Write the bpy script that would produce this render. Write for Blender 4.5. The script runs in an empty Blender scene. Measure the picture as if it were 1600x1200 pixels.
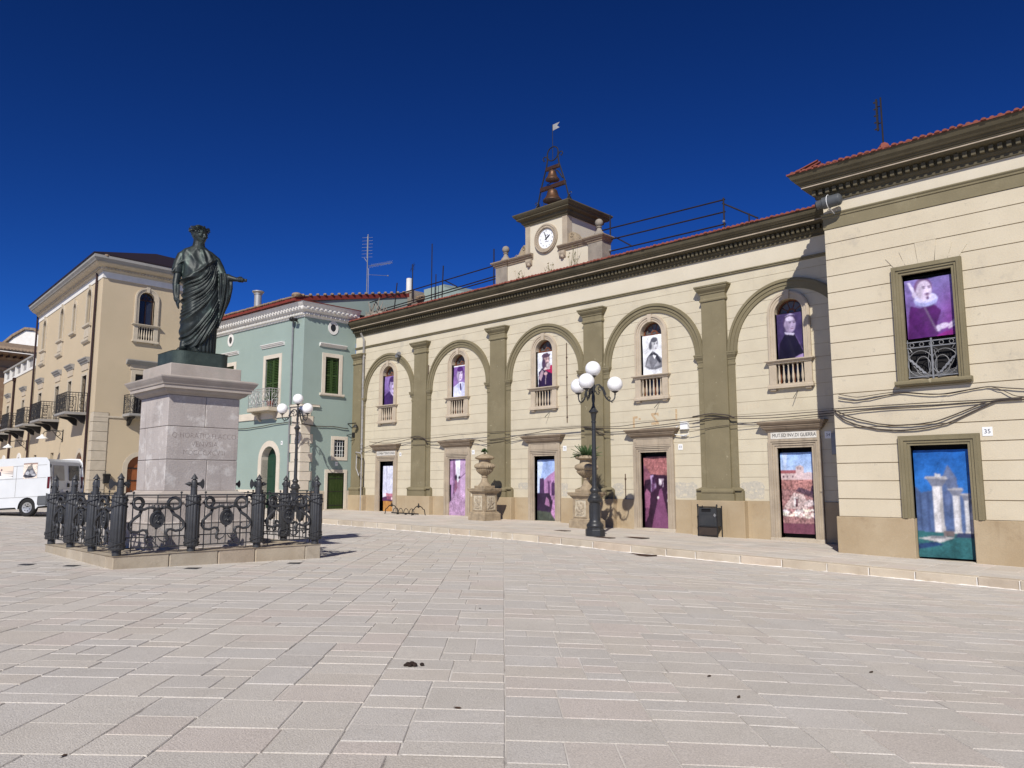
import bpy, bmesh, math, random
import numpy as np
from mathutils import Vector, Matrix
random.seed(7); rng = np.random.default_rng(7)
S = bpy.context.scene; COL = S.collection
R = math.radians; PI = math.pi
# ---------------------------------------------------------------- camera, sky, sun, exposure
CAM = Vector((31.224, -23.802, 1.55))
cd = bpy.data.cameras.new('camera'); co = bpy.data.objects.new('camera', cd); COL.objects.link(co)
cd.sensor_width = 36; cd.lens = 1214.98/1600*36; cd.clip_start = .1; cd.clip_end = 3000
co.location = CAM; co.rotation_euler = (PI/2+.1289, 0, .7609); S.camera = co
SUN = Vector((.595, -1, .965)).normalized()          # towards the sun
w = bpy.data.worlds.new('World'); S.world = w; w.use_nodes = True
nt = w.node_tree; bg = nt.nodes['Background']
sk = nt.nodes.new('ShaderNodeTexSky'); sk.sky_type = 'NISHITA'; sk.sun_disc = False
sk.sun_elevation = math.asin(SUN.z); sk.sun_rotation = math.atan2(SUN.x, SUN.y)
sk.altitude = 1400; sk.air_density = .85; sk.dust_density = .05; sk.ozone_density = 4.5
ga = nt.nodes.new('ShaderNodeGamma'); ga.inputs['Gamma'].default_value = 1.58      # deep polarised-looking blue of a dry high sky
mu = nt.nodes.new('ShaderNodeMix'); mu.data_type = 'RGBA'; mu.blend_type = 'MULTIPLY'; mu.inputs[0].default_value = 1; mu.inputs[7].default_value = (.108, .265, .455, 1)
nt.links.new(sk.outputs[0], ga.inputs['Color']); nt.links.new(ga.outputs[0], mu.inputs[6]); nt.links.new(mu.outputs[2], bg.inputs[0]); bg.inputs[1].default_value = .062
sl = bpy.data.lights.new('sun', 'SUN'); sl.energy = 4.6; sl.angle = R(.53); sl.color = (1, .955, .88)
so = bpy.data.objects.new('sun', sl); COL.objects.link(so); so.location = (40, -40, 40)
so.rotation_euler = SUN.to_track_quat('Z', 'Y').to_euler()
S.view_settings.view_transform = 'Standard'; S.view_settings.look = 'None'
S.view_settings.exposure = .13; S.view_settings.gamma = 1; S.view_settings.use_curve_mapping = False
S.render.engine = 'CYCLES'; S.cycles.max_bounces = 6; S.cycles.diffuse_bounces = 4

# ---------------------------------------------------------------- helpers
WL = {}                                               # world location of every empty / parent
class Fr:
    """wall frame: (a along, b outward, c up) -> world"""
    def __init__(s, o, u, d): s.o, s.u, s.d = Vector(o), Vector(u).normalized(), Vector(d).normalized()
    def __call__(s, p): return s.o + s.u*p[0] + s.d*p[1] + Vector((0, 0, p[2]))
ID = Fr((0, 0, 0), (1, 0, 0), (0, 1, 0))
class B:
    def __init__(s, F=ID): s.v, s.f, s.F, s.c = [], [], F, None
    def add(s, vs, fs):
        n = len(s.v); s.v += [s.F(p) for p in vs]; s.f += [tuple(i+n for i in f) for f in fs]; return s
    def box(s, a0, a1, b0, b1, c0, c1):
        return s.add([(a, b, c) for c in (c0, c1) for b in (b0, b1) for a in (a0, a1)],
                     [(0, 1, 3, 2), (4, 6, 7, 5), (0, 4, 5, 1), (2, 3, 7, 6), (0, 2, 6, 4), (1, 5, 7, 3)])
    def poly(s, pts, b0, b1):                         # polygon in the wall plane, b0 back, b1 front
        n = len(pts)
        return s.add([(a, b0, c) for a, c in pts]+[(a, b1, c) for a, c in pts],
                     [tuple(range(n)), tuple(range(2*n-1, n-1, -1))]+[(i, (i+1) % n, n+(i+1) % n, n+i) for i in range(n)])
    def plan(s, pts, c0, c1):                         # polygon in plan
        n = len(pts)
        return s.add([(a, b, c0) for a, b in pts]+[(a, b, c1) for a, b in pts],
                     [tuple(range(n)), tuple(range(2*n-1, n-1, -1))]+[(i, (i+1) % n, n+(i+1) % n, n+i) for i in range(n)])
    def side(s, pts, a0, a1):                         # profile polygon (b, c) extruded along a
        n = len(pts)
        return s.add([(a0, b, c) for b, c in pts]+[(a1, b, c) for b, c in pts],
                     [tuple(range(n)), tuple(range(2*n-1, n-1, -1))]+[(i, (i+1) % n, n+(i+1) % n, n+i) for i in range(n)])
    def strip(s, P, Q, b0, b1, closed=False):         # band between two paths in the wall plane
        n = len(P); vs = []
        for b in (b0, b1): vs += [(a, b, c) for a, c in P]+[(a, b, c) for a, c in Q]
        fs = []
        for i in range(n if closed else n-1):
            j = (i+1) % n
            fs += [(i, j, n+j, n+i), (2*n+i, 3*n+i, 3*n+j, 2*n+j), (i, 2*n+i, 2*n+j, j), (n+i, n+j, 3*n+j, 3*n+i)]
        if not closed: fs += [(0, n, 3*n, 2*n), (n-1, 3*n-1, 4*n-1, 2*n-1)]
        return s.add(vs, fs)
    def lathe(s, pr, o=(0, 0, 0), n=16, rot=0, sq=0):
        vs, fs = [], []
        for r, z in pr:
            for k in range(n):
                t = 2*PI*k/n+rot; vs.append((o[0]+r*math.cos(t), o[1]+r*math.sin(t), o[2]+z))
        m = len(pr)
        for i in range(m-1):
            for k in range(n):
                l = (k+1) % n; fs.append((i*n+k, i*n+l, (i+1)*n+l, (i+1)*n+k))
        if pr[0][0] > 1e-4: fs.append(tuple(range(n-1, -1, -1)))
        if pr[-1][0] > 1e-4: fs.append(tuple((m-1)*n+k for k in range(n)))
        return s.add(vs, fs)
    def tube(s, P, r, n=6, closed=False):
        P = [Vector(p) for p in P]; m = len(P); rs = r if isinstance(r, (list, tuple)) else [r]*m
        vs, fs = [], []; up = None
        for i, p in enumerate(P):
            if closed: t = P[(i+1) % m]-P[i-1]
            else: t = P[min(i+1, m-1)]-P[max(i-1, 0)]
            t = t.normalized() if t.length > 1e-9 else Vector((0, 0, 1))
            if up is None:
                up = Vector((0, 0, 1)) if abs(t.z) < .9 else Vector((1, 0, 0))
            x = (up - t*up.dot(t))
            if x.length < 1e-4: x = t.orthogonal()
            x.normalize(); y = t.cross(x); up = x
            for k in range(n):
                q = 2*PI*k/n; vs.append(tuple(p+(x*math.cos(q)+y*math.sin(q))*rs[i]))
        for i in range(m if closed else m-1):
            j = (i+1) % m
            for k in range(n):
                l = (k+1) % n; fs.append((i*n+k, i*n+l, j*n+l, j*n+k))
        if not closed: fs += [tuple(range(n-1, -1, -1)), tuple((m-1)*n+k for k in range(n))]
        return s.add(vs, fs)
    def sweep(s, path, prof, closed=False, sgn=1):    # profile (offset, z) along a plan path with mitred corners
        m = len(path); P = [Vector((p[0], p[1])) for p in path]; n = len(prof); vs, fs = [], []
        def nrm(i, j):
            e = (P[j]-P[i]).normalized(); return Vector((e.y, -e.x))*sgn
        for i in range(m):
            if closed: n0, n1 = nrm(i-1, i), nrm(i, (i+1) % m)
            else:
                n1 = nrm(i, i+1) if i < m-1 else nrm(i-1, i); n0 = nrm(i-1, i) if i > 0 else n1
            mm = (n0+n1); mm = mm/max(.2, (1+n0.dot(n1)))
            vs += [(P[i].x+mm.x*o, P[i].y+mm.y*o, z) for o, z in prof]
        for i in range(m if closed else m-1):
            j = (i+1) % m
            for k in range(n-1): fs.append((i*n+k, i*n+k+1, j*n+k+1, j*n+k))
        if not closed: fs += [tuple(range(n)), tuple((m-1)*n+k for k in range(n-1, -1, -1))]
        return s.add(vs, fs)
    def ball(s, o, r, n=12, m=8, sc=(1, 1, 1)):
        vs = [(o[0], o[1], o[2]-r*sc[2])]; fs = []
        for i in range(1, m):
            t = -PI/2+PI*i/m
            for k in range(n):
                q = 2*PI*k/n; vs.append((o[0]+r*sc[0]*math.cos(t)*math.cos(q), o[1]+r*sc[1]*math.cos(t)*math.sin(q), o[2]+r*sc[2]*math.sin(t)))
        vs.append((o[0], o[1], o[2]+r*sc[2])); L = len(vs)-1
        for k in range(n):
            l = (k+1) % n; fs.append((0, 1+l, 1+k)); fs.append((L, L-n+k, L-n+l))
            for i in range(m-2): a = 1+i*n; fs.append((a+k, a+l, a+n+l, a+n+k))
        return s.add(vs, fs)
def arc(cx, cz, r, t0, t1, n):
    return [(cx+r*math.cos(t0+(t1-t0)*i/n), cz+r*math.sin(t0+(t1-t0)*i/n)) for i in range(n+1)]
def props(o, label=None, cat=None, group=None, kind=None):
    for k, v in (('label', label), ('category', cat), ('group', group), ('kind', kind)):
        if v: o[k] = v
    return o
def root(name, loc, label, cat, group=None, parent=None):
    o = bpy.data.objects.new(name, None); COL.objects.link(o); o.location = loc; o.empty_display_size = .2
    WL[o] = Vector(loc); return props(o, label, cat, group)
def ob(name, b, m, parent=None, smooth=False, bev=0, fix=True, label=None, cat=None, group=None, kind=None, segs=1):
    if parent is not None: org = WL[parent]
    else:
        lo = [min(v[i] for v in b.v) for i in range(3)]; hi = [max(v[i] for v in b.v) for i in range(3)]
        org = Vector(((lo[0]+hi[0])/2, (lo[1]+hi[1])/2, lo[2]))
    me = bpy.data.meshes.new(name); me.from_pydata([tuple(Vector(v)-org) for v in b.v], [], b.f)
    if fix or bev:
        bm = bmesh.new(); bm.from_mesh(me)
        if bev:
            bmesh.ops.remove_doubles(bm, verts=bm.verts, dist=1e-5)
            es = [e for e in bm.edges if len(e.link_faces) == 2 and e.calc_face_angle(0) > .5]
            bmesh.ops.bevel(bm, geom=es, offset=bev, segments=segs, affect='EDGES', profile=.5)
        if fix: bmesh.ops.recalc_face_normals(bm, faces=bm.faces)
        bm.to_mesh(me); bm.free()
    if smooth:
        for p in me.polygons: p.use_smooth = True
        if smooth != 'all': me.set_sharp_from_angle(angle=R(38))
    me.materials.append(m)
    o = bpy.data.objects.new(name, me); COL.objects.link(o)
    if parent is not None: o.parent = parent
    else: o.location = org
    WL[o] = org; return props(o, label, cat, group, kind)
def dup(o, off=(0, 0, 0), parent=None, label=None, rot=None):     # copy one object, sharing its mesh
    c = o.copy(); COL.objects.link(c); c.location = o.location+Vector(off)
    if parent is not None: c.parent = parent
    if label: c['label'] = label
    if rot is not None: c.rotation_euler = (0, 0, rot)
    WL[c] = WL[o]+Vector(off); return c
def dup_tree(o, loc, rot=None, label=None, parent=None):
    c = o.copy(); COL.objects.link(c)
    if parent is None: c.location = loc
    else: c.parent = parent
    if label: c['label'] = label
    if rot is not None: c.rotation_euler = (0, 0, rot)
    for ch in list(o.children): dup_tree(ch, None, parent=c)
    WL[c] = Vector(loc) if loc is not None else WL[o]; return c
def text(name, s, F, a, c, b, size, m, parent=None, al='CENTER', ext=.004, label=None, cat=None, shear=0, sx=1, off=0, rz=0):
    cu = bpy.data.curves.new(name, 'FONT'); cu.body = s; cu.size = size; cu.align_x = al; cu.align_y = 'CENTER'
    cu.extrude = ext; cu.shear = shear; cu.offset = off; cu.resolution_u = 3; cu.materials.append(m)
    o = bpy.data.objects.new(name, cu); COL.objects.link(o)
    X = F.u; Y = Vector((0, 0, 1)); Z = X.cross(Y)
    M3 = Matrix((X*sx, Y, Z)).transposed(); p = F((a, b, c))
    if parent is not None: p = p-WL[parent]
    me = bpy.data.meshes.new_from_object(o); bpy.data.objects.remove(o); o = bpy.data.objects.new(name, me); COL.objects.link(o)
    if not me.materials: me.materials.append(m)
    if parent is not None: o.parent = parent
    o.matrix_local = Matrix.Translation(p) @ M3.to_4x4() @ Matrix.Rotation(rz, 4, 'Z')
    return props(o, label, cat)

# ---------------------------------------------------------------- materials
def mat(name, c1, c2=None, sc=2., rough=.85, metal=0, bump=0, bsc=60, fine=.06, fsc=45, stain=None, streak=None, attr=None, spec=.3, lo=.35, hi=.65, stain2=None, emit=None):
    m = bpy.data.materials.new(name); m.use_nodes = True; t = m.node_tree; L = t.links.new
    bs = t.nodes['Principled BSDF']; N = t.nodes.new
    bs.inputs['Roughness'].default_value = rough; bs.inputs['Metallic'].default_value = metal
    bs.inputs['Specular IOR Level'].default_value = spec
    geo = N('ShaderNodeNewGeometry'); P = geo.outputs['Position']
    def noise(s, d=5, vec=None, ro=.55):
        n = N('ShaderNodeTexNoise'); n.inputs['Scale'].default_value = s; n.inputs['Detail'].default_value = d; n.inputs['Roughness'].default_value = ro
        L(vec or P, n.inputs['Vector']); return n.outputs['Fac']
    def ramp(x, a, b, o0=0., o1=1.):
        r = N('ShaderNodeMapRange'); r.inputs['From Min'].default_value = a; r.inputs['From Max'].default_value = b
        r.inputs['To Min'].default_value = o0; r.inputs['To Max'].default_value = o1; L(x, r.inputs['Value']); return r.outputs['Result']
    def mix(f, a, b, mode='MIX'):
        x = N('ShaderNodeMix'); x.data_type = 'RGBA'; x.blend_type = mode
        for i, v in ((0, f), (6, a), (7, b)):
            if hasattr(v, 'is_linked'): L(v, x.inputs[i])
            elif i: x.inputs[i].default_value = (*v, 1)
            else: x.inputs[0].default_value = v
        return x.outputs[2]
    def vec(s):
        v = N('ShaderNodeVectorMath'); v.operation = 'MULTIPLY'; v.inputs[1].default_value = s; L(P, v.inputs[0]); return v.outputs[0]
    col = mix(ramp(noise(sc), lo, hi), c1, c2 or c1)
    if attr:
        at = N('ShaderNodeVertexColor'); at.layer_name = attr; col = mix(1., col, at.outputs['Color'], 'MULTIPLY')
    if fine:
        g = ramp(noise(fsc, 4), .25, .75, 1-fine, 1+fine)
        cc = N('ShaderNodeCombineColor')
        for i in range(3): L(g, cc.inputs[i])
        col = mix(1., col, cc.outputs[0], 'MULTIPLY')
    for st in (stain, stain2):
        if st: # (colour, scale, lo, hi, strength)
            f = ramp(noise(st[1], 8, ro=.70), st[2], st[3], 0, st[4]); col = mix(f, col, st[0])
    if streak:  # (colour, lo, hi, strength)
        f = ramp(noise(1., 6, vec((5., 5., .35))), streak[1], streak[2], 0, streak[3]); col = mix(f, col, streak[0])
    L(col, bs.inputs['Base Color'])
    if bump:
        bp = N('ShaderNodeBump'); bp.inputs['Strength'].default_value = bump; bp.inputs['Distance'].default_value = .02
        L(noise(bsc, 5), bp.inputs['Height']); L(bp.outputs[0], bs.inputs['Normal'])
    if emit: bs.inputs['Emission Color'].default_value = (*emit, 1)
    return m
M_ = dict(
 cream=mat('cream_plaster', (.575, .515, .385), (.525, .465, .345), 1.3, bump=.25, bsc=35, stain=((.40, .365, .30), 1.5, .59, .66, .4), stain2=((.34, .31, .25), 5.5, .63, .70, .45), streak=((.44, .385, .29), .585, .75, .4)),
 cream2=mat('pale_yellow_plaster', (.575, .505, .375), (.535, .465, .34), 1.1, bump=.25, bsc=30, stain=((.40, .36, .29), 1.1, .58, .66, .45), stain2=((.30, .275, .225), 4.5, .62, .70, .5), streak=((.42, .37, .28), .60, .76, .3)),
 frieze=mat('cream_frieze', (.60, .54, .425), (.565, .505, .39), 1., bump=.15, stain=((.45, .38, .28), 2.5, .64, .8, .4)),
 groove=mat('groove_plaster', (.42, .33, .2), (.36, .28, .17), 3),
 olive=mat('olive_plaster', (.178, .150, .088), (.208, .176, .105), 1.2, bump=.25, bsc=30, stain=((.46, .41, .28), 3.5, .645, .69, .55), stain2=((.26, .225, .14), 1.1, .56, .68, .5), streak=((.12, .105, .06), .6, .8, .5)),
 olived=mat('dark_olive_cornice', (.080, .067, .040), (.105, .088, .054), 1.5, bump=.3, stain=((.33, .30, .22), 5, .66, .78, .5), stain2=((.03, .03, .02), 1.4, .55, .75, .6)),
 plinth=mat('tan_plinth_render', (.36, .275, .17), (.42, .335, .22), .9, bump=.25, bsc=30, stain=((.24, .165, .095), 1.3, .55, .72, .6), stain2=((.5, .43, .32), 3., .64, .75, .5), streak=((.2, .14, .08), .6, .8, .45)),
 stone=mat('door_stone', (.42, .35, .26), (.34, .28, .21), 2., bump=.3, bsc=40, stain=((.2, .165, .125), 3., .58, .75, .5), streak=((.17, .135, .10), .55, .75, .5)),
 stonel=mat('window_stone', (.50, .42, .32), (.43, .36, .27), 2.5, bump=.25, bsc=40, stain=((.26, .22, .17), 4., .58, .75, .5)),
 stoned=mat('dark_cornice_stone', (.24, .185, .13), (.3, .235, .165), 3., bump=.35, stain=((.09, .07, .05), 2.5, .55, .75, .6)),
 urn=mat('weathered_urn_stone', (.38, .30, .20), (.27, .21, .14), 5., bump=.5, bsc=50, stain=((.10, .085, .06), 4., .52, .72, .7), stain2=((.5, .43, .31), 6., .6, .7, .5)),
 carve=mat('carved_panel_stone', (.52, .46, .35), (.42, .36, .26), 6., bump=.5, bsc=40, stain=((.2, .165, .12), 6., .52, .7, .6)),
 ped=mat('pedestal_limestone', (.45, .405, .375), (.385, .345, .32), 1.2, bump=.35, bsc=30, fine=.12, stain=((.64, .61, .575), 2.3, .54, .62, .55), stain2=((.21, .18, .165), 1.9, .57, .72, .5), streak=((.25, .21, .19), .56, .72, .5)),
 pedt=mat('pedestal_cornice_stone', (.42, .37, .325), (.35, .305, .265), 2., bump=.25, stain=((.25, .27, .23), 1.6, .5, .75, .5)),
 kerb=mat('kerb_limestone', (.50, .44, .35), (.42, .36, .28), 1.5, bump=.35, bsc=40, attr='tint', stain=((.27, .22, .16), 3., .56, .75, .5)),
 base=mat('base_step_stone', (.46, .40, .31), (.38, .32, .24), 2., bump=.35, bsc=40, attr='tint', stain=((.25, .20, .145), 2.6, .55, .75, .6), streak=((.26, .2, .14), .6, .8, .4)),
 slab=mat('plaza_limestone', (.535, .50, .455), (.50, .465, .42), 1.7, rough=.8, bump=.45, bsc=90, fine=.26, fsc=80, attr='tint', stain=((.40, .35, .30), .8, .60, .85, .45), stain2=((.60, .57, .53), 5, .6, .75, .3)),
 mortar=mat('joint_mortar', (.64, .605, .56), (.54, .50, .455), 1.2, bump=.4, stain=((.12, .10, .09), .55, .55, .64, .8), stain2=((.2, .17, .15), 6, .6, .7, .5)),
 mortarw=mat('white_kerb_mortar', (.78, .74, .68), (.68, .63, .56), 3, bump=.4),
 pave=mat('pavement_limestone', (.55, .51, .455), (.50, .455, .40), 1.4, bump=.3, bsc=60, fine=.1, fsc=60, attr='tint', stain=((.36, .31, .26), 1.3, .56, .78, .5)),
 green=mat('pale_green_plaster', (.275, .345, .31), (.26, .325, .29), .8, bump=.1, fine=.03, stain=((.42, .50, .45), 1.2, .6, .8, .3)),
 white=mat('white_moulding', (.70, .68, .64), (.64, .615, .575), 3, fine=.05, stain=((.45, .42, .38), 4, .6, .8, .4)),
 cream3=mat('cream_stone_trim', (.62, .555, .46), (.55, .49, .40), 2, bump=.2, stain=((.38, .33, .26), 3, .6, .8, .4)),
 beige=mat('beige_plaster', (.50, .405, .275), (.475, .385, .26), .7, bump=.1, fine=.03, stain=((.42, .33, .22), .8, .6, .85, .35)),
 beiges=mat('beige_stone', (.50, .43, .33), (.44, .38, .29), 3, bump=.2, stain=((.3, .25, .19), 4, .6, .8, .4)),
 redw=mat('rust_red_wood', (.26, .085, .03), (.22, .07, .025), 5, rough=.5, streak=((.14, .045, .02), .5, .7, .5)),
 redf=mat('dark_red_fascia', (.20, .035, .025), (.16, .03, .022), 4, rough=.6),
 tile=mat('terracotta_tile', (.25, .075, .05), (.19, .055, .038), 7, bump=.3, stain=((.16, .09, .06), 5, .56, .72, .6), stain2=((.46, .27, .17), 9, .62, .72, .5)),
 tileo=mat('old_roof_tile', (.30, .22, .15), (.20, .145, .10), 5, bump=.4, stain=((.07, .055, .045), 4, .54, .7, .7), stain2=((.45, .37, .26), 7, .6, .7, .6)),
 iron=mat('dark_iron', (.029, .030, .033), (.042, .043, .046), 6, rough=.5, spec=.5, bump=.1, stain=((.11, .11, .115), 9, .6, .75, .4)),
 irong=mat('wrought_iron', (.013, .0125, .013), (.02, .018, .017), 8, rough=.55, spec=.4),
 lampm=mat('lamp_iron', (.022, .023, .025), (.03, .031, .033), 6, rough=.42, spec=.5),
 rust=mat('rusty_iron', (.10, .055, .035), (.06, .035, .025), 9, rough=.7, bump=.3),
 scaf=mat('scaffold_tube', (.012, .011, .012), (.022, .016, .015), 3, rough=.6),
 bronze=mat('patina_bronze', (.020, .025, .025), (.030, .038, .036), 5, rough=.5, metal=.35, spec=.4, bump=.12, bsc=50, stain=((.10, .15, .125), 5, .57, .74, .7), streak=((.075, .12, .10), .56, .76, .55), stain2=((.010, .011, .012), 3, .55, .7, .6)),
 bronzep=mat('bronze_plinth', (.035, .05, .045), (.055, .075, .066), 4, rough=.55, metal=.3, bump=.3, stain=((.10, .14, .12), 7, .56, .75, .5)),
 bell=mat('bell_bronze', (.15, .075, .04), (.10, .06, .04), 6, rough=.45, metal=.6),
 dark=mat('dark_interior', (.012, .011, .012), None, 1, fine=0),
 glass=mat('window_glass', (.02, .022, .028), (.03, .034, .045), 2, rough=.06, spec=.6, fine=0),
 fan=mat('fanlight_glass', (.09, .085, .08), (.12, .11, .10), 3, rough=.2, spec=.5, fine=0),
 wood=mat('red_brown_wood', (.19, .065, .03), (.14, .05, .025), 9, rough=.6),
 woodd=mat('dark_brown_wood', (.05, .022, .014), (.035, .017, .012), 9, rough=.5),
 orangew=mat('orange_board', (.52, .27, .075), (.40, .19, .055), 6, rough=.7, streak=((.25, .11, .04), .5, .68, .6)),
 shut=mat('green_shutter', (.040, .075, .020), (.032, .062, .018), 6, rough=.5),
 doorg=mat('dark_green_door', (.010, .045, .024), (.008, .038, .020), 6, rough=.4, spec=.5),
 doorg2=mat('olive_green_door', (.022, .042, .008), (.03, .05, .012), 6, rough=.5),
 globe=mat('opal_globe', (.86, .86, .87), None, 2, rough=.12, spec=.5, fine=0),
 van=mat('white_van_paint', (.64, .65, .65), (.60, .61, .61), 2, rough=.3, spec=.5, fine=.01, stain=((.6, .58, .54), 3, .62, .85, .4)),
 rubber=mat('tyre_rubber', (.018, .018, .018), None, 2, rough=.85),
 bump=mat('grey_bumper', (.10, .105, .11), None, 2, rough=.6),
 rim=mat('wheel_rim', (.42, .42, .41), None, 3, rough=.4, metal=.6),
 redl=mat('red_lamp', (.09, .004, .006), None, 2, rough=.15, spec=.5, fine=0),
 leaf=mat('agave_leaf', (.085, .14, .055), (.05, .09, .035), 8, rough=.5, stain=((.26, .26, .1), 9, .6, .7, .5)),
 leafd=mat('dark_plant', (.03, .06, .015), (.05, .09, .025), 9, rough=.6),
 weed=mat('dry_weed', (.16, .12, .05), (.08, .09, .03), 9, rough=.8),
 grey=mat('grey_metal', (.22, .22, .22), (.28, .28, .28), 5, rough=.5, metal=.4),
 zinc=mat('zinc_pipe', (.42, .41, .39), (.33, .31, .29), 4, rough=.5, metal=.3, stain=((.2, .14, .1), 5, .58, .72, .6)),
 brownp=mat('brown_pipe', (.035, .016, .012), None, 3, rough=.4),
 roofd=mat('dark_roof_sheet', (.022, .014, .014), None, 3, rough=.5),
 greyf=mat('grey_painted_fascia', (.30, .285, .265), (.26, .25, .23), 2),
 cable=mat('old_cable', (.075, .058, .048), (.05, .04, .035), 5, rough=.7),
 plate=mat('white_enamel', (.78, .78, .76), None, 3, rough=.25, fine=.02),
 ink=mat('blue_black_ink', (.015, .018, .05), None, 3, rough=.5, fine=0),
 black=mat('black_paint', (.012, .012, .012), None, 3, rough=.4, fine=0),
 clockw=mat('clock_dial', (.82, .83, .84), None, 3, rough=.35, fine=.01),
 ghost=mat('ghost_letter', (.50, .36, .22), (.44, .31, .18), 14, stain=((.7, .58, .37), 12, .54, .6, .8)),
 carvel=mat('carved_letter', (.17, .135, .12), (.23, .19, .17), 9),
 lint=mat('lintel_panel', (.64, .62, .57), (.55, .52, .47), 6, stain=((.35, .32, .28), 8, .58, .72, .5)),
 print=mat('printed_vinyl', (1, 1, 1), None, 1, rough=.45, spec=.3, attr='print', fine=.02),
 dung=mat('dark_dung', (.018, .010, .007), (.03, .016, .01), 30, rough=.7, bump=.5, bsc=120),
 leafb=mat('dead_leaf', (.05, .03, .018), (.09, .05, .03), 30, rough=.8),
 wallw=mat('white_gable_plaster', (.72, .70, .66), (.66, .63, .58), 2),
 ochre=mat('ochre_old_plaster', (.34, .22, .13), (.28, .17, .10), 1.5, stain=((.45, .38, .25), 2, .55, .7, .6)),
 concrete=mat('grey_concrete', (.30, .26, .21), (.23, .20, .165), 2.5, bump=.4, stain=((.12, .10, .085), 3, .56, .75, .6)),
 steel=mat('stainless_flue', (.45, .43, .40), None, 3, rough=.4, metal=.5),
 panel=mat('weathered_relief', (.45, .38, .28), (.33, .27, .19), 9, bump=.6, bsc=45, stain=((.14, .115, .085), 8, .5, .66, .6)),
 decal=mat('van_decal', (1, 1, 1), None, 1, rough=.35, attr='print', fine=0),
 patch=mat('bare_render_patch', (.50, .455, .37), (.44, .41, .34), 9, bump=.3, stain=((.33, .32, .29), 11, .52, .62, .7), stain2=((.60, .53, .39), 8, .54, .6, .9)),
 hous=mat('dark_grey_housing', (.085, .09, .095), (.07, .075, .08), 5, rough=.45),
 binm=mat('bin_sheet', (.03, .033, .036), (.042, .043, .045), 5, rough=.55, stain=((.085, .045, .025), 6, .6, .72, .6)),
 binb=mat('bin_rusty_base', (.055, .04, .03), (.04, .03, .025), 6, rough=.7, stain=((.14, .05, .015), 6, .62, .7, .7)),
)
# ---------------------------------------------------------------- ground
def tint(o, c=None):
    me = o.data
    a = me.color_attributes.new('tint', 'FLOAT_COLOR', 'POINT'); n = len(me.vertices)
    if c is None: c = (1, 1, 1)
    arr = np.asarray(c, dtype=np.float32)
    if arr.ndim == 1: arr = np.tile(arr, (n, 1))
    a.data.foreach_set('color', np.concatenate([arr, np.ones((n, 1), np.float32)], 1).astype(np.float32).ravel())
    return o
al = .0115
rv0 = Vector((math.cos(.7609), math.sin(.7609), 0)); fv0 = Vector((-math.sin(.7609), math.cos(.7609), 0))
RV = rv0*math.cos(al)+fv0*math.sin(al); FV = fv0*math.cos(al)-rv0*math.sin(al)
GRX = np.array([-400, -60, -30, -18, -12, -7, -4.7, -2, 0, 2, 3.5, 5, 7.5, 9.4, 14, 20, 40., 400])
GRZ = np.array([1.2, 1., .7, .5, .28, .14, .10, .04, 0, -.08, -.165, -.245, -.375, -.44, -.56, -.7, -1., -1.4])
_x = np.linspace(-60, 60, 1201); _z = np.mean([np.interp(_x+o, GRX, GRZ) for o in (-1.5, -.75, 0, .75, 1.5)], 0)
def G(r, d): return float(np.interp(r, _x, _z))-.0045*min(max(d, -20), 60)
def gz(x, y):
    p = Vector((x-CAM.x, y-CAM.y, 0)); return G(p.dot(RV), p.dot(FV))
def pv(r, d): return Vector((CAM.x, CAM.y, 0))+RV*r+FV*d
def kerb_y(x): return float(np.interp(x, [-12, 19.5, 23.5, 45], [-6.2, -6.2, -5.35, -5.35]))
WX = np.array([-12, -3, 2.3, 5.4, 8.6, 11, 14.9, 18.2, 21.5, 23, 26, 28, 45]); WZ = np.array([.32, .28, .19, .17, .13, .085, -.05, -.15, -.19, -.25, -.30, -.35, -.8])
def wz(x): return float(np.interp(x, WX, WZ))
def kt(x): return gz(x, kerb_y(x))+.19
def ptop(x, y):
    t = min(1, max(0, (y-kerb_y(x)-.3)/(0-.3-kerb_y(x)))); return kt(x)*(1-t)+wz(x)*t

rs = sorted(set(list(np.arange(-36, 24.1, 1.02))+[-400, -200, -100, -60, 40, 80, 200, 400])); ds = [-300, -100, -30, -10]+list(np.arange(-4, 50, 1.5))+[55, 60, 80, 120, 250, 600]
b = B()
for r in rs:
    for d in ds: p = pv(r, d); b.v.append((p.x, p.y, G(max(-60, min(60, r)), d)-.007))
nd = len(ds)
for i in range(len(rs)-1):
    for j in range(nd-1): b.f.append((i*nd+j, (i+1)*nd+j, (i+1)*nd+j+1, i*nd+j+1))
ground = bpy.data.meshes.new('plaza'); ground.from_pydata(b.v, [], b.f); ground.materials.append(M_['mortar'])
plaza = bpy.data.objects.new('plaza', ground); COL.objects.link(plaza); plaza['kind'] = 'structure'; WL[plaza] = Vector((0, 0, 0))

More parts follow.
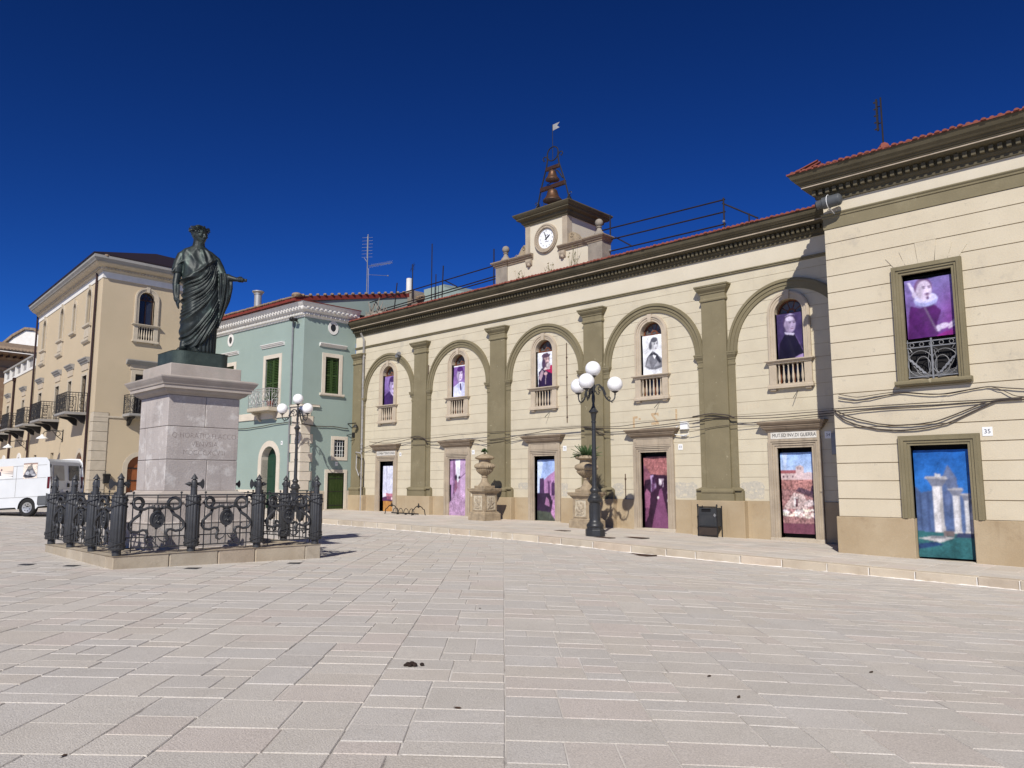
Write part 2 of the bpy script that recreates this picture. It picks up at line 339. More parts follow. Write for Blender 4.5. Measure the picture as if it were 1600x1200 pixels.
slabs = []      # (r0, r1, d0, d1)
def layout():
    for k in range(-34, 22):
        R0 = .018+1.02*k; R1 = R0+1.02; d = 1.2+random.random()*.4; flip = random.random() < .5
        while d < 46:
            t = random.random(); f = random.choice((.6, .64, .56, .4, .36, .5))
            m = R0+(R1-R0)*(f+random.uniform(-.05, .05))
            if t < .15:
                h = random.uniform(.30, .55); slabs.append((R0, R1, d, d+h))
            elif t < .40:
                h = random.uniform(.24, .55); slabs.append((R0, m, d, d+h)); slabs.append((m, R1, d, d+h))
            else:                                           # two unequal columns of stones
                h = random.uniform(.6, 1.25)
                for c0_, c1_ in ((R0, m), (m, R1)):
                    q = d; first = True
                    while q < d+h-1e-6:
                        e = random.uniform(.22, .62)
                        if d+h-q-e < .2: e = d+h-q
                        if c1_-c0_ > .5 and e > .3 and random.random() < .16: k_ = c0_+(c1_-c0_)*random.uniform(.35, .7); slabs.append((c0_, k_, q, q+e)); slabs.append((k_, c1_, q, q+e))
                        else: slabs.append((c0_, c1_, q, q+e))
                        q += e
            d += h
layout()
PED = Vector((14.54, -16.43))     # centre of the monument
def keep(s):
    p = pv((s[0]+s[1])/2, (s[2]+s[3])/2)
    if p.y > kerb_y(p.x)-.02 or p.x < -30: return False
    q = Vector((p.x, p.y))-PED
    return not (abs(q.x) < 1.6 and abs(q.y) < 1.6)
slabs = [s for s in slabs if keep(s)]
def shown(s):
    r, d = (s[0]+s[1])/2, (s[2]+s[3])/2
    if d < 3.75 or abs(r)/d > .64: return 0
    return (s[1]-s[0])*(s[3]-s[2])/d**3
slabs.sort(key=shown, reverse=True)
TN = [(1., 1., 1.), (1.01, 1., .98), (.98, .985, .99), (1.015, .98, .96), (.97, .97, .97), (1.03, 1.02, 1.0), (1.01, .985, .95), (1.03, .985, .97), (.99, .985, .97)]
def slab_geo(s, near):
    g = random.uniform(.0028, .0058); j = .004 if near else .0015
    cs = [(s[0]+g, s[2]+g), (s[1]-g, s[2]+g), (s[1]-g, s[3]-g), (s[0]+g, s[3]-g)]
    cs = [(a+random.uniform(-j, j), c+random.uniform(-j, j)) for a, c in cs]
    h = random.uniform(-.0015, .0025); e = .006; V = []
    ca, cb = sum(c[0] for c in cs)/4, sum(c[1] for c in cs)/4
    for k, (a, c) in enumerate(cs):
        p = pv(a, c); V.append((p.x, p.y, G(a, c)-.007+h))
    for a, c in cs:
        a2 = a+e*(1 if ca > a else -1); c2 = c+e*(1 if cb > c else -1); p = pv(a2, c2); V.append((p.x, p.y, G(a2, c2)+h+random.uniform(-.001, .001)))
    F = [(4, 5, 6, 7), (0, 1, 5, 4), (1, 2, 6, 5), (2, 3, 7, 6), (3, 0, 4, 7)]
    t = random.choice(TN); q = random.uniform(.965, 1.03)
    return V, F, tuple(x*q for x in t)
NS = 300
for s in slabs[:NS]:
    V, F, t = slab_geo(s, True); bb = B(); bb.v, bb.f = V, F
    tint(ob('paving_slab', bb, M_['slab'], plaza, fix=False), t)
bb = B(); tc = []
for s in slabs[NS:]:
    V, F, t = slab_geo(s, False); n = len(bb.v); bb.v += V; bb.f += [tuple(i+n for i in f) for f in F]; tc += [t]*8
tint(ob('paving_slabs', bb, M_['slab'], plaza, fix=False, kind='stuff'), tc)

# pavement along the buildings with kerb stones
xs = list(np.arange(-14, 46.1, 1.5)); b = B(); n = 7
for x in xs:
    for i in range(n):
        y0 = kerb_y(x)+.28; y = y0+(1.2-y0)*i/(n-1); b.v.append((x, y, ptop(x, y)-.006))
for i in range(len(xs)-1):
    for j in range(n-1): b.f.append((i*n+j, (i+1)*n+j, (i+1)*n+j+1, i*n+j+1))
pav = ob('pavement', b, M_['mortar'], fix=False, kind='structure')
bb = B(); tc = []
x = -13.5; rowsy = np.linspace(0, 1, 9)
while x < 44:
    wd = random.uniform(.9, 1.35)
    for i in range(8):
        if random.random() < .5: cuts = [(x, x+wd)]
        else: m = x+wd*random.uniform(.35, .65); cuts = [(x, m), (m, x+wd)]
        for u0, u1 in cuts:
            c = []
            for u, q in ((u0+.006, i), (u1-.006, i), (u1-.006, i+1), (u0+.006, i+1)):
                y0 = kerb_y(u)+.31; y = y0+(.02-y0)*rowsy[q]+(.006 if q == i else -.006); c.append((u, y))
            k = len(bb.v); h = random.uniform(-.0015, .002)
            bb.v += [(u, y, ptop(u, y)-.008) for u, y in c]+[(u+(.006 if e in (0, 3) else -.006), y+(.006 if e < 2 else -.006), ptop(u, y)+h) for e, (u, y) in enumerate(c)]
            bb.f += [tuple(z+k for z in f) for f in [(4, 5, 6, 7), (0, 1, 5, 4), (1, 2, 6, 5), (2, 3, 7, 6), (3, 0, 4, 7)]]
            t = random.choice(TN); q = random.uniform(.92, 1.05); tc += [tuple(v*q for v in t)]*8
    x += wd
tint(ob('paving_slabs', bb, M_['pave'], pav, fix=False, kind='stuff'), tc)
x = -13.; b = B()
while x < 44:
    l = random.uniform(.75, 1.3); x1 = x+l; bb = B(); y0, y1 = kerb_y(x), kerb_y(x1); e = random.uniform(-.012, .012)
    for yy, zz in (((y0+e, y1+e), -.35), ((y0+.015+e, y1+.015+e), 0.), ((y0+.31, y1+.31), 0.), ((y0+.31, y1+.31), -.35)):
        bb.v += [(x+.008, yy[0], kt(x)+zz), (x1-.008, yy[1], kt(x1)+zz)]
    bb.f = [(0, 1, 3, 2), (2, 3, 5, 4), (4, 5, 7, 6), (0, 2, 4, 6), (1, 7, 5, 3)]
    t = random.choice(TN); q = random.uniform(.88, 1.06)
    tint(ob('kerb_stone', bb, M_['kerb'], pav, bev=.018), tuple(v*q for v in t))
    n = len(b.v); s = 0; zt = kt(x)-.012   # mortar in the joint and a smear at the foot
    b.v += [(x-.012, y0+.004, zt-.30), (x+.012, y0+.004, zt-.30), (x+.010, y0+.01, zt), (x-.010, y0+.01, zt), (x-.012, y0+.31, zt), (x+.012, y0+.31, zt)]
    b.f += [(n, n+1, n+2, n+3), (n+3, n+2, n+5, n+4)]
    zg = gz(x, y0); n = len(b.v); k = max(2, int(l/.12))
    for i in range(k+1):
        u = x+l*i/k; yk = kerb_y(u); zz = gz(u, yk-.03); o = random.uniform(.0, .05) if random.random() < .45 else .0
        b.v += [(u, yk-.015-o, zz-.002), (u, yk+.02, zz+random.uniform(.004, .025))]
    b.f += [(n+2*i, n+2*i+2, n+2*i+3, n+2*i+1) for i in range(k)]
    x = x1
ob('kerb_mortar', b, M_['mortarw'], pav, fix=False)
# drain grates and small litter on the ground
def grate(x, y, z, w_, d_, label, rot=0):
    F = Fr((x, y, z), (math.cos(rot), math.sin(rot), 0), (-math.sin(rot), math.cos(rot), 0)); r = root('drain_grate', (x, y, z), label, 'drain grate', 'iron drain grates in the ground')
    bb = B(F); bb.box(-w_/2, w_/2, -d_/2, d_/2, -.02, .003); ob('pit', bb, M_['dark'], r)
    bb = B(F)
    for a in (-w_/2, w_/2-.03): bb.box(a, a+.03, -d_/2, d_/2, .0, .012)
    for c in (-d_/2, d_/2-.03): bb.box(-w_/2+.031, w_/2-.031, c, c+.03, .0, .012)
    ob('frame', bb, M_['rust'], r)
    bb = B(F); k = int(w_/.06)
    for i in range(1, k): a = -w_/2+w_*i/k; bb.box(a-.008, a+.008, -d_/2+.031, d_/2-.031, -.002, .009)
    ob('grille', bb, M_['rust'], r)
grate(19.44, -6.62, gz(19.44, -6.62), .75, .45, 'dark drain grate in the plaza at the foot of the kerb')
grate(17.3, -3.75, ptop(17.3, -3.75), .8, .4, 'wider dark drain grate in the pavement below the litter bin')
grate(16.9, -4.75, ptop(16.9, -4.75), .6, .3, 'small dark drain grate in the pavement right of the lamp post')
grate(14.3, -3.6, ptop(14.3, -3.6), .5, .3, 'small dark drain grate in the pavement behind the lamp post')
for i, (x, y, lb) in enumerate([(14.97, -19.47, 'small iron cover in the paving, leftmost before the monument'), (15.57, -18.915, 'small iron cover in the paving before the left corner of the monument step'),
        (17.13, -17.385, 'small iron cover in the paving just right of the near monument corner'), (17.32, -15.42, 'small iron cover in the paving below the right end of the monument step')]):
    z = gz(x, y); F = Fr((x, y, z), RV, FV); bb = B(F); bb.box(-.13, .13, -.13, .13, -.03, .004); bb.box(-.09, .09, -.09, .09, .004, .007)
    ob('manhole_cover', bb, M_['iron'], label=lb, cat='manhole cover', group='small iron covers around the monument', bev=.004)
p = (25.749, -19.297); z = gz(*p); b = B()
for k, (dx, dy, r) in enumerate(((-.040, .0, .027), (-.012, .012, .03), (.008, -.01, .026), (-.025, -.02, .024), (.06, .02, .02), (-.058, -.008, .018))):
    b.ball((p[0]+RV.x*dx*1.2+FV.x*dy, p[1]+RV.y*dx*1.2+FV.y*dy, z+r*.6), r, 9, 7, (1.1, .9, .75))
ob('dung', b, M_['dung'], smooth='all', label='small dark brown dropping lying on the open paving', cat='dropping')
for i, (x, y, lb) in enumerate([(26.963, -19.887, 'curled dead leaf on a paving joint below the dropping'), (26.211, -22.199, 'dark dead leaf on the paving at the lower left corner'), (27.601, -17.5, 'dead leaf lying in the middle of a yellowish slab right of centre'),
        (28.439, -15.998, 'dead leaf in a joint on the right part of the plaza'), (28.115, -17.952, 'tiny dead leaf on a grey slab right of centre'), (23.75, -16.555, 'tiny dead leaf on the paving beside the central joint')]):
    z = gz(x, y); q = rng.random()*6; F = Fr((x, y, z), (math.cos(q), math.sin(q), 0), (-math.sin(q), math.cos(q), 0)); b = B(F)
    b.add([(-.03, 0, .006), (-.012, -.012, .010), (.012, -.011, .008), (.034, 0, .012), (.012, .012, .009), (-.012, .011, .006)], [(0, 1, 2, 3, 4, 5)])
    b.add([(-.03, 0, .001), (-.012, -.012, .002), (.012, -.011, .002), (.034, 0, .004), (.012, .012, .002), (-.012, .011, .001)], [(5, 4, 3, 2, 1, 0)])
    ob('dead_leaf', b, M_['leafb'], fix=False, label=lb, cat='leaf', group='dead leaves scattered on the plaza')
# ---------------------------------------------------------------- banners printed with generic pictures
def smooth(x, a, b): t = np.clip((x-a)/(b-a), 0, 1); return t*t*(3-2*t)
class Pic:
    def __init__(s, w, h, nx, ny, base):
        s.w, s.h, s.nx, s.ny = w, h, nx, ny
        s.u, s.v = np.meshgrid(np.linspace(0, 1, nx), np.linspace(0, 1, ny)); s.c = np.zeros((ny, nx, 3)); s.c[:] = base
        s.px = 1/nx
    def put(s, m, col): s.c = s.c*(1-m[..., None])+np.array(col)*m[..., None]; return s
    def ell(s, x, y, rx, ry, col, rot=0, soft=None):
        a = s.h/s.w; dx, dy = (s.u-x), (s.v-y)*a; ca, sa = math.cos(rot), math.sin(rot)
        X, Y = (dx*ca+dy*sa)/rx, (-dx*sa+dy*ca)/(ry*a); d = np.sqrt(X*X+Y*Y); sf = soft or (1.2*s.px/rx)
        return s.put(1-smooth(d, 1-sf, 1+sf), col)
    def poly(s, pts, col, soft=None):
        m = np.zeros_like(s.u, bool); n = len(pts); j = n-1
        for i in range(n):
            xi, yi = pts[i]; xj, yj = pts[j]
            if yi != yj: m ^= ((yi > s.v) != (yj > s.v)) & (s.u < (xj-xi)*(s.v-yi)/(yj-yi)+xi)
            j = i
        return s.put(m.astype(float), col)
    def grad(s, c0, c1, v0=0, v1=1): return s.put(((s.v >= v0) & (s.v <= v1)).astype(float), (0, 0, 0)) if False else s._g(c0, c1, v0, v1)
    def _g(s, c0, c1, v0, v1):
        m = ((s.v >= v0) & (s.v <= v1)); t = np.clip((s.v-v0)/(v1-v0), 0, 1)[..., None]; cc = np.array(c0)*(1-t)+np.array(c1)*t
        s.c = np.where(m[..., None], cc, s.c); return s
    def noise(s, amt, cell=1, seed=0, mask=None):
        r = np.random.default_rng(seed); n = r.random((s.ny//cell+2, s.nx//cell+2)); n = np.kron(n, np.ones((cell, cell)))[:s.ny, :s.nx]-.5
        k = 1+amt*2*n[..., None]; k = k if mask is None else 1+(k-1)*mask[..., None]; s.c = np.clip(s.c*k, 0, 1); return s
def tex(p, amt, seed, mask=None):
    r = np.random.default_rng(seed); k = np.ones_like(p.u)
    for cell, a in ((14, 1.), (6, .8), (3, .6), (1, .5)):
        n = r.random((p.ny//cell+3, p.nx//cell+3)); yy = np.arange(p.ny)/cell; xx = np.arange(p.nx)/cell; y0 = yy.astype(int); x0 = xx.astype(int); fy = (yy-y0)[:, None]; fx = (xx-x0)[None, :]
        g = (n[y0][:, x0]*(1-fy)*(1-fx)+n[y0+1][:, x0]*fy*(1-fx)+n[y0][:, x0+1]*(1-fy)*fx+n[y0+1][:, x0+1]*fy*fx)-.5; k = k+amt*a*g
    if mask is not None: k = 1+(k-1)*mask
    p.c = np.clip(p.c*k[..., None], 0, 1); return p
def soften(p, n=1):
    for _ in range(n):
        c = np.pad(p.c, ((1, 1), (1, 1), (0, 0)), 'edge'); p.c = (c[1:-1, 1:-1]*4+c[:-2, 1:-1]+c[2:, 1:-1]+c[1:-1, :-2]+c[1:-1, 2:])/8
    return p
def banner(name, pic, F, a, c0, b0, label, cat='banner', group=None, m='print', wob=.011, curl=0, seed=1, parent=None):
    r = np.random.default_rng(seed); ph = r.random(4)*6; vs = []; a0 = a-pic.w/2
    if m == 'print': tex(soften(pic, 2 if pic.w > 1.12 else 1), .42, seed+50)
    for j in range(pic.ny):
        for i in range(pic.nx):
            u, v = i/(pic.nx-1), j/(pic.ny-1)
            wv = wob*(.8*abs(math.sin(u*9+v*(7-5*u)+ph[3]))+math.sin(u*7+v*3+ph[0])+.6*math.sin(v*5-u*4+ph[1])+.5*math.sin(u*15+ph[2])*v)
            vs.append((a0+u*pic.w, b0+wv, c0+v*pic.h))
    nx = pic.nx; b = B(F); N = len(vs)
    b.add(vs, [(j*nx+i, j*nx+i+1, (j+1)*nx+i+1, (j+1)*nx+i) for j in range(pic.ny-1) for i in range(nx-1)])
    o = ob(name, b, M_[m], parent, smooth='all', fix=False, label=label, cat=cat, group=group)
    at = o.data.color_attributes.new('print', 'FLOAT_COLOR', 'POINT'); c = np.concatenate([pic.c.reshape(-1, 3), np.ones((N, 1))], 1).astype(np.float32)
    at.data.foreach_set('color', c.ravel()); return o
def p_alley():
    p = Pic(1.115, 2.58, 54, 110, (.42, .27, .42)); p.poly([(.32, 1), (.62, 1), (.6, .62), (.48, .6), (.4, .63)], (.78, .80, .86))
    p.poly([(0, .32), (.24, .40), (.32, 1), (0, 1)], (.40, .24, .42)).poly([(.62, 1), (1, 1), (1, .25), (.66, .42)], (.50, .34, .52))
    p.poly([(.2, .4), (.26, .4), (.30, .9), (.25, 1), (.2, 1)], (.16, .08, .17)).poly([(.26, .4), (.46, .5), (.42, .64), (.3, .7)], (.28, .12, .20)).poly([(.5, .5), (.62, .42), (.62, .66), (.52, .62)], (.36, .2, .33))
    p.ell(.36, .68, .08, .05, (.03, .015, .04)).ell(.58, .68, .07, .025, (.04, .02, .05), .5).poly([(0, .25), (.09, .28), (.09, .55), (0, .56)], (.03, .02, .04))
    p.poly([(.9, .88), (.97, .85), (.97, .93), (.91, .93)], (.05, .03, .06)).poly([(.62, .68), (1, .79), (1, .77), (.62, .66)], (.15, .08, .16))
    return p.noise(.28, 2, 3, p.v < .4).noise(.14, 1, 5)
def p_roofs():
    p = Pic(1.10, 1.72, 52, 84, (.62, .63, .76)); p.grad((.58, .58, .72), (.66, .68, .82)); p.poly([(.25, 1), (.3, 1), (.28, .2), (.25, .2)], (.48, .48, .62)).poly([(.46, 1), (.5, 1), (.5, .3)], (.5, .5, .63)).poly([(.36, .95), (.44, .95), (.4, .25)], (.72, .73, .84))
    p.poly([(0, 0), (1, 0), (1, .08), (.8, .13), (.22, .13), (0, .10)], (.10, .04, .10)).poly([(.26, .13), (.82, .13), (.8, .21), (.22, .22)], (.46, .18, .24)).poly([(.3, .04), (.75, .04), (.75, .12), (.3, .12)], (.25, .08, .14))
    p.ell(.13, .17, .07, .05, (.78, .62, .68)).ell(.68, .07, .05, .04, (.8, .6, .66)).ell(.9, .13, .09, .04, (.7, .45, .5)).poly([(.93, .13), (1, .19), (1, .73), (.95, .46)], (.16, .06, .12))
    return p.noise(.12, 1, 2)
def p_castle():
    p = Pic(1.115, 2.5, 54, 110, (.1, .06, .1)); p.grad((.46, .55, .78), (.30, .42, .74), .4, 1); p.poly([(0, .42), (.28, .95), (.1, 1), (0, 1)], (.56, .66, .86)).poly([(0, .55), (.02, .6), (.02, .42), (0, .4)], (.7, .7, .82))
    p.poly([(.27, .4), (.27, .66), (.45, .72), (1, .86), (1, .35), (.27, .35)], (.36, .19, .36)).poly([(.1, .42), (.1, .7), (.3, .71), (.33, .42)], (.06, .03, .08))
    for x in (.5, .62, .76, .88): p.poly([(x, .62), (x+.04, .63), (x+.04, .67), (x, .66)], (.08, .03, .09))
    p.poly([(.68, .42), (1, .45), (1, .62), (.7, .64)], (.07, .03, .09)).poly([(.52, .42), (.62, .42), (.6, .66), (.52, .64)], (.12, .05, .14))
    p.poly([(0, .16), (0, .46), (.6, .46), (.75, .3), (.62, .16)], (.035, .02, .045)).poly([(.35, .28), (.6, .24), (.55, .36), (.42, .4)], (.33, .16, .30)).poly([(.62, .1), (.85, .02), (1, .04), (1, .46), (.78, .4)], (.42, .22, .40)).poly([(0, 0), (1, 0), (1, .02), (.85, .03), (.6, .16), (0, .18)], (.06, .07, .055))
    return p.noise(.4, 2, 4, (p.v < .46) & (p.u > .5)).noise(.16, 1, 6)
def p_corridor():
    p = Pic(1.115, 2.62, 54, 115, (.035, .012, .03)); p.poly([(0, 1), (1, 1), (1, .74), (.25, .76), (0, .9)], (.33, .13, .13)).poly([(0, .9), (.26, .76), (.3, .7), (.05, .68), (0, .6)], (.24, .09, .13))
    p.poly([(.24, .74), (.34, .75), (.36, .58), (.26, .5)], (.36, .25, .42)).poly([(.26, .5), (.4, .56), (.4, .7), (.3, .72)], (.12, .05, .12))
    p.ell(.36, .68, .04, .05, (.03, .01, .04)).ell(.42, .6, .03, .03, (.3, .2, .34)).poly([(.55, .62), (.72, .58), (.74, .7), (.56, .7)], (.48, .36, .46)).poly([(.58, .63), (.66, .61), (.66, .69), (.58, .69)], (.8, .74, .76)).poly([(.62, .59), (.7, .59), (.7, .67)], (.05, .02, .05))
    p.poly([(.25, 0), (.97, .02), (.74, .42), (.66, .57), (.58, .55)], (.17, .06, .13)).poly([(.04, .25), (.2, .3), (.24, .5), (.1, .56), (.03, .5)], (.30, .11, .20)).poly([(.03, .1), (.16, .2), (.18, .3), (.04, .3)], (.2, .07, .14))
    p.poly([(.9, .56), (1, .52), (1, .72), (.92, .7)], (.24, .14, .24)).ell(.52, .44, .03, .015, (.8, .72, .74)).ell(.9, .4, .03, .02, (.8, .74, .76)).poly([(.86, .5), (1, .46), (1, .52), (.88, .55)], (.33, .2, .3))
    return p.noise(.35, 2, 8, p.v > .55).noise(.2, 1, 9)
def p_ruins():
    p = Pic(1.115, 2.52, 58, 118, (.30, .16, .16)); p.grad((.44, .56, .80), (.27, .42, .74), .72, 1); p.poly([(.05, 1), (.2, 1), (.16, .8), (.1, .78)], (.5, .6, .84))
    p.poly([(0, .7), (.44, .7), (.44, .78), (0, .785)], (.30, .10, .11)).poly([(0, .665), (.44, .665), (.44, .735), (0, .74)], (.60, .46, .46)).poly([(.43, .66), (.66, .66), (.66, .82), (.55, .845), (.43, .82)], (.58, .45, .46)).poly([(.66, .66), (1, .66), (1, .74), (.84, .755), (.66, .75)], (.56, .44, .46))
    for x in (.05, .17, .32): p.poly([(x, .69), (x+.04, .69), (x+.04, .71), (x, .71)], (.12, .06, .09))
    for x in (.48, .56): p.ell(x, .8, .016, .012, (.12, .07, .1))
    p.poly([(0, .55), (1, .5), (1, .66), (0, .665)], (.36, .17, .16)).poly([(.4, .52), (1, .42), (1, .5), (.5, .57)], (.09, .05, .07)).poly([(.82, .5), (1, .46), (1, .6), (.85, .58)], (.06, .03, .06))
    p.poly([(.05, .32), (.35, .5), (.62, .48), (.75, .34), (.7, .3), (.05, .3)], (.50, .38, .37)).poly([(.34, .33), (.44, .33), (.44, .44), (.34, .45)], (.82, .76, .76)).poly([(.38, .33), (.45, .33), (.45, .43), (.4, .44)], (.13, .05, .07)).poly([(.6, .36), (.75, .42), (1, .4), (1, .36), (.75, .33)], (.66, .55, .55))
    r = np.random.default_rng(3)
    for k in range(46): p.ell(r.random(), .2+.09*r.random(), .05+.03*r.random(), .010+.007*r.random(), (.66+.2*r.random(), .58+.15*r.random(), .56+.12*r.random()))
    p.poly([(0, 0), (1, 0), (1, .12), (0, .125)], (.17, .06, .09)).noise(.55, 2, 12, (p.v > .125) & (p.v < .66)).noise(.22, 1, 13); return p
def p_columns():
    p = Pic(1.29, 2.66, 70, 140, (.06, .12, .30)); p.grad((.04, .19, .52), (.012, .10, .38), .2, 1)
    p.poly([(0, .22), (0, .66), (.1, .6), (.3, .62), (.5, .75), (.62, .84), (.74, .6), (1, .5), (1, .22)], (.075, .12, .25)).poly([(.5, .74), (.6, .86), (.74, .74), (.78, .55), (.6, .62)], (.11, .14, .24))
    p.poly([(.06, .25), (.1, .25), (.1, .6), (.06, .62)], (.05, .08, .18)).poly([(.2, .25), (.24, .25), (.24, .6), (.2, .6)], (.05, .08, .18)).ell(.57, .52, .07, .1, (.05, .07, .15)).ell(.57, .51, .05, .09, (.1, .14, .27))
    def colm(x, w, c0, c1, lite):
        h = c1-c0
        p.poly([(x-w*.5, c0), (x+w*.5, c0), (x+w*.44, c1), (x-w*.44, c1)], lite).poly([(x+w*.15, c0), (x+w*.5, c0), (x+w*.44, c1), (x+w*.2, c1)], tuple(v*.62 for v in lite))
        p.poly([(x-w*.5, c1), (x+w*.5, c1), (x+w*.95, c1+h*.16), (x-w*1., c1+h*.17)], (.16, .17, .22)).poly([(x-w*1.15, c1+h*.17), (x+w*1.0, c1+h*.15), (x+w*.9, c1+h*.22), (x-w*1.1, c1+h*.21)], (.34, .33, .35)).poly([(x-w*.7, c0-.02), (x+w*.7, c0-.02), (x+w*.6, c0), (x-w*.6, c0)], (.55, .53, .52))
    colm(.965, .05, .25, .50, (.5, .5, .54)); colm(.885, .085, .245, .53, (.54, .54, .57)); colm(.72, .125, .24, .57, (.58, .57, .59)); colm(.40, .19, .20, .655, (.66, .64, .65)); p.poly([(.36, .745), (.48, .74), (.47, .775), (.37, .778)], (.52, .52, .54))
    p.poly([(0, 0), (1, 0), (1, .22), (0, .24)], (.025, .11, .12)).poly([(0, .17), (.3, .2), (.65, .19), (.4, .14), (.1, .165)], (.46, .44, .44)).poly([(.2, .175), (.5, .18), (.48, .2), (.24, .2)], (.2, .2, .22)).poly([(0, .07), (.45, .12), (.3, .145), (0, .12)], (.015, .04, .11)).poly([(.66, .19), (1, .19), (1, .235), (.7, .235)], (.03, .04, .09)).poly([(.45, .2), (.65, .2), (.65, .245), (.45, .25)], (.15, .12, .12))
    return p.noise(.3, 1, 21, p.v < .2).noise(.12, 2, 22)
def face(p, x, y, s, skin, hair, turn=.25, beard=None, bald=False):
    a = p.w/p.h*1.0; ry = s*1.32*a
    p.ell(x-turn*s*.3, y+ry*.28, s*1.08, ry*1.02, hair); p.ell(x, y, s*.86, ry, skin)
    p.ell(x-s*.5, y-ry*.1, s*.32, ry*.75, tuple(v*.62 for v in skin), soft=.9)
    if not bald: p.ell(x-turn*s*.2, y+ry*.92, s*.9, ry*.42, hair)
    for e in (-.12, .52): p.ell(x+s*(e+.08), y+ry*.2, s*.19, ry*.06, (.03, .02, .04)); p.ell(x+s*(e+.08), y+ry*.36, s*.26, ry*.05, tuple(v*.8 for v in hair))
    p.ell(x+s*.36, y-ry*.1, s*.10, ry*.26, tuple(min(1, v*1.12) for v in skin)); p.ell(x+s*.34, y-ry*.3, s*.16, ry*.06, tuple(v*.45 for v in skin)); p.ell(x+s*.28, y-ry*.52, s*.26, ry*.055, (.14, .05, .08))
    p.ell(x-s*.82, y, s*.16, ry*.24, tuple(v*.85 for v in skin))
    if beard == 'm': p.ell(x+s*.3, y-ry*.4, s*.36, ry*.07, hair)
    if beard == 'f': p.ell(x+s*.2, y-ry*.75, s*.62, ry*.55, tuple(min(1, v*1.2) for v in hair))
def p_mous():
    p = Pic(.91, 1.48, 48, 84, (.13, .07, .24)); p.grad((.10, .05, .2), (.26, .17, .42)); p.poly([(0, 0), (1, 0), (1, .32), (.75, .42), (.42, .5), (0, .34)], (.045, .02, .10)); p.poly([(.42, .5), (.5, .52), (.98, .28), (.98, .22), (.6, .4)], (.62, .52, .76))
    face(p, .72, .66, .30, (.52, .42, .68), (.07, .03, .13), .5, 'm'); return p.noise(.1, 1, 31)
def p_white():
    p = Pic(.91, 1.48, 50, 84, (.22, .13, .34)); p.grad((.3, .2, .44), (.17, .08, .28)); p.poly([(0, 0), (0, .34), (.36, .46), (.66, .48), (1, .38), (1, 0)], (.62, .64, .86)); p.poly([(.4, .48), (.62, .48), (.5, .1)], (.74, .74, .9)).poly([(.46, .44), (.56, .44), (.58, .24), (.5, .2), (.46, .26)], (.04, .02, .12))
    p.poly([(.2, .36), (.4, .47), (.44, .1)], (.48, .5, .74)).poly([(.8, .38), (.64, .47), (.54, .1)], (.5, .52, .76)); face(p, .46, .70, .24, (.60, .50, .70), (.07, .02, .13), -.3); p.grad((.8, .8, .86), (.84, .84, .9), .965, 1); return p.noise(.1, 1, 33)
def p_king():
    p = Pic(.91, 1.48, 50, 84, (.74, .76, .84)); p.poly([(0, 0), (1, 0), (1, .5), (.8, .62), (.4, .62), (.08, .46)], (.025, .012, .05)).poly([(.42, .5), (.98, .34), (1, .58), (.85, .62), (.55, .6)], (.42, .02, .09)).poly([(.35, .5), (.75, .52), (.6, .58), (.38, .58)], (.66, .55, .56)).poly([(.05, .3), (.25, .52), (.35, .46), (.2, .2)], (.42, .3, .36))
    face(p, .52, .76, .20, (.56, .38, .38), (.10, .06, .07), .3, 'f'); p.poly([(.28, .84), (.72, .86), (.78, .96), (.66, .92), (.58, .99), (.48, .93), (.36, .98), (.24, .92)], (.09, .05, .08)); p.ell(.36, .68, .1, .14, (.07, .04, .08)).ell(.62, .62, .12, .08, (.5, .42, .44)).poly([(.44, .1), (.48, .1), (.5, .46), (.46, .46)], (.4, .3, .35)).ell(.46, .4, .1, .04, (.6, .38, .4)); return p.noise(.16, 2, 35)
def p_engr():
    p = Pic(.91, 1.5, 52, 86, (.80, .81, .84)); p.ell(.5, .3, .44, .17, (.5, .51, .54), soft=.5); p.poly([(.1, .24), (.2, .46), (.42, .58), (.66, .52), (.9, .4), (.95, .2), (.6, .14), (.3, .16)], (.17, .17, .19)).poly([(.3, .5), (.46, .62), (.72, .5), (.88, .3), (.76, .3), (.5, .5)], (.035, .035, .045)).poly([(.46, .52), (.62, .48), (.55, .4)], (.75, .75, .78)); p.poly([(.16, .26), (.3, .46), (.38, .2)], (.32, .32, .35)).poly([(.5, .2), (.8, .24), (.7, .34)], (.3, .3, .33))
    face(p, .56, .74, .19, (.74, .74, .77), (.10, .10, .12), .4); p.ell(.36, .74, .07, .10, (.1, .1, .12)); return p.noise(.12, 1, 37)
def p_priest():
    p = Pic(.91, 1.52, 52, 86, (.035, .022, .075)); p.grad((.03, .018, .07), (.06, .04, .12)); p.poly([(0, 0), (1, 0), (1, .14), (.72, .42), (.6, .56), (.3, .58), (.06, .36)], (.008, .005, .02)); p.poly([(.26, .61), (.3, .56), (.58, .52), (.62, .56), (.58, .57), (.32, .6)], (.5, .46, .62)); p.poly([(.64, .52), (.66, .52), (.98, .1), (.95, .1)], (.12, .08, .2)).poly([(.6, .04), (1, .02), (1, .12), (.8, .1)], (.36, .26, .5))
    face(p, .48, .76, .22, (.34, .27, .42), (.05, .03, .08), .4, bald=True); p.ell(.46, .88, .13, .05, (.52, .46, .62)); p.poly([(.26, .93), (.5, 1), (.66, .95), (.5, .965)], (.3, .26, .4)); return p.noise(.12, 1, 39)
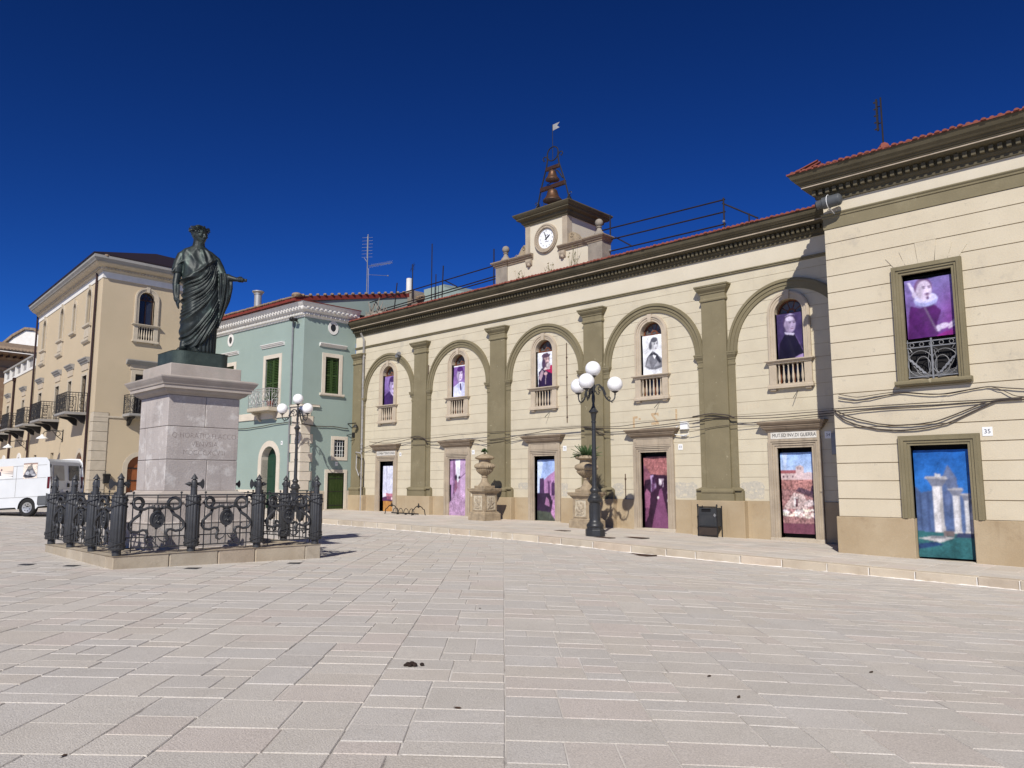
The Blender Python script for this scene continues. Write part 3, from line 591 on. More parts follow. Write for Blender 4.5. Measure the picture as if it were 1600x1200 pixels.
def p_ruff():
    p = Pic(1.15, 1.54, 72, 98, (.14, .05, .22)); p.grad((.13, .04, .21), (.20, .16, .40)); p.put(smooth(p.u, .5, 1)*(1-p.v)*.8, (.22, .03, .26)); p.poly([(0, 0), (.62, 0), (.62, .22), (.72, .42), (.56, .56), (.3, .5), (.1, .56), (.05, .4)], (.075, .012, .11)).poly([(.06, .96), (.11, .97), (.28, .72), (.2, .68)], (.62, .56, .76))
    p.ell(.42, .64, .24, .115, (.44, .44, .72)).ell(.42, .665, .215, .085, (.60, .56, .80))
    for k in range(11): p.ell(.22+.04*k, .585-.012*math.sin(k*.32)*2, .013, .03, (.3, .32, .62))
    face(p, .40, .80, .17, (.60, .50, .66), (.13, .06, .16), .4, 'm', bald=True); p.ell(.46, .665, .03, .03, (.12, .06, .15)).ell(.2, .74, .05, .05, (.58, .5, .68))
    p.poly([(.6, 0), (1, 0), (1, .08), (.82, .07), (.62, .02)], (.26, .02, .22)).ell(.74, .16, .11, .045, (.58, .48, .66), .25).poly([(.8, .16), (.98, .26), (1, .22), (.86, .14)], (.58, .48, .66)).poly([(.82, .13), (1, .19), (1, .16), (.84, .1)], (.56, .46, .64)).ell(.64, .13, .05, .05, (.62, .54, .72))
    p.poly([(.36, .52), (.4, .52), (.62, .1), (.58, .1)], (.16, .1, .2)); return p.noise(.08, 2, 41)
# ---------------------------------------------------------------- wall builder with rectangular and arched openings
def pieces(a0, a1, c0, c1, ops, n=6):
    """polygons (a, c) of the band c0..c1 of a wall with openings (cx, hw, cb, cs, arched)"""
    cuts = {c0, c1}
    for cx, hw, cb, cs, ar in ops:
        for z in (cb, cs, cs+hw if ar else cs):
            if c0 < z < c1: cuts.add(z)
    cuts = sorted(cuts); out = []
    for z0, z1 in zip(cuts[:-1], cuts[1:]):
        zm = (z0+z1)/2; act = []
        for cx, hw, cb, cs, ar in sorted(ops):
            if cx+hw <= a0 or cx-hw >= a1: continue
            if cb < zm < cs: act.append((cx, lambda z, hw=hw: hw, 1))
            elif ar and cs <= zm < cs+hw: act.append((cx, lambda z, hw=hw, cs=cs: math.sqrt(max(0, hw*hw-(z-cs)**2)), n))
        left = [(a0, z0), (a0, z1)]
        for cx, f, k in act:
            zs = [z0+(z1-z0)*i/k for i in range(k+1)]
            out.append([(cx-f(z), z) for z in zs]+left[::-1]); left = [(cx+f(z), z) for z in zs]
        out.append([(a1, z0), (a1, z1)]+left[::-1])
    return out
def courses(F, a0, a1, lines, ops, m, par, gap, b0, b1, wob=.0):
    for c0, c1 in zip(lines[:-1], lines[1:]):
        L, Rr = [], []; mid = [o[0] for o in ops if a0 < o[0] < a1]
        ps = pieces(a0, a1, c0+gap/2, c1-gap/2, ops)
        groups = {}
        for p in ps:
            ca = (min(q[0] for q in p)+max(q[0] for q in p))/2
            full = min(q[0] for q in p) < a0+.01 and max(q[0] for q in p) > a1-.01
            groups.setdefault('f' if full else sum(ca > x for x in mid), []).append(p)
        if 'f' in groups and len(groups) > 1:      # band partly above an opening: two stones meeting on the axis stay with the upper one
            allp = [p for g in groups.values() for p in g]; groups = {0: allp}
        for g in groups.values():
            b = B(F); e = random.uniform(-wob, wob)
            for p in g: b.poly(p, b0, b1+e)
            ob('wall_course', b, m, par)

# ---------------------------------------------------------------- town hall
FH = Fr((0, 0, 0), (1, 0, 0), (0, -1, 0)); BAY = [0, 5.2, 10.4, 15.6, 20.8]; A0, A1 = -2.886, 23.4
TH = root('town_hall', (10, 0, 0), 'long cream town hall with olive pilasters and five blind arches', 'town hall')
WHW = .46; WS = 7.03
ops = []
for x in BAY: ops += [(x, .56, -2, 2.71, False), (x, WHW, 4.74, WS, True)]
b = B(FH)
for c0, c1 in ((-.9, 9.4),):
    for p in pieces(A0, A1, c0, c1, ops, 10): b.poly(p, -.36, -.012)
ob('wall', b, M_['groove'], TH)
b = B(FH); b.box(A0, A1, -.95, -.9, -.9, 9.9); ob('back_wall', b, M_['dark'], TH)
CL = [1.03]+[1.385+.411*k for k in range(18)]; CL = [z for z in CL if z < 8.5]+[8.65]
for x in BAY:
    aL = -2.886 if x == 0 else x-2.6; aR = x+2.6
    courses(FH, aL+.002, aR-.002, CL, [o for o in ops if o[0] == x], M_['cream'], TH, .011, -.012, 0., .0015)
b = B(FH); b.box(A0, A1, -.012, .002, 8.74, 9.33); ob('frieze', b, M_['frieze'], TH)
b = B(FH); b.box(A0, A1, 0, .05, 8.65, 8.70); b.box(A0, A1, 0, .075, 8.70, 8.745); ob('string_course', b, M_['olive'], TH, bev=.008)
# plinth between door frames and pilaster plinths
for i, x in enumerate([-2.6]+BAY):
    lo = A0 if i == 0 else x+.86; hi = -.86 if i == 0 else (x+5.2-.86 if x < 20 else A1)
    b = B(FH); b.box(lo, hi, -.012, .045, -.9, 1.03); ob('plinth', b, M_['plinth'], TH, bev=.01)
def around(x, hw, d): return [(x-hw, 0), (x-hw, d), (x+hw, d), (x+hw, 0)]
for i, x in enumerate([-2.6+5.2*k for k in range(6)]):
    hl = x-.45 if i else A0+.002; nl = x-.69 if i else A0+.003
    def ard(hw, d): return around(x, hw, d) if i else [(A0+.002, d), (x+hw, d), (x+hw, 0)]
    b = B(FH); b.box(max(A0, x-.97), x+.97, .0, .29, -.9, 1.03); ob('pilaster_plinth', b, M_['plinth'], TH, bev=.012)
    b = B(FH); b.box(max(A0+.001, x-.86), x+.86, .0, .12, 1.03, 1.36); b.sweep(ard(.69, .05), [(0, 1.36), (.14, 1.36), (.14, 1.40), (0, 1.47)], sgn=-1)
    b.box(max(A0, x-.6), x+.6, .1, .25, 1.03, 1.26); b.sweep(ard(.45, .14), [(0, 1.26), (.11, 1.26), (.135, 1.30), (.135, 1.36), (.10, 1.40), (.03, 1.43), (0, 1.43)], sgn=-1)
    ob('pilaster_base', b, M_['olive'], TH)
    b = B(FH); b.box(nl, x+.69, -.001, .05, 1.44, 5.6); ob('arch_pier', b, M_['olive'], TH, bev=.006)
    b = B(FH); b.box(hl, x+.45, .0, .14, 1.42, 7.86); ob('pilaster_shaft', b, M_['olive'], TH, bev=.008)
    b = B(FH)
    b.sweep(ard(.45, .14), [(0, 7.82), (.035, 7.82), (.045, 7.86), (.035, 7.90), (.012, 7.92), (.012, 8.06), (.04, 8.08), (.05, 8.12), (.12, 8.20), (.15, 8.25), (.15, 8.29), (.18, 8.31), (.18, 8.36), (0, 8.37)], sgn=-1)
    ob('pilaster_capital', b, M_['olive'], TH)
    pr = [(0, 5.55), (.02, 5.55), (.025, 5.60), (.008, 5.62), (.008, 5.72), (.03, 5.74), (.035, 5.79), (.09, 5.86), (.12, 5.90), (.12, 5.94), (.14, 5.95), (.14, 6.0), (0, 6.0)]
    b = B(FH)
    if i: b.sweep([(x-.69, 0), (x-.69, .05), (x-.452, .05)], [(o*.78, z) for o, z in pr], sgn=-1)
    b.sweep([(x+.452, .05), (x+.69, .05), (x+.69, 0)], [(o*.78, z) for o, z in pr], sgn=-1); b.box(nl, x+.69, 0, .05, 5.59, 6.0)
    ob('impost', b, M_['olive'], TH)
for x in BAY:
    b = B(FH)
    for r0, r1, d in ((1.81, 1.925, .05), (1.925, 2.04, .075), (2.04, 2.10, .115), (2.10, 2.14, .095)):
        b.strip(arc(x, 6.0, r0, PI, 0, 40), arc(x, 6.0, r1, PI, 0, 40), -.005, d)
    ob('arch_moulding', b, M_['olive'], TH)
# entablature
CP = [(0, 9.33), (.06, 9.33), (.06, 9.41), (.10, 9.43), (.13, 9.48), (.13, 9.66), (.33, 9.675), (.35, 9.70), (.385, 9.715), (.385, 9.765), (.41, 9.775), (.41, 9.80), (.44, 9.81), (.45, 9.845), (.485, 9.86), (.50, 9.88), (.545, 9.93), (.57, 10.0), (.575, 10.05), (.575, 10.075), (0, 10.09)]
b = B(FH); b.sweep([(A0-.32, 0), (23.3, 0)], CP, sgn=-1); ob('cornice', b, M_['olived'], TH)
b = B(FH); b.sweep([(A0-.32, 0), (23.3, 0)], [(.387, 9.722), (.392, 9.722), (.392, 9.76), (.387, 9.76)], sgn=-1); ob('cornice_lip', b, M_['stone'], TH)
b = B(FH); x = A0-.25
while x < 23.2: b.box(x, x+.085, .13, .235, 9.505, 9.64); x += .165
ob('dentils', b, M_['olived'], TH, kind='stuff')
def tiles(b, F, a0, a1, d0, c0, ln, sl, sp=.21, r=.085, over=.0):     # rows of curved cover tiles along an eave
    k = int((a1-a0)/sp)
    for i in range(k+1):
        a = a0+sp*i; j = random.uniform(-.02, .02); h = random.uniform(-.008, .008); n = len(b.v); q = 6
        for e, (t, s) in enumerate(((0, 1), (ln, .85))):
            for kk in range(q+1):
                th = PI*kk/q; p = (a+r*s*math.cos(th), d0+j-t*math.cos(sl), c0+h+t*math.sin(sl)+r*s*math.sin(th)*.9); b.v.append(F(p))
            
        for kk in range(q): b.f.append((n+kk, n+kk+1, n+q+2+kk, n+q+1+kk))
        b.f.append(tuple(n+kk for kk in range(q+1)))
b = B(FH); b.add([(A0-.3, .62, 10.06), (23.3, .62, 10.06), (23.3, -8, 11.4), (A0-.3, -8, 11.4), (A0-.3, .62, 10.095), (23.3, .62, 10.095), (23.3, -8, 11.45), (A0-.3, -8, 11.45)], [(0, 1, 2, 3), (7, 6, 5, 4), (0, 4, 5, 1), (1, 5, 6, 2), (2, 6, 7, 3), (3, 7, 4, 0)])
rf = ob('roof', b, M_['tile'], TH)
b = B(FH); tiles(b, FH, A0-.25, 23.0, .63, 10.075, .9, .155, .17, .065); ob('roof_tiles', b, M_['tile'], rf, kind='stuff')

# windows of the upper floor
bal_prof = [(.042, 0), (.042, .035), (.028, .05), (.03, .06), (.052, .13), (.055, .17), (.038, .27), (.024, .38), (.022, .43), (.034, .45), (.034, .465), (.042, .47), (.042, .51)]
def baluster(F, a, bb_, c, h, m, par, w_=1.): 
    b = B(); b.lathe([(r*w_, z*h/.51) for r, z in bal_prof], n=10); 
    o = ob('baluster', b, m, par, smooth=True); p = F((a, bb_, c)); o.location = p-WL[par]; 
    for v in o.data.vertices: v.co -= Vector((0, 0, 0))
    o.data.transform(Matrix.Translation(WL[par]-Vector((0, 0, 0)))); return o
first_bal = {}
def put_baluster(key, F, a, bb_, c, h, m, par, w_=1.):
    p = F((a, bb_, c))-WL[par]
    if key in first_bal:
        o = first_bal[key].copy(); COL.objects.link(o); o.parent = par; o.location = p; return o
    me_b = B(); me_b.lathe([(r*w_*.80, z*h/.51) for r, z in bal_prof], n=10)
    me = bpy.data.meshes.new('baluster'); me.from_pydata([tuple(v) for v in me_b.v], [], me_b.f)
    for q in me.polygons: q.use_smooth = True
    me.set_sharp_from_angle(angle=R(38)); me.materials.append(m)
    o = bpy.data.objects.new('baluster', me); COL.objects.link(o); o.parent = par; o.location = p; first_bal[key] = o; return o
def stone_window(F, x, par, zb, ztop, zs, hw, m, md, sc=1., glass=True, key='th'):
    """arched surround with keystone over a small balustrade; zb base bottom, ztop rail top, zs spring"""
    b = B(F)
    for r0, r1, d in ((hw, hw+.075*sc, .05), (hw+.075*sc, hw+.15*sc, .07), (hw+.15*sc, hw+.20*sc, .10), (hw+.20*sc, hw+.235*sc, .085)):
        P = [(x-r0, ztop)]+arc(x, zs, r0, PI, 0, 18)+[(x+r0, ztop)]; Q = [(x-r1, ztop)]+arc(x, zs, r1, PI, 0, 18)+[(x+r1, ztop)]
        b.strip(P, Q, -.16 if r0 == hw else -.005, d)
    sr = ob('window_surround', b, m, par)
    b = B(F); b.poly([(x-.06, zs+hw-.02), (x+.06, zs+hw-.02), (x+.085, zs+hw+.255*sc), (x-.085, zs+hw+.255*sc)], 0, .125); ob('keystone', b, m, sr, bev=.008)
    e = hw+.235*sc
    b = B(F); b.sweep(around(x, e, .10), [(0, ztop-.12), (.02, ztop-.12), (.03, ztop-.09), (.08, ztop-.05), (.10, ztop-.035), (.10, ztop), (0, ztop)], sgn=-1); b.box(x-e, x+e, -.16, .1, ztop-.119, ztop-.001); ob('window_rail', b, m, par)
    b = B(F); b.sweep(around(x, e, .10), [(0, zb+.08), (.05, zb+.08), (.05, zb+.16), (.03, zb+.18), (.03, zb+.22), (0, zb+.22)], sgn=-1); b.box(x-e, x+e, -.16, .1, zb+.081, zb+.219)
    for s in (-1, 1): b.side([(0, zb+.08), (.12, zb+.08), (.10, zb+.02), (.03, zb), (0, zb)], x+s*(e-.12)-.09, x+s*(e-.12)+.09)
    ob('window_base', b, m, par)
    for s in (-1, 1):
        b = B(F); u0, u1 = sorted((x+s*hw, x+s*e)); b.box(u0, u1, -.1, .09, zb+.22, ztop-.12); ob('window_pedestal', b, m, par, bev=.006)
    for k in range(6): put_baluster(key, F, x-hw+.08+(2*hw-.16)*k/5, .03, zb+.22, ztop-.12-zb-.22, m, par)
    # timber frame, fanlight
    b = B(F); b.box(x-hw, x+hw, -.24, -.19, zs-.05, zs+.03)
    b.strip(arc(x, zs, hw-.05, PI, 0, 16), arc(x, zs, hw+.01, PI, 0, 16), -.24, -.20); b.strip(arc(x, zs+.02, .10, PI, 0, 8), arc(x, zs+.02, .15, PI, 0, 8), -.235, -.205)
    for t in (36, 72, 108, 144):
        t = R(t); b.tube([(x+.13*math.cos(t), -.215, zs+.13*math.sin(t)), (x+(hw-.03)*math.cos(t), -.215, zs+(hw-.03)*math.sin(t))], .014, 4)
    b.box(x-hw, x-hw+.05, -.24, -.2, zb+.2, zs-.05); b.box(x+hw-.05, x+hw, -.24, -.2, zb+.2, zs-.05); b.box(x-.035, x+.035, -.24, -.2, zb+.2, zs-.05)
    fr = ob('window_frame', b, M_['wood'] if key == 'th' else M_['woodd'], par)
    b = B(F); b.poly([(x-hw, zb+.2), (x+hw, zb+.2)]+arc(x, zs, hw, 0, PI, 14), -.235, -.225); ob('pane', b, M_['glass'], fr)
    if key == 'th': b = B(F); b.poly([(x-hw+.06, zs+.03), (x+hw-.06, zs+.03)]+arc(x, zs+.03, hw-.10, 0, PI, 14), -.222, -.218); ob('fan_pane', b, M_['fan'], fr)
for x in BAY: stone_window(FH, x, TH, 4.52, 5.51, WS, WHW, M_['stonel'], None)

# doors of the ground floor
def stone_door(F, x, par, hw, zt, zb, ho, th, lint=True, mat_=M_['stone']):
    b = B(F); z0 = zb-.4
    for r0, r1, d in ((hw, hw+.07, .06), (hw+.07, hw+.14, .085), (hw+.14, hw+.2, .11), (hw+.2, ho, .09)):
        o0, o1 = r0-hw, r1-hw
        b.strip([(x-r0, z0), (x-r0, zt+o0), (x+r0, zt+o0), (x+r0, z0)], [(x-r1, z0), (x-r1, zt+o1*.9), (x+r1, zt+o1*.9), (x+r1, z0)], -.3 if r0 == hw else -.012, d)
    dr = ob('door_surround', b, mat_, par)
    b = B(F); b.box(x-ho+.02, x+ho-.02, -.01, .085, zt+.26, 3.24); ob('door_frieze', b, mat_, dr)
    b = B(F); b.sweep(around(x, ho, .09), [(0, 3.235), (.03, 3.235), (.04, 3.27), (.09, 3.30), (.12, 3.34), (.12, 3.37), (.15, 3.38), (.15, 3.42), (.19, 3.44), (.23, 3.49), (.24, 3.51), (.24, 3.535), (0, 3.545)], sgn=-1); b.box(x-ho, x+ho, 0, .09, 3.236, 3.54)
    ob('door_cornice', b, M_['stoned'], dr)
    b = B(F); b.box(x-ho-.02, x+ho+.02, -.3, .12, zb-.4, zb+th); ob('threshold', b, M_['kerb'], dr, bev=.015); tint(bpy.data.objects[-1] if False else dr.children[-1], (1, 1, 1))
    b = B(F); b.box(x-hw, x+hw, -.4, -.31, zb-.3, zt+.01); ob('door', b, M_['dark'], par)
    return dr
for i, x in enumerate(BAY):
    zb = wz(x); dr = stone_door(FH, x, TH, .56, 2.71, zb, .85, .09 if i in (3, 4) else .02)
    if i in (0, 4):
        b = B(FH); b.box(x-.74, x+.74, .084, .095, 2.99, 3.20); ob('lintel_panel', b, M_['lint'], dr, bev=.004)
        text('lintel_inscription', 'MUT.ED INV.DI GUERRA' if i == 4 else 'COMBATTENTI E RED.', FH, x+.02, 3.095, .0965, .155, M_['black'], dr, ext=.002, sx=.84 if i == 4 else .92)
    else:
        b = B(FH); b.strip([(x-.7, 3.0), (x+.7, 3.0), (x+.7, 3.19), (x-.7, 3.19)], [(x-.76, 2.97), (x+.76, 2.97), (x+.76, 3.22), (x-.76, 3.22)], .08, .10, True); ob('frieze_moulding', b, M_['stone'], dr)
GB = 'printed banners in the doorways'; GW = 'portrait banners in the windows'
for i, (pic, lb) in enumerate(((p_roofs(), 'lavender banner with small red roofs above an orange board in the leftmost doorway'), (p_alley(), 'mauve banner printed with a narrow cobbled alley in the stone doorway beside the lidded urn'),
        (p_castle(), 'banner of a purple castle under blue sky between the urns'), (p_corridor(), 'dark magenta banner of a vaulted corridor in the doorway right of the lamp'), (p_ruins(), 'banner of pinkish ruins below a towered church in the doorway lettered above'))):
    x = BAY[i]; zb = wz(x)
    banner('banner', pic, FH, x+(.0 if i else .02), 2.71-.15-pic.h if i not in (1, 0) else (2.70-pic.h if i == 1 else .76), -.17 if i != 1 else -.03, lb, group=GB, seed=i+1)
b = B(FH); b.box(-.5, .5, -.21, -.185, wz(0)+.02, .78); ob('board', b, M_['orangew'], bev=.006, label='orange-brown wooden board closing the foot of the leftmost stone doorway', cat='board')
for i, (pic, lb) in enumerate(((p_mous(), 'purple banner of a moustached man in the leftmost arched window'), (p_white(), 'violet banner of a man in a white suit and dark tie'), (p_king(), 'banner of a bearded crowned figure in a red cloak'),
        (p_engr(), 'black and white engraved portrait banner of a man in dark coat'), (p_priest(), 'dark blue banner of a man with white clerical collar'))):
    banner('banner', pic, FH, BAY[i]+.01, 5.50, -.10, lb, group=GW, seed=i+11)
# letters left on the wall of the fourth bay
b = B(FH); b.box(14.72, 14.80, 0, .004, 3.62, 4.05); b.box(14.80, 14.93, 0, .004, 3.97, 4.05); b.box(14.98, 15.06, 0, .004, 3.9, 3.97); ob('ghost_letter', b, M_['ghost'], TH)
b = B(FH); b.box(15.52, 15.83, 0, .004, 4.05, 4.12); b.add([(15.52, .004, 4.05), (15.62, .004, 4.05), (15.83, .004, 3.78), (15.73, .004, 3.78)], [(0, 1, 2, 3)]); b.box(15.52, 15.83, 0, .004, 3.70, 3.78); b.box(15.79, 15.83, 0, .0045, 4.0, 4.05); ob('ghost_letter', b, M_['ghost'], TH)
b = B(FH); b.box(16.53, 16.60, 0, .004, 3.80, 4.2); ob('ghost_letter', b, M_['ghost'], TH)
b = B(FH)
for k in range(6): b.box(18.95+.13*k, 18.95+.13*k+.07, 0, .003, 3.95+.02*k, 4.12+.02*k)
ob('ghost_letter', b, M_['cream2'], TH)
# patches of bare render
for x, z, w_, h_ in ((11.35, 1.32, .5, .3), (11.3, .95+.14, .6, .22), (16.85, 1.08, .92, .58), (19.3, 1.08, .9, .58), (9.2, 1.35, .55, .3), (14.0, 1.12, .5, .5), (6.4, 1.2, .4, .3)):
    n = 36; pts = []
    for k in range(n):
        cu_, su_ = math.cos(2*PI*k/n), math.sin(2*PI*k/n); q_ = random.uniform(.86, 1.06); pts.append((x+w_/2*math.copysign(abs(cu_)**.45, cu_)*q_, z+h_/2+h_/2*math.copysign(abs(su_)**.45, su_)*q_))
    b = B(FH); b.poly(pts, -.001, .0018); ob('plaster_patch', b, M_['patch'], TH)
# downpipe and conduits
b = B(FH); b.tube([(-2.03, .33, 9.4), (-2.03, .12, 9.1), (-2.03, .10, 3.2)], .055, 8); 
for z in (8.2, 6.6, 5.0, 3.6): b.lathe([(.07, -.03), (.07, .03)], (-2.03, .1, z), 8)
ob('downpipe', b, M_['zinc'], smooth=True, label='zinc downpipe at the left end of the town hall facade', cat='downpipe')
b = B(FH); b.tube([(-2.2, .32, 3.15), (-2.05, .42, 3.2), (-1.75, .33, 3.15), (-1.72, .3, 3.0), (-1.74, .30, wz(-1.7))], .035, 6); b.tube([(-2.15, .3, 3.1), (-2.1, .36, 2.4), (-1.9, .32, 2.0), (-1.8, .3, 2.2)], .03, 6)
ob('conduit', b, M_['zinc'], smooth=True, label='bent grey conduit below the downpipe at the left end of the facade', cat='conduit')
for x, z0, z1, lb in ((6.45-3.35+.0, 4.2, 7.2, 'thin rusty vertical conduit left of the second window'), (11.95-.35, 4.0, 7.2, 'thin rusty vertical conduit right of the middle window'), (14.35, -.05, 1.95, 'thin rusty vertical conduit left of the corridor banner')):
    b = B(FH); b.tube([(x, .02, z0), (x, .02, z1)], .018, 5)
    for z in np.arange(z0+.2, z1, .8): b.box(x-.035, x+.035, 0, .03, z, z+.03)
    ob('conduit', b, M_['rust'], label=lb, cat='conduit', group='thin conduits on the facade')
# ---------------------------------------------------------------- corner building (projecting block on the right)
YB = 2.4; FB = Fr((0, -YB, 0), (1, 0, 0), (0, -1, 0)); CX = 25.53; B0, B1 = 23.0, 42.
CB = root('corner_building', (26, -YB, -.3), 'pale yellow banded corner building projecting on the right with a tiled roof', 'building')
opb = [(CX, .585, 4.23, 6.97, False), (CX, .655, -2, 2.54, False), (CX+5.2, .585, 4.23, 6.97, False), (CX+5.2, .655, -2, 2.54, False)]
b = B(FB)
for p in pieces(B0+.02, B1, -1.2, 9.5, opb): b.poly(p, -.4, -.022)
b.box(B0+.02, B0+.4, -9, -.4, -1.2, 9.5); b.box(B1-.4, B1, -9, -.4, -1.2, 9.5)
ob('wall', b, M_['groove'], CB)
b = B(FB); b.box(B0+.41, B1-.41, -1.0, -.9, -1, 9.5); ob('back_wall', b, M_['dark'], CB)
CLB = [.71+.4714*k for k in range(17)]+[8.66]
ce = [(CX, .82, 4.03, 7.205, False), (CX, .925, -2, 2.79, False), (CX+5.2, .82, 4.03, 7.205, False), (CX+5.2, .925, -2, 2.79, False)]
courses(FB, B0, 36, CLB, ce, M_['cream2'], CB, .024, -.022, 0., .003)
Fs = Fr((B0, 0, 0), (0, 1, 0), (-1, 0, 0))
for c0, c1 in zip(CLB[:-1], CLB[1:]):
    b = B(Fs); b.box(-YB+.022, .2, -.02, 0., c0+.012, c1-.012); ob('wall_course', b, M_['cream2'], CB)
b = B(FB); b.box(B0, B1, -.022, .0, 9.1, 9.5); b.box(B0, B0+.02, -2.6, -.022, 8.66, 9.5); ob('frieze', b, M_['frieze'], CB)
b = B(FB); b.sweep([(B0, -2.5), (B0, 0), (B1, 0)], [(-.02, 8.66), (.02, 8.66), (.02, 8.97), (.045, 8.985), (.045, 9.02), (.03, 9.03), (.06, 9.07), (.06, 9.10), (-.02, 9.105)], sgn=-1); ob('string_band', b, M_['olive'], CB)
for x in (CX, CX+5.2):
    for k, (t0, t1, zt) in enumerate(((-.93, -.56, 7.50), (-.60, -.21, 7.62), (-.23, .27, 7.78), (.23, .62, 7.62), (.58, .93, 7.50))):
        b = B(FB); m0, m1 = t0*.82+(.01), t1*.82-(.01); b.poly([(x+m0, 7.205), (x+m1, 7.205), (x+t1*1.05-.012, zt), (x+t0*1.05+.012, zt)], .0, .014); ob('voussoir', b, M_['cream2'], CB)
# plinth
for u0, u1 in ((B0-.06, CX-.66), (CX+.66, CX+5.2-.66), (CX+5.2+.66, B1)):
    b = B(FB); b.box(u0, u1, -.3, .075, -1.2, .71); ob('plinth', b, M_['plinth'], CB, bev=.014)
b = B(FB); b.box(B0-.06, B0, -2.5, .0, -1.2, .71); ob('plinth', b, M_['plinth'], CB)
# window frame, sill, railing, door frame
for x in (CX, CX+5.2):
    b = B(FB)
    for r0, d in ((0, .07), (.07, .10), (.13, .13), (.19, .115)):
        r1 = {0: .07, .07: .13, .13: .19, .19: .235}[r0]
        b.strip([(x-.585-r0, 4.19), (x-.585-r0, 6.97+r0), (x+.585+r0, 6.97+r0), (x+.585+r0, 4.19)], [(x-.585-r1, 4.19), (x-.585-r1, 6.97+r1), (x+.585+r1, 6.97+r1), (x+.585+r1, 4.19)], -.35 if r0 == 0 else -.022, d)
    ob('window_surround', b, M_['olive'], CB)
    b = B(FB); b.side([(-.35, 4.06), (.15, 4.06), (.19, 4.10), (.19, 4.15), (.17, 4.19), (-.35, 4.19)], x-.88, x+.88); ob('window_sill', b, M_['olive'], CB)
    b = B(FB); b.box(x-.585, x+.585, -.33, -.30, 4.2, 6.96); wf = ob('window_frame', b, M_['dark'], CB)
    b = B(FB)
    for r0, r1, d in ((.655, .72, .05), (.72, .79, .075), (.79, .86, .105), (.86, .92, .09)):
        o0, o1 = (r0-.655)*.94, (r1-.655)*.94
        b.strip([(x-r0, .71), (x-r0, 2.54+o0), (x+r0, 2.54+o0), (x+r0, .71)], [(x-r1, .71), (x-r1, 2.54+o1), (x+r1, 2.54+o1), (x+r1, .71)], -.35 if r0 == .655 else -.022, d)
    ob('door_surround', b, M_['olive'], CB)
    b = B(FB); b.box(x-.655, x+.655, -.35, -.3, -1, 2.54); ob('door', b, M_['dark'], CB)
b = B(FB); b.box(CX-.66, CX+.66, -.3, .06, -1, wz(CX)-.0); o = ob('threshold', b, M_['kerb'], CB, bev=.01); tint(o)
b = B(FB); y = .0                                                       # wrought iron window guard
for z in (4.28, 5.04, 5.18): b.box(CX-.58, CX+.58, y-.012, y+.012, z-.013, z+.013)
for k in range(5):
    a = CX-.46+.23*k; b.tube([(a+.05*math.cos(t), y, 5.11+.05*math.sin(t)) for t in np.linspace(0, 2*PI, 12, endpoint=False)], .010, 4, True)
b.box(CX-.02, CX+.02, y-.015, y+.015, 4.2, 5.25)
for s in (-1, 1):
    b.tube([(CX+s*.28+.30*math.cos(t), y, 4.62+.33*math.sin(t)) for t in np.linspace(0, 2*PI, 26, endpoint=False)], .012, 4, True)
    b.tube([(CX+s*.22+.17*math.cos(t), y, 4.55+.24*math.sin(t)) for t in np.linspace(0, 2*PI, 22, endpoint=False)], .012, 4, True)
    b.tube([(CX+s*(.03+.52*math.sin(t)), y, 4.30+.70*(1-math.cos(t))*.95) for t in np.linspace(0, PI/2, 12)], .011, 4)
    b.tube([(CX+s*.08, y, 4.28), (CX+s*.10, y, 4.7), (CX+s*.05, y, 4.95)], .009, 4); b.tube([(CX+s*.15*math.cos(t), y, 4.86+.14*math.sin(t)) for t in np.linspace(0, PI, 9)], .010, 4)
    for k in range(5):                                                     # acanthus leaves
        t = .35+k*.3; P = (CX+s*(.13+.13*k*.55), y+.01, 4.34+.08*k); b.add([(P[0], y+.02, P[2]), (P[0]+s*.10, y+.035, P[2]+.02), (P[0]+s*.13, y+.03, P[2]+.10), (P[0]+s*.04, y+.025, P[2]+.06)], [(0, 1, 2, 3)])
    b.tube([(CX+s*.52, y, 5.02), (CX+s*.46, y+.01, 4.93), (CX+s*.55, y+.01, 4.9)], .012, 4); b.tube([(CX+s*.56, y, 4.25), (CX+s*.56, y, 5.25)], .012, 4)
    for k in range(5): b.tube([(CX+s*.1, y, 4.24+.02*k), (CX+s*.55, y, 4.30+.035*k)], .009, 4)
ob('window_guard', b, M_['grey'], smooth=True, label='curly wrought iron window guard below the ruff-collar portrait', cat='window guard')
banner('banner', p_ruff(), FB, CX+.01, 5.29, -.09, 'large purple banner of a man in a white ruff collar', group=GW, seed=21)
banner('banner', p_columns(), FB, CX, 2.54-.06-2.72, -.14, 'deep blue banner of white ruined columns in the corner building doorway', group=GB, seed=22)
# cornice and hipped roof
CP2 = [(-.02, 9.45), (.07, 9.45), (.07, 9.55), (.11, 9.57), (.14, 9.62), (.14, 9.80), (.36, 9.815), (.38, 9.84), (.42, 9.855), (.42, 9.90), (.45, 9.91), (.45, 9.95), (.49, 9.96), (.50, 10.0), (.54, 10.01), (.57, 10.05), (.63, 10.11), (.67, 10.19), (.69, 10.23), (.69, 10.255), (-.02, 10.27)]
b = B(FB); b.sweep([(B0, -9), (B0, 0), (B1, 0)], CP2, sgn=-1); ob('cornice', b, M_['olived'], CB)
b = B(FB); b.sweep([(B0, -9), (B0, 0), (B1, 0)], [(.422, 9.86), (.428, 9.86), (.428, 9.897), (.422, 9.897)], sgn=-1); ob('cornice_lip', b, M_['stone'], CB)
b = B(FB); x = B0-.2
while x < 40: b.box(x, x+.10, .14, .255, 9.645, 9.785); x += .19
for k in range(30): b.box(B0-.255, B0-.14, -.2-.19*k, -.1-.19*k, 9.645, 9.785)
ob('dentils', b, M_['olived'], CB, kind='stuff')
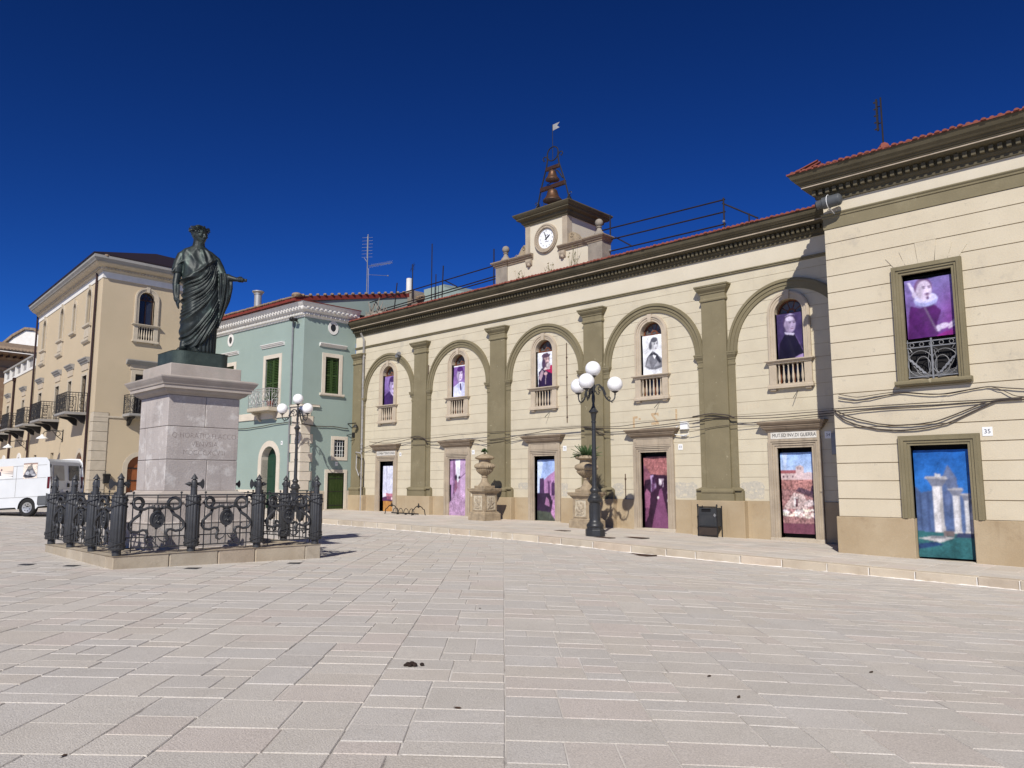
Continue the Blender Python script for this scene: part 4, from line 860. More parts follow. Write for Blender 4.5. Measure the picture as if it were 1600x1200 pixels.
b = B(FB); P = [(B0-.72, .72, 10.24), (B1, .72, 10.24), (B1, -5, 11.75), (B0+5, -5, 11.75), (B0-.72, -10, 10.24)]
b.add(P+[(p[0], p[1], p[2]+.04) for p in P], [(0, 1, 2, 3), (0, 3, 4), (8, 7, 6, 5), (9, 8, 5), (0, 5, 6, 1), (0, 4, 9, 5)])
rb = ob('roof', b, M_['tile'], CB)
b = B(FB); tiles(b, FB, B0-.55, 40, .74, 10.262, .9, .26, .17, .06)
Fl = Fr((B0, -YB, 0), (0, 1, 0), (-1, 0, 0)); tiles(b, Fl, -.55, 6, .74, 10.262, .9, .26, .17, .06)
b.tube([FB((B0-.80, .80, 10.30)), FB((B0+.2, -.25, 10.56)), FB((B0+1.5, -1.6, 10.95))], [.10, .13, .13], 8); b.box(*[B0-.05, B0+.25], -.3, .0, 10.42, 10.72) if False else None
ob('roof_tiles', b, M_['tile'], rb, kind='stuff')
# ---------------------------------------------------------------- clock tower on the roof
TX = 10.4; FT = Fr((0, .15, 0), (1, 0, 0), (0, -1, 0))
CT = root('clock_tower', (TX, .6, 10.1), 'small clock tower with scrolled side walls on the town hall roof', 'clock tower')
b = B(FT); b.box(TX-1.14, TX+1.14, -2.2, 0, 10.1, 12.65); ob('wall', b, M_['frieze'], CT)
for s in (-1, 1):
    u0, u1 = sorted((TX+s*.90, TX+s*1.165))
    for y0, y1 in ((-.3, .025), (-2.225, -1.95)): b = B(FT); b.box(u0, u1, y0, y1, 11.3, 12.64); ob('corner_pilaster', b, M_['stone'], CT, bev=.006)
b = B(FT); b.sweep([(TX-1.16, -2.2), (TX-1.16, 0), (TX+1.16, 0), (TX+1.16, -2.2)], [(0, 12.6), (.05, 12.6), (.06, 12.66), (.12, 12.70), (.14, 12.75), (.14, 12.80), (.26, 12.84), (.30, 12.88), (.30, 12.93), (.33, 12.94), (.38, 13.0), (.42, 13.06), (.42, 13.10), (0, 13.14)], closed=True, sgn=-1)
ob('tower_cornice', b, M_['olived'], CT)
b = B(FT); o_ = .41; z0 = 13.10; b.add([(TX-1.16-o_, o_, z0), (TX+1.16+o_, o_, z0), (TX+1.16+o_, -2.2-o_, z0), (TX-1.16-o_, -2.2-o_, z0), (TX-.6, -.6, 13.32), (TX+.6, -.6, 13.32), (TX+.6, -1.6, 13.32), (TX-.6, -1.6, 13.32)], [(0, 1, 5, 4), (1, 2, 6, 5), (2, 3, 7, 6), (3, 0, 4, 7), (4, 5, 6, 7)]); ob('tower_roof', b, M_['concrete'], CT)
for s in (-1, 1):                                                          # side walls with scrolls and end piers
    e0, e1 = sorted((TX+s*1.141, TX+s*2.25)); b = B(FT); b.box(e0, e1, -.45, -.01, 10.1, 11.12); ob('side_wall', b, M_['frieze'], CT)
    e0, e1 = sorted((TX+s*2.25, TX+s*2.95)); b = B(FT); b.box(e0, e1, -.55, .05, 10.1, 11.12); ob('side_pier', b, M_['concrete'], CT, bev=.01)
    b = B(FT); q = [(TX+s*.72, .012), (TX+s*2.25, .012), (TX+s*2.25, .05), (TX+s*2.95, .05), (TX+s*2.95, -.55)]
    b.sweep(q, [(-.05, 11.10), (.02, 11.10), (.03, 11.15), (.08, 11.19), (.09, 11.23), (.13, 11.25), (.17, 11.30), (.17, 11.34), (-.05, 11.35)], sgn=-s); b.box(*sorted((TX+s*1.15, TX+s*2.95)), -.55, .0, 11.11, 11.345)
    ob('side_cornice', b, M_['stoned'], CT)
    b = B(FT); u = TX+s*.93; b.side([(0, 11.10), (.13, 11.10), (.13, 11.0), (.10, 10.9), (.03, 10.82), (0, 10.82)], u-.15, u+.15); b.ball((u, .06, 10.86), .09, 10, 6); ob('console', b, M_['stone'], CT)
    pts = [(0, 11.34), (.80, 11.34), (.80, 11.40), (.62, 11.42), (.50, 11.50), (.40, 11.64), (.32, 11.76), (.18, 11.86), (.06, 11.84), (0, 11.80)]
    b = B(FT); b.poly([(TX+s*(1.17+a), c) for a, c in pts], -.42, -.08)
    b.tube([(TX+s*(1.17+.17+.10*math.cos(t)*(1-t/16)), -.07, 11.71+.10*math.sin(t)*(1-t/16)) for t in np.linspace(0, 9, 30)], .022, 4); b.tube([(TX+s*(1.17+.62+.07*math.cos(t)), -.07, 11.44+.06*math.sin(t)) for t in np.linspace(0, 6, 14)], .018, 4)
    ob('scroll', b, M_['urn'], CT)
    b = B(); p = FT((TX+s*2.6, -.25, 11.345)); b.lathe([(.26, 0), (.26, .10), (.22, .13), (.19, .20), (.13, .27), (.09, .36), (.085, .40), (.12, .42), (.12, .44), (.08, .46), (.06, .50)], p, 14); b.ball((p.x, p.y, p.z+.62), .165, 16, 10)
    ob('ball_finial', b, M_['concrete'], CT, smooth=True)
cz = 11.83; cx = TX+.02                                                     # the clock
b = B(FT)
def circ(r, n=48): return [(cx+r*math.cos(2*PI*k/n), cz+r*math.sin(2*PI*k/n)) for k in range(n)]
for r0, r1, d in ((.425, .46, .05), (.46, .56, .085), (.56, .60, .11), (.60, .635, .075)): b.strip(circ(r0), circ(r1), -.01, d, True)
for k in range(40):
    t = 2*PI*k/40; b.tube([(cx+.47*math.cos(t), .087, cz+.47*math.sin(t)), (cx+.55*math.cos(t), .087, cz+.55*math.sin(t))], .013, 4)
ck = ob('clock_ring', b, M_['stone'], CT)
b = B(FT); b.poly(circ(.427, 40), .0, .012); ob('dial', b, M_['clockw'], ck)
for k, s in enumerate(('XII', 'I', 'II', 'III', 'IIII', 'V', 'VI', 'VII', 'VIII', 'IX', 'X', 'XI')):
    t = PI/2-k*PI/6; text('numeral', s, FT, cx+.335*math.cos(t), cz+.335*math.sin(t), .0135, .10, M_['black'], ck, ext=.001, sx=.8, rz=t-PI/2 if k not in (4, 5, 6, 7, 8) else t+PI/2)
b = B(FT)
def hand(t, l, w_, y): 
    ct, st = math.cos(t), math.sin(t); b.add([(cx+ct*a-st*q, y, cz+st*a+ct*q) for a, q in ((-.08, -w_*.5), (-.08, w_*.5), (l*.55, w_), (l, w_*.35), (l, -w_*.35), (l*.55, -w_))], [(0, 1, 2, 3, 4, 5)])
hand(PI/2+R(18), .34, .026, .022); hand(PI/2-R(57), .25, .034, .027); b.lathe([(.03, 0), (.03, .02)], (cx, .02, cz), 10)
ob('hands', b, M_['black'], ck, fix=False)
for a, z, w_, lab in ((cx+.02, 11.98, .16, 0), (cx+.03, 11.70, .22, 0)): b = B(FT); b.box(a-w_/2, a+w_/2, .0125, .0135, z-.012, z+.012); ob('dial_line', b, M_['ink'], ck)
# wrought iron bell frame
BY = .62; FK = Fr((0, BY, 0), (1, 0, 0), (0, -1, 0))
b = B(FK); r = .035
for s in (-1, 1):
    P = [(TX+s*.95, 0, 13.12), (TX+s*.90, 0, 13.5), (TX+s*.68, 0, 14.3), (TX+s*.36, 0, 15.2), (TX+s*.30, 0, 15.5), (TX+s*.30, 0, 15.75)]
    b.tube(P, r, 6); b.tube([(TX+s*1.0, -.35, 13.12), (TX+s*.84, -.03, 13.7)], r*.9, 6); b.tube([(TX+s*.95, .35, 13.10), (TX+s*.86, .02, 13.62)], r*.8, 5)
    b.tube([(TX+s*(.30+.02), 0, 15.62), (TX+s*.42, 0, 15.72), (TX+s*.52, 0, 15.70), (TX+s*.56, 0, 15.62), (TX+s*.50, 0, 15.52), (TX+s*.44, 0, 15.56)], .024, 5)
    b.tube([(TX+s*(.96+.06*math.cos(t)), 0, 13.72+.06*math.sin(t)) for t in np.linspace(-.4, 5, 10)], .018, 4)
b.tube([(TX+.31*math.cos(t), 0, 15.74+.31*math.sin(t)) for t in np.linspace(0, 2*PI, 28, endpoint=False)], .028, 6, True)
b.tube([(TX+.12, 0, 15.0), (TX+.32, 0, 14.85), (TX+.55, 0, 14.5)], .03, 5); b.tube([(TX-.35, 0, 14.42), (TX+.3, 0, 14.52)], .02, 5)
BF = ob('iron_belfry', b, M_['irong'], smooth=True, label='tall tapering wrought iron bell frame on top of the clock tower', cat='bell frame')
b = B(FK); b.box(TX-.70, TX+.70, -.06, .06, 14.18, 14.36); b.box(TX-.38, TX+.38, -.055, .055, 15.03, 15.19); ob('crossbeam', b, M_['woodd'], BF, bev=.01)
b = B(FK); b.tube([(TX, 0, 15.44), (TX, 0, 17.05)], .014, 5); ob('vane_rod', b, M_['irong'], BF)
b = B(FK); b.add([(TX+.02, y, z) for y in (-.006, .006) for z in (16.78, 17.05)]+[(TX+.40, y, z) for y in (-.006, .006) for z in (16.82, 17.06)]+[(TX+.26, y, 16.93) for y in (-.006, .006)], [(0, 1, 5, 8, 4), (2, 6, 9, 7, 3), (0, 4, 6, 2), (1, 3, 7, 5), (4, 8, 9, 6), (8, 5, 7, 9), (0, 2, 3, 1)]); ob('pennant', b, M_['zinc'], BF)
def bell(z, r, h, lb):
    b = B(); p = FK((TX-.03, .0, z)); pr = [(.0, .02), (r*.80, .02), (r*1.0, 0), (r*1.0, .03), (r*.86, h*.16), (r*.66, h*.40), (r*.55, h*.68), (r*.50, h*.86), (r*.38, h*.96), (r*.15, h), (.045, h), (.045, h+.12), (0, h+.12)]
    b.lathe(pr, p, 22); ob('bell', b, M_['bell'], smooth=True, label=lb, cat='bell', group='bells in the iron frame')
bell(13.62, .42, .52, 'larger bronze bell hanging under the lower crossbeam of the bell frame'); bell(14.56, .31, .44, 'smaller bronze bell hanging under the upper crossbeam of the bell frame')
b = B(FK); b.lathe([(.09, 0), (.10, .05), (.05, .22), (.03, .24)], (TX-.42, 0, 13.3), 10); b.tube([(TX-.52, 0, 13.3), (TX-.52, 0, 13.75)], .018, 5); b.tube([(TX-.6, .02, 14.2), (TX-.72, .02, 13.4), (TX-.8, .02, 13.2)], .008, 4); ob('clapper_gear', b, M_['irong'], BF)
# weeds in the gutter
def weed(x, y, z, n, h, lb):
    b = B(); n = int(n*.6)
    for k in range(n):
        a = random.random()*6.28; q = random.uniform(.1, .5); p = [(x+random.uniform(-.22, .22), y, z)]
        for i in range(1, 4): p.append((p[0][0]+math.cos(a)*q*h*i/3, y+math.sin(a)*q*h*.5*i/3, z+h*random.uniform(.7, 1.1)*i/3))
        b.tube(p, [.006, .005, .004, .003], 3)
        for i in range(2):
            c = p[random.choice((1, 2, 3))]; b.add([(c[0], c[1], c[2]), (c[0]+random.uniform(-.06, .06), c[1]-.02, c[2]+.05), (c[0]+random.uniform(-.05, .05), c[1], c[2]+.09)], [(0, 1, 2)])
    ob('weed', b, M_['weed'], fix=False, label=lb, cat='weed', group='weeds growing in the roof gutter')
weed(12.2, -.25, 10.15, 26, .75, 'tallest tuft of dry weeds in the gutter right of the clock'); weed(11.0, -.3, 10.12, 16, .38, 'low tuft of weeds in the gutter below the clock'); weed(9.35, -.3, 10.12, 14, .4, 'thin reddish weeds in the gutter below the left scroll')
# ---------------------------------------------------------------- scaffold railings on the roof
def scaffold(posts, rails, lb):
    r = root('scaffold_railing', (posts[0][0], .6, 10.3), lb, 'scaffold railing', 'scaffold tube railings on the roof')
    for x, z0, z1, lean in posts: b = B(); b.tube([(x-lean, .6, z0), (x, .6, z1)], .03, 7); ob('post', b, M_['scaf'], r, smooth=True)
    for p in rails: b = B(); b.tube(p, .028, 7); ob('rail', b, M_['scaf'], r, smooth=True)
    b = B()
    for x, z0, z1, lean in posts:
        for p in rails:
            zz = p[0][2]
            if abs(p[0][2]-p[1][2]) < .1 and min(p[0][0], p[1][0])-.2 < x < max(p[0][0], p[1][0])+.2: b.ball((x, .57, zz), .055, 6, 5)
    ob('coupler', b, M_['grey'], r)
scaffold([(-.25, 10.2, 11.95, .25), (3.36, 10.3, 12.15, .08), (6.85, 10.4, 12.25, 0)], [((-3.0, .63, 10.75), (7.0, .63, 11.47)) if 0 else ((-2.6, .63, 11.30), (7.0, .63, 11.47)), ((-2.6, .63, 10.72), (7.6, .63, 10.98)), ((-2.6, .63, 10.60), (7.6, .63, 10.86)), ((3.4, .66, 11.42), (4.3, .66, 10.95)), ((-1.9, .5, 11.2), (-1.2, .5, 10.35)), ((-1.9, .5, 11.2), (-2.7, .5, 10.3)), ((6.7, .66, 11.50), (7.75, .66, 11.55))], 'dark scaffold tube railing on the roof left of the clock tower')
scaffold([(12.82, 10.4, 12.1, 0), (18.36, 10.3, 11.66, 0), (13.4, 11.3, 12.25, 0)], [((12.7, .63, 11.72), (18.4, .63, 11.60)), ((12.7, .63, 11.26), (18.4, .63, 11.15)), ((12.7, .63, 10.78), (18.4, .63, 10.70)), ((18.3, .63, 11.48), (19.6, .63, 10.62)), ((13.6, .66, 11.3), (14.4, .66, 10.75)), ((19.3, .6, 10.3), (19.3, .6, 10.85))], 'dark scaffold tube railing on the roof right of the clock tower')
b = B()
for k in range(26): x = -2.6+random.random()*1.6; z = 10.4+random.random()*.9*(1-abs(x+1.8)); b.tube([(x, .4, 10.3), (x+random.uniform(-.3, .3), .4+random.uniform(-.2, .2), z+.2)], .02, 4)
for k in range(10): b.ball((-2.5+.17*k, .35, 10.42+.05*math.sin(k*2)), .13, 7, 5, (1.2, 1, .8))
ob('rubble_heap', b, M_['concrete'], label='heap of rubble and old cables on the roof corner beside the green house', cat='rubble')
# ---------------------------------------------------------------- antennas
def antenna(x, y, z0, z1, kind, lb, r=.028):
    b = B(); b.tube([(x, y, z0), (x, y, z1)], r, 6)
    if kind == 'yagi':
        for z, l in ((z1-.1, 1), ): 
            b.tube([(x-.06, y, z1-1.5), (x-.06, y, z1-.1)], .012, 4)
            for k in range(7): b.tube([(x-.06-.28, y-.2, z1-1.45+.21*k), (x-.06+.28, y+.2, z1-1.45+.21*k)], .008, 3)
        b.tube([(x+.1, y, z1-2.05), (x+1.9, y+.5, z1-2.1)], .016, 4)
        for k in range(14): q = .25+.118*k; b.tube([(x+q, y+.26*q-.12, z1-2.06-.15), (x+q, y+.26*q+.12, z1-2.06+.15)], .007, 3)
        b.tube([(x+.1, y, z1-2.6), (x+1.5, y+.4, z1-2.85)], .012, 4); b.tube([(x, y, z1-1.8), (x-.35, y, z1-1.45)], .02, 4); b.ball((x+1.55, y+.42, z1-2.86), .05, 6, 5)
        b.tube([(x+.16, y, z0), (x+.14, y, z1-2.2)], .014, 4)
    elif kind == 'v':
        for k in range(5): b.tube([(x-.18, y, z1-.05-.09*k), (x+.18, y, z1+.05-.09*k)], .008, 3)
        b.tube([(x-.25, y, z1-.35), (x+.2, y, z1-.02)], .01, 3)
    elif kind == 'panel':
        b.box(x-.17, x-.11, y-.03, y+.03, z1-1.15, z1-.02)
        for k in range(5): b.box(x-.24, x-.10, y-.02, y+.02, z1-1.1+.24*k, z1-1.06+.24*k)
        b.tube([(x-.14, y, z1-.3), (x, y, z1-.3)], .02, 4); b.tube([(x-.14, y, z1-.9), (x, y, z1-.9)], .02, 4)
    ob('antenna', b, M_['grey'] if kind == 'yagi' else M_['scaf'], smooth=True, label=lb, cat='antenna', group='roof antennas')
antenna(-7.65, 4., 11.6, 17.05, 'yagi', 'tallest roof antenna with long side arms behind the green house', .032); antenna(-3.2, 4., 12.2, 14.25, 'v', 'short roof antenna just right of the white chimney'); antenna(-1.5, 4., 11.4, 15.1, 'rod', 'plain thin rod antenna above the grey green roof room'); antenna(-1.25, 4.1, 11.2, 13.3, 'rod', 'short stub mast beside the thin rod antenna'); antenna(23.05, 3., 11.2, 14.65, 'panel', 'black panel antenna mast on the corner building roof')
# ---------------------------------------------------------------- green corner house
GX = -2.886; GC = Vector((GX, -3.143, 0)); q = R(2.9)
FG = Fr(GC, (-math.cos(q), -math.sin(q), 0), (math.sin(q), -math.cos(q), 0))        # left face, a runs away to the left
FR = Fr((GX, -3.143, 0), (0, 1, 0), (1, 0, 0))                                       # right face, a runs back to the town hall
GH = root('green_house', (GX-3, -2, .2), 'pale green two-storey corner house with white cornice and dark green shutters', 'house')
def holes(F, a0, a1, c0, c1, ops, m, par, th=.35, name='wall'):
    b = B(F)
    for p in pieces(a0, a1, c0, c1, ops, 10): b.poly(p, -th, 0)
    return ob(name, b, m, par)
opl = [(2.74, .64, 6.0, 8.11, False), (7.2, .62, 6.0, 8.11, False), (2.72, .70, -.5, 2.82, True), (8.2, .7, -.5, 2.82, True)]
opr = [(1.70, .41, 6.19, 8.07, False), (2.26, .32, 2.97, 3.84, False), (2.10, .50, -.3, 2.15, False)]
holes(FG, 0, 9.3, -.8, 10.0, opl, M_['green'], GH); holes(FR, 0, 3.12, -.8, 10.0, opr, M_['green'], GH)
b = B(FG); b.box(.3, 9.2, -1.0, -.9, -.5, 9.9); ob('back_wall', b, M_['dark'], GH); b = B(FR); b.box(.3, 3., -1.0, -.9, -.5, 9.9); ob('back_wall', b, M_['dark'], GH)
def plan_pts(d=0): return [FG((9.3, d, 0))[:2], FG((0, 0, 0))[:2], FR((3.12, d, 0))[:2]]
GP = [FG((9.3, 0, 0))[:2], (GX, -3.143), FR((3.1, 0, 0))[:2]]
b = B(); b.sweep(GP, [(-.1, 9.98), (.05, 9.98), (.06, 10.04), (.10, 10.07), (.10, 10.20), (.20, 10.23), (.22, 10.27), (.30, 10.30), (.32, 10.36), (.32, 10.46), (.36, 10.5), (.42, 10.58), (.46, 10.66), (-.1, 10.67)]); ob('cornice', b, M_['white'], GH)
for F, L in ((FG, 9.2), (FR, 2.9)):
    b = B(F); a = -.02
    while a < L: b.box(a, a+.07, .10, .19, 10.08, 10.18); a += .14
    a = -.1
    while a < L: b.box(a, a+.10, .30, .40, 10.37, 10.45); a += .26
    ob('dentils', b, M_['white'], GH, kind='stuff')
b = B(); b.sweep(GP, [(-.1, 10.672), (.50, 10.672), (.50, 10.70), (-.1, 10.70)]); ob('cornice_cap', b, M_['redf'], GH)
# roof rising to the back, red fascias
FGb = lambda a, d, z: FG((a, d, z))
b = B(); P = [FG((9.3, .62, 10.80)), FG((-.02, .62, 10.80)), Vector((GX+.01, 3.5, 12.30)), Vector((GX-9.3, 3.0, 12.30))]
b.add([tuple(p) for p in P]+[(p.x, p.y, p.z+.10) for p in P], [(0, 3, 2, 1), (4, 5, 6, 7), (0, 1, 5, 4), (1, 2, 6, 5), (2, 3, 7, 6), (3, 0, 4, 7)]); GRF = ob('roof', b, M_['tileo'], GH)
b = B(FG); b.box(-.05, 9.3, .58, .625, 10.70, 10.86); ob('fascia', b, M_['redf'], GH)
b = B(); P0, P1 = FG((-.03, .62, 0)), Vector((GX+.012, 3.5, 0)); b.add([(P0.x, P0.y, 10.66), (P1.x, P1.y, 12.14), (P1.x, P1.y, 12.36), (P0.x, P0.y, 10.88), (P0.x+.03, P0.y, 10.66), (P1.x+.03, P1.y, 12.14), (P1.x+.03, P1.y, 12.36), (P0.x+.03, P0.y, 10.88)], [(0, 1, 2, 3), (7, 6, 5, 4), (0, 4, 5, 1), (3, 2, 6, 7), (0, 3, 7, 4), (1, 5, 6, 2)]); ob('fascia', b, M_['redf'], GH)
b = B(); b.add([(GX, -3.1, 10.6), (GX, 3.4, 10.6), (GX, 3.4, 12.22), (GX, -3.1, 10.72), (GX-.2, -3.1, 10.6), (GX-.2, 3.4, 10.6), (GX-.2, 3.4, 12.22), (GX-.2, -3.1, 10.72)], [(0, 1, 2, 3), (7, 6, 5, 4), (0, 4, 5, 1), (1, 5, 6, 2), (0, 3, 7, 4), (3, 2, 6, 7)]); ob('gable_wall', b, M_['green'], GH)
bR = B(); b = B(FG); tiles(b, FG, -.05, 9.3, .68, 10.87, .8, .2, .2, .085)
for k in range(18):                                                                    # tiles along the rake
    t = k/17; x, y, z = P0.x+.02, P0.y+(P1.y-P0.y)*t, 10.90+1.48*t; bR.lathe([(.085, 0), (.10, .05), (.06, .10)], (x, y, z), 6)
bR.ball((P0.x-.1, P0.y+.15, 11.0), .22, 8, 6, (1.3, 1.3, .6)); ob('ridge_tiles', bR, M_['tileo'], GRF, kind='stuff')
ob('roof_tiles', b, M_['tileo'], GRF, kind='stuff')
b = B(FG); b.lathe([(.20, 0), (.20, 1.15), (.24, 1.15), (.24, 1.2), (.33, 1.28), (.33, 1.33), (.1, 1.38)], (5.45, -.6, 10.95), 14); ob('chimney_flue', b, M_['steel'], GRF, smooth=True)
# windows
def shutters(F, a, hw, c0, c1, par, m=M_['shut']):
    for s in (-1, 1):
        u0, u1 = sorted((a+s*.012, a+s*(hw-.01))); b = B(F)
        for x0, x1 in ((u0, u0+.06), (u1-.06, u1)): b.box(x0, x1, -.10, -.055, c0, c1)
        for z0, z1 in ((c0, c0+.08), (c1-.08, c1), ((c0+c1)/2-.04, (c0+c1)/2+.04)): b.box(u0+.06, u1-.06, -.10, -.055, z0, z1)
        sh = ob('shutter', b, m, par)
        b = B(F); z = c0+.1
        while z < c1-.1:
            b.add([(x, d, z+dz) for x in (u0+.058, u1-.058) for d, dz in ((-.098, .045), (-.092, .05), (-.052, .005), (-.058, .0))], [(0, 1, 2, 3), (7, 6, 5, 4), (0, 4, 5, 1), (1, 5, 6, 2), (2, 6, 7, 3), (3, 7, 4, 0)]); z += .085
        ob('slats', b, m, sh, kind='stuff')
def frame4(F, a, hw, c0, c1, w_, d, m, par, name='window_surround', back=-.12, bottom=False):
    b = B(F); P = [(a-hw, c0), (a-hw, c1), (a+hw, c1), (a+hw, c0)]; Q = [(a-hw-w_, c0-(w_ if bottom else 0)), (a-hw-w_, c1+w_), (a+hw+w_, c1+w_), (a+hw+w_, c0-(w_ if bottom else 0))]
    b.strip(P, Q, back, d, bottom); return ob(name, b, m, par, bev=.006)
def hood(F, a, hw, c0, c1, d, m, par, name='window_hood'):
    h = c1-c0; b = B(F); b.side([(0, c0), (d*.3, c0), (d*.4, c0+h*.25), (d*.7, c0+h*.45), (d*.75, c0+h*.6), (d, c0+h*.8), (d, c1), (0, c1)], a-hw, a+hw); return ob(name, b, m, par)
for a in (2.74, 7.2):
    frame4(FG, a, .64, 5.5, 8.11, .21, .04, M_['cream3'], GH); shutters(FG, a, .62, 5.55, 8.10, GH); hood(FG, a, 1.05, 8.72, 8.90, .16, M_['white'], GH)
frame4(FR, 1.70, .41, 6.19, 8.07, .20, .04, M_['cream3'], GH); shutters(FR, 1.70, .41, 6.2, 8.06, GH); hood(FR, 1.70, .80, 8.58, 8.76, .16, M_['white'], GH)
b = B(FR); b.side([(-.1, 6.06), (.10, 6.06), (.12, 6.1), (.12, 6.19), (-.1, 6.19)], 1.70-.72, 1.70+.72); ob('window_sill', b, M_['cream3'], GH)
frame4(FR, 2.26, .32, 2.97, 3.84, .18, .03, M_['cream3'], GH, bottom=True, back=-.25)
b = B(FR); b.box(1.95, 2.57, -.34, -.30, 2.98, 3.83); wd = ob('pane', b, M_['glass'], GH)
b = B(FR)
for k in range(4): z = 2.97+.87*(k+.5)/4; b.tube([(1.95, -.06, z), (2.57, -.06, z)], .012, 5)
for k in range(4): a = 1.95+.62*(k+.5)/4; b.tube([(a, -.06, 2.97), (a, -.06, 3.84)], .012, 5)
ob('window_grille', b, M_['plate'], GH)
for F, a, z in ((FG, 7.08, 9.61), (FR, 1.69, 9.63)):
    n = 28; rx, rz = .17, .20
    e = lambda k, s: (a+rx*s*math.cos(2*PI*k/n), z+rz*s*math.sin(2*PI*k/n))
    b = B(F); b.strip([e(k, 1) for k in range(n)], [e(k, 1.8) for k in range(n)], -.01, .03, True); ov = ob('oval_window', b, M_['white'], GH, smooth=True)
    b = B(F); b.poly([e(k, 1) for k in range(n)], .002, .006); ob('pane', b, M_['glass'], ov)
# arched door, back door
for a in (2.72, 8.2):
    n = 12; b = B(FG); b.strip([(a-.70, -.5), (a-.70, 2.82)]+arc(a, 2.82, .70, PI, 0, n)+[(a+.70, 2.82), (a+.70, -.5)], [(a-1.0, -.5), (a-1.0, 2.82)]+arc(a, 2.82, .995, PI, 0, n)+[(a+1.0, 2.82), (a+1.0, -.5)], -.36, .035); ds = ob('door_surround', b, M_['cream3'], GH)
    b = B(FG); b.poly([(a-.70, -.3), (a-.70, 2.82)]+arc(a, 2.82, .70, PI, 0, n)+[(a+.70, -.3)], -.42, -.36); dd = ob('door', b, M_['doorg'], GH)
    b = B(FG)
    for s in (-1, 1):
        for z0, z1 in ((.55, 1.15), (1.25, 1.9), (2.0, 2.75)): u0, u1 = sorted((a+s*.12, a+s*.58)); b.box(u0, u1, -.365, -.34, z0, z1)
    ob('door_panel', b, M_['doorg'], dd, bev=.012)
b = B(FR)
for k in range(6): b.box(1.60+.168*k, 1.60+.168*k+.158, -.09, -.06, -.1, 2.14)
dk = ob('door', b, M_['doorg2'], GH); b = B(FR)
for z in (.5, 1.2, 1.85): b.box(1.62, 2.58, -.06, -.045, z, z+.035)
ob('door_bar', b, M_['irong'], dk); frame4(FR, 2.10, .50, -.3, 2.15, .17, .04, M_['cream3'], GH, 'door_surround')
b = B(FR); b.box(1.4, 2.8, -.1, .14, -.2, .33); o = ob('door_step', b, M_['kerb'], GH, bev=.02); tint(o)
# plinth, band, quoins
for u0, u1 in ((.0, 1.7), (3.73, 7.15), (9.2, 9.3)): b = B(FG); b.box(u0, u1, -.01, .05, -.8, 1.30); ob('plinth', b, M_['cream3'], GH, bev=.01)
b = B(FR); b.box(-.05, 1.41, -.01, .05, -.8, 1.25); b.box(2.79, 3.12, -.01, .05, -.8, 1.25); ob('plinth', b, M_['beiges'], GH, bev=.01)
b = B(FG); b.box(.95, 9.3, -.01, .06, 4.95, 5.32); ob('band', b, M_['cream3'], GH, bev=.01)
z = 1.30; k = 0
while z < 5.2:
    h = .46; w0, w1 = ((.95, .52), (.78, .68))[k % 2]; b = B(); F0 = lambda a, d, z_: FG((a, d, z_))
    pts = [FG((w0, 0.002, 0)), FG((w0, .035, 0)), FG((-.035, .035, 0)), FR((-.0, .04, 0)), FR((w1, .035, 0)), FR((w1, .002, 0)), Vector((GX-.0, -3.143, 0))]
    b.plan([(p.x, p.y) for p in pts], z+.008, z+h-.008); ob('quoin', b, M_['cream3'], GH, bev=.012); z += h; k += 1
b = B(); pts = [FG((1.0, 0.002, 0)), FG((1.0, .09, 0)), FG((-.09, .09, 0)), FR((1.0, .09, 0)), FR((1.0, .002, 0)), Vector((GX, -3.143, 0))]; b.plan([(p.x, p.y) for p in pts], z, z+.11); ob('quoin_cap', b, M_['cream3'], GH, bev=.02)
b = B(FG); b.tube([(.90, .10, 10.0), (.90, .07, 9.8), (.90, .07, .3)], .045, 8); ob('downpipe', b, M_['brownp'] if 0 else M_['grey'], smooth=True, label='thin grey downpipe on the pale green house near its corner', cat='downpipe')
# balcony
def balcony(F, a, hw, p, z, h, par, ms, mi, kind=0, th=.14):
    b = B(F); b.side([(0, z), (p, z), (p+.03, z+.03), (p+.03, z+th), (0, z+th)], a-hw, a+hw); r = ob('balcony', b, ms, par)
    for s in (-1, 1):
        b = B(F); b.side([(0, z), (p*.85, z), (p*.8, z-.08), (p*.45, z-.16), (p*.15, z-.42), (0, z-.46)], a+s*hw*.72-.07, a+s*hw*.72+.07); ob('bracket', b, ms if kind else M_['irong'], r)
    zt = z+th; b = B(F); P = [(a-hw+.04, .03), (a-hw+.04, p-.02), (a+hw-.04, p-.02), (a+hw-.04, .03)]
    for zz, rr in ((zt+h, .022), (zt+h-.13, .012), (zt+.07, .014)): b.tube([(x, y, zz) for x, y in P], rr, 5)
    for i in range(3):
        (x0, y0), (x1, y1) = P[i], P[i+1]; L = math.hypot(x1-x0, y1-y0); n = max(2, int(L/.13))
        for k in range(n+1):
            t = k/n; b.tube([(x0+(x1-x0)*t, y0+(y1-y0)*t, zt), (x0+(x1-x0)*t, y0+(y1-y0)*t, zt+h)], .009 if k % 3 else .016, 4)
        m = max(1, int(L/.36))
        for k in range(m):                                                             # scrollwork
            t = (k+.5)/m; X, Y = x0+(x1-x0)*t, y0+(y1-y0)*t; ux, uy = (x1-x0)/L, (y1-y0)/L
            for zz, rr in ((zt+h*.32, .11), (zt+h*.66, .10)): b.tube([(X+ux*rr*math.cos(q_), Y+uy*rr*math.cos(q_), zz+rr*1.2*math.sin(q_)) for q_ in np.linspace(0, 2*PI, 12, endpoint=False)], .014, 4, True)
    ob('railing', b, mi, r); return r
balcony(FG, 2.95, 1.02, .62, 5.30, .95, GH, M_['beiges'], M_['zinc'], 1, .2)
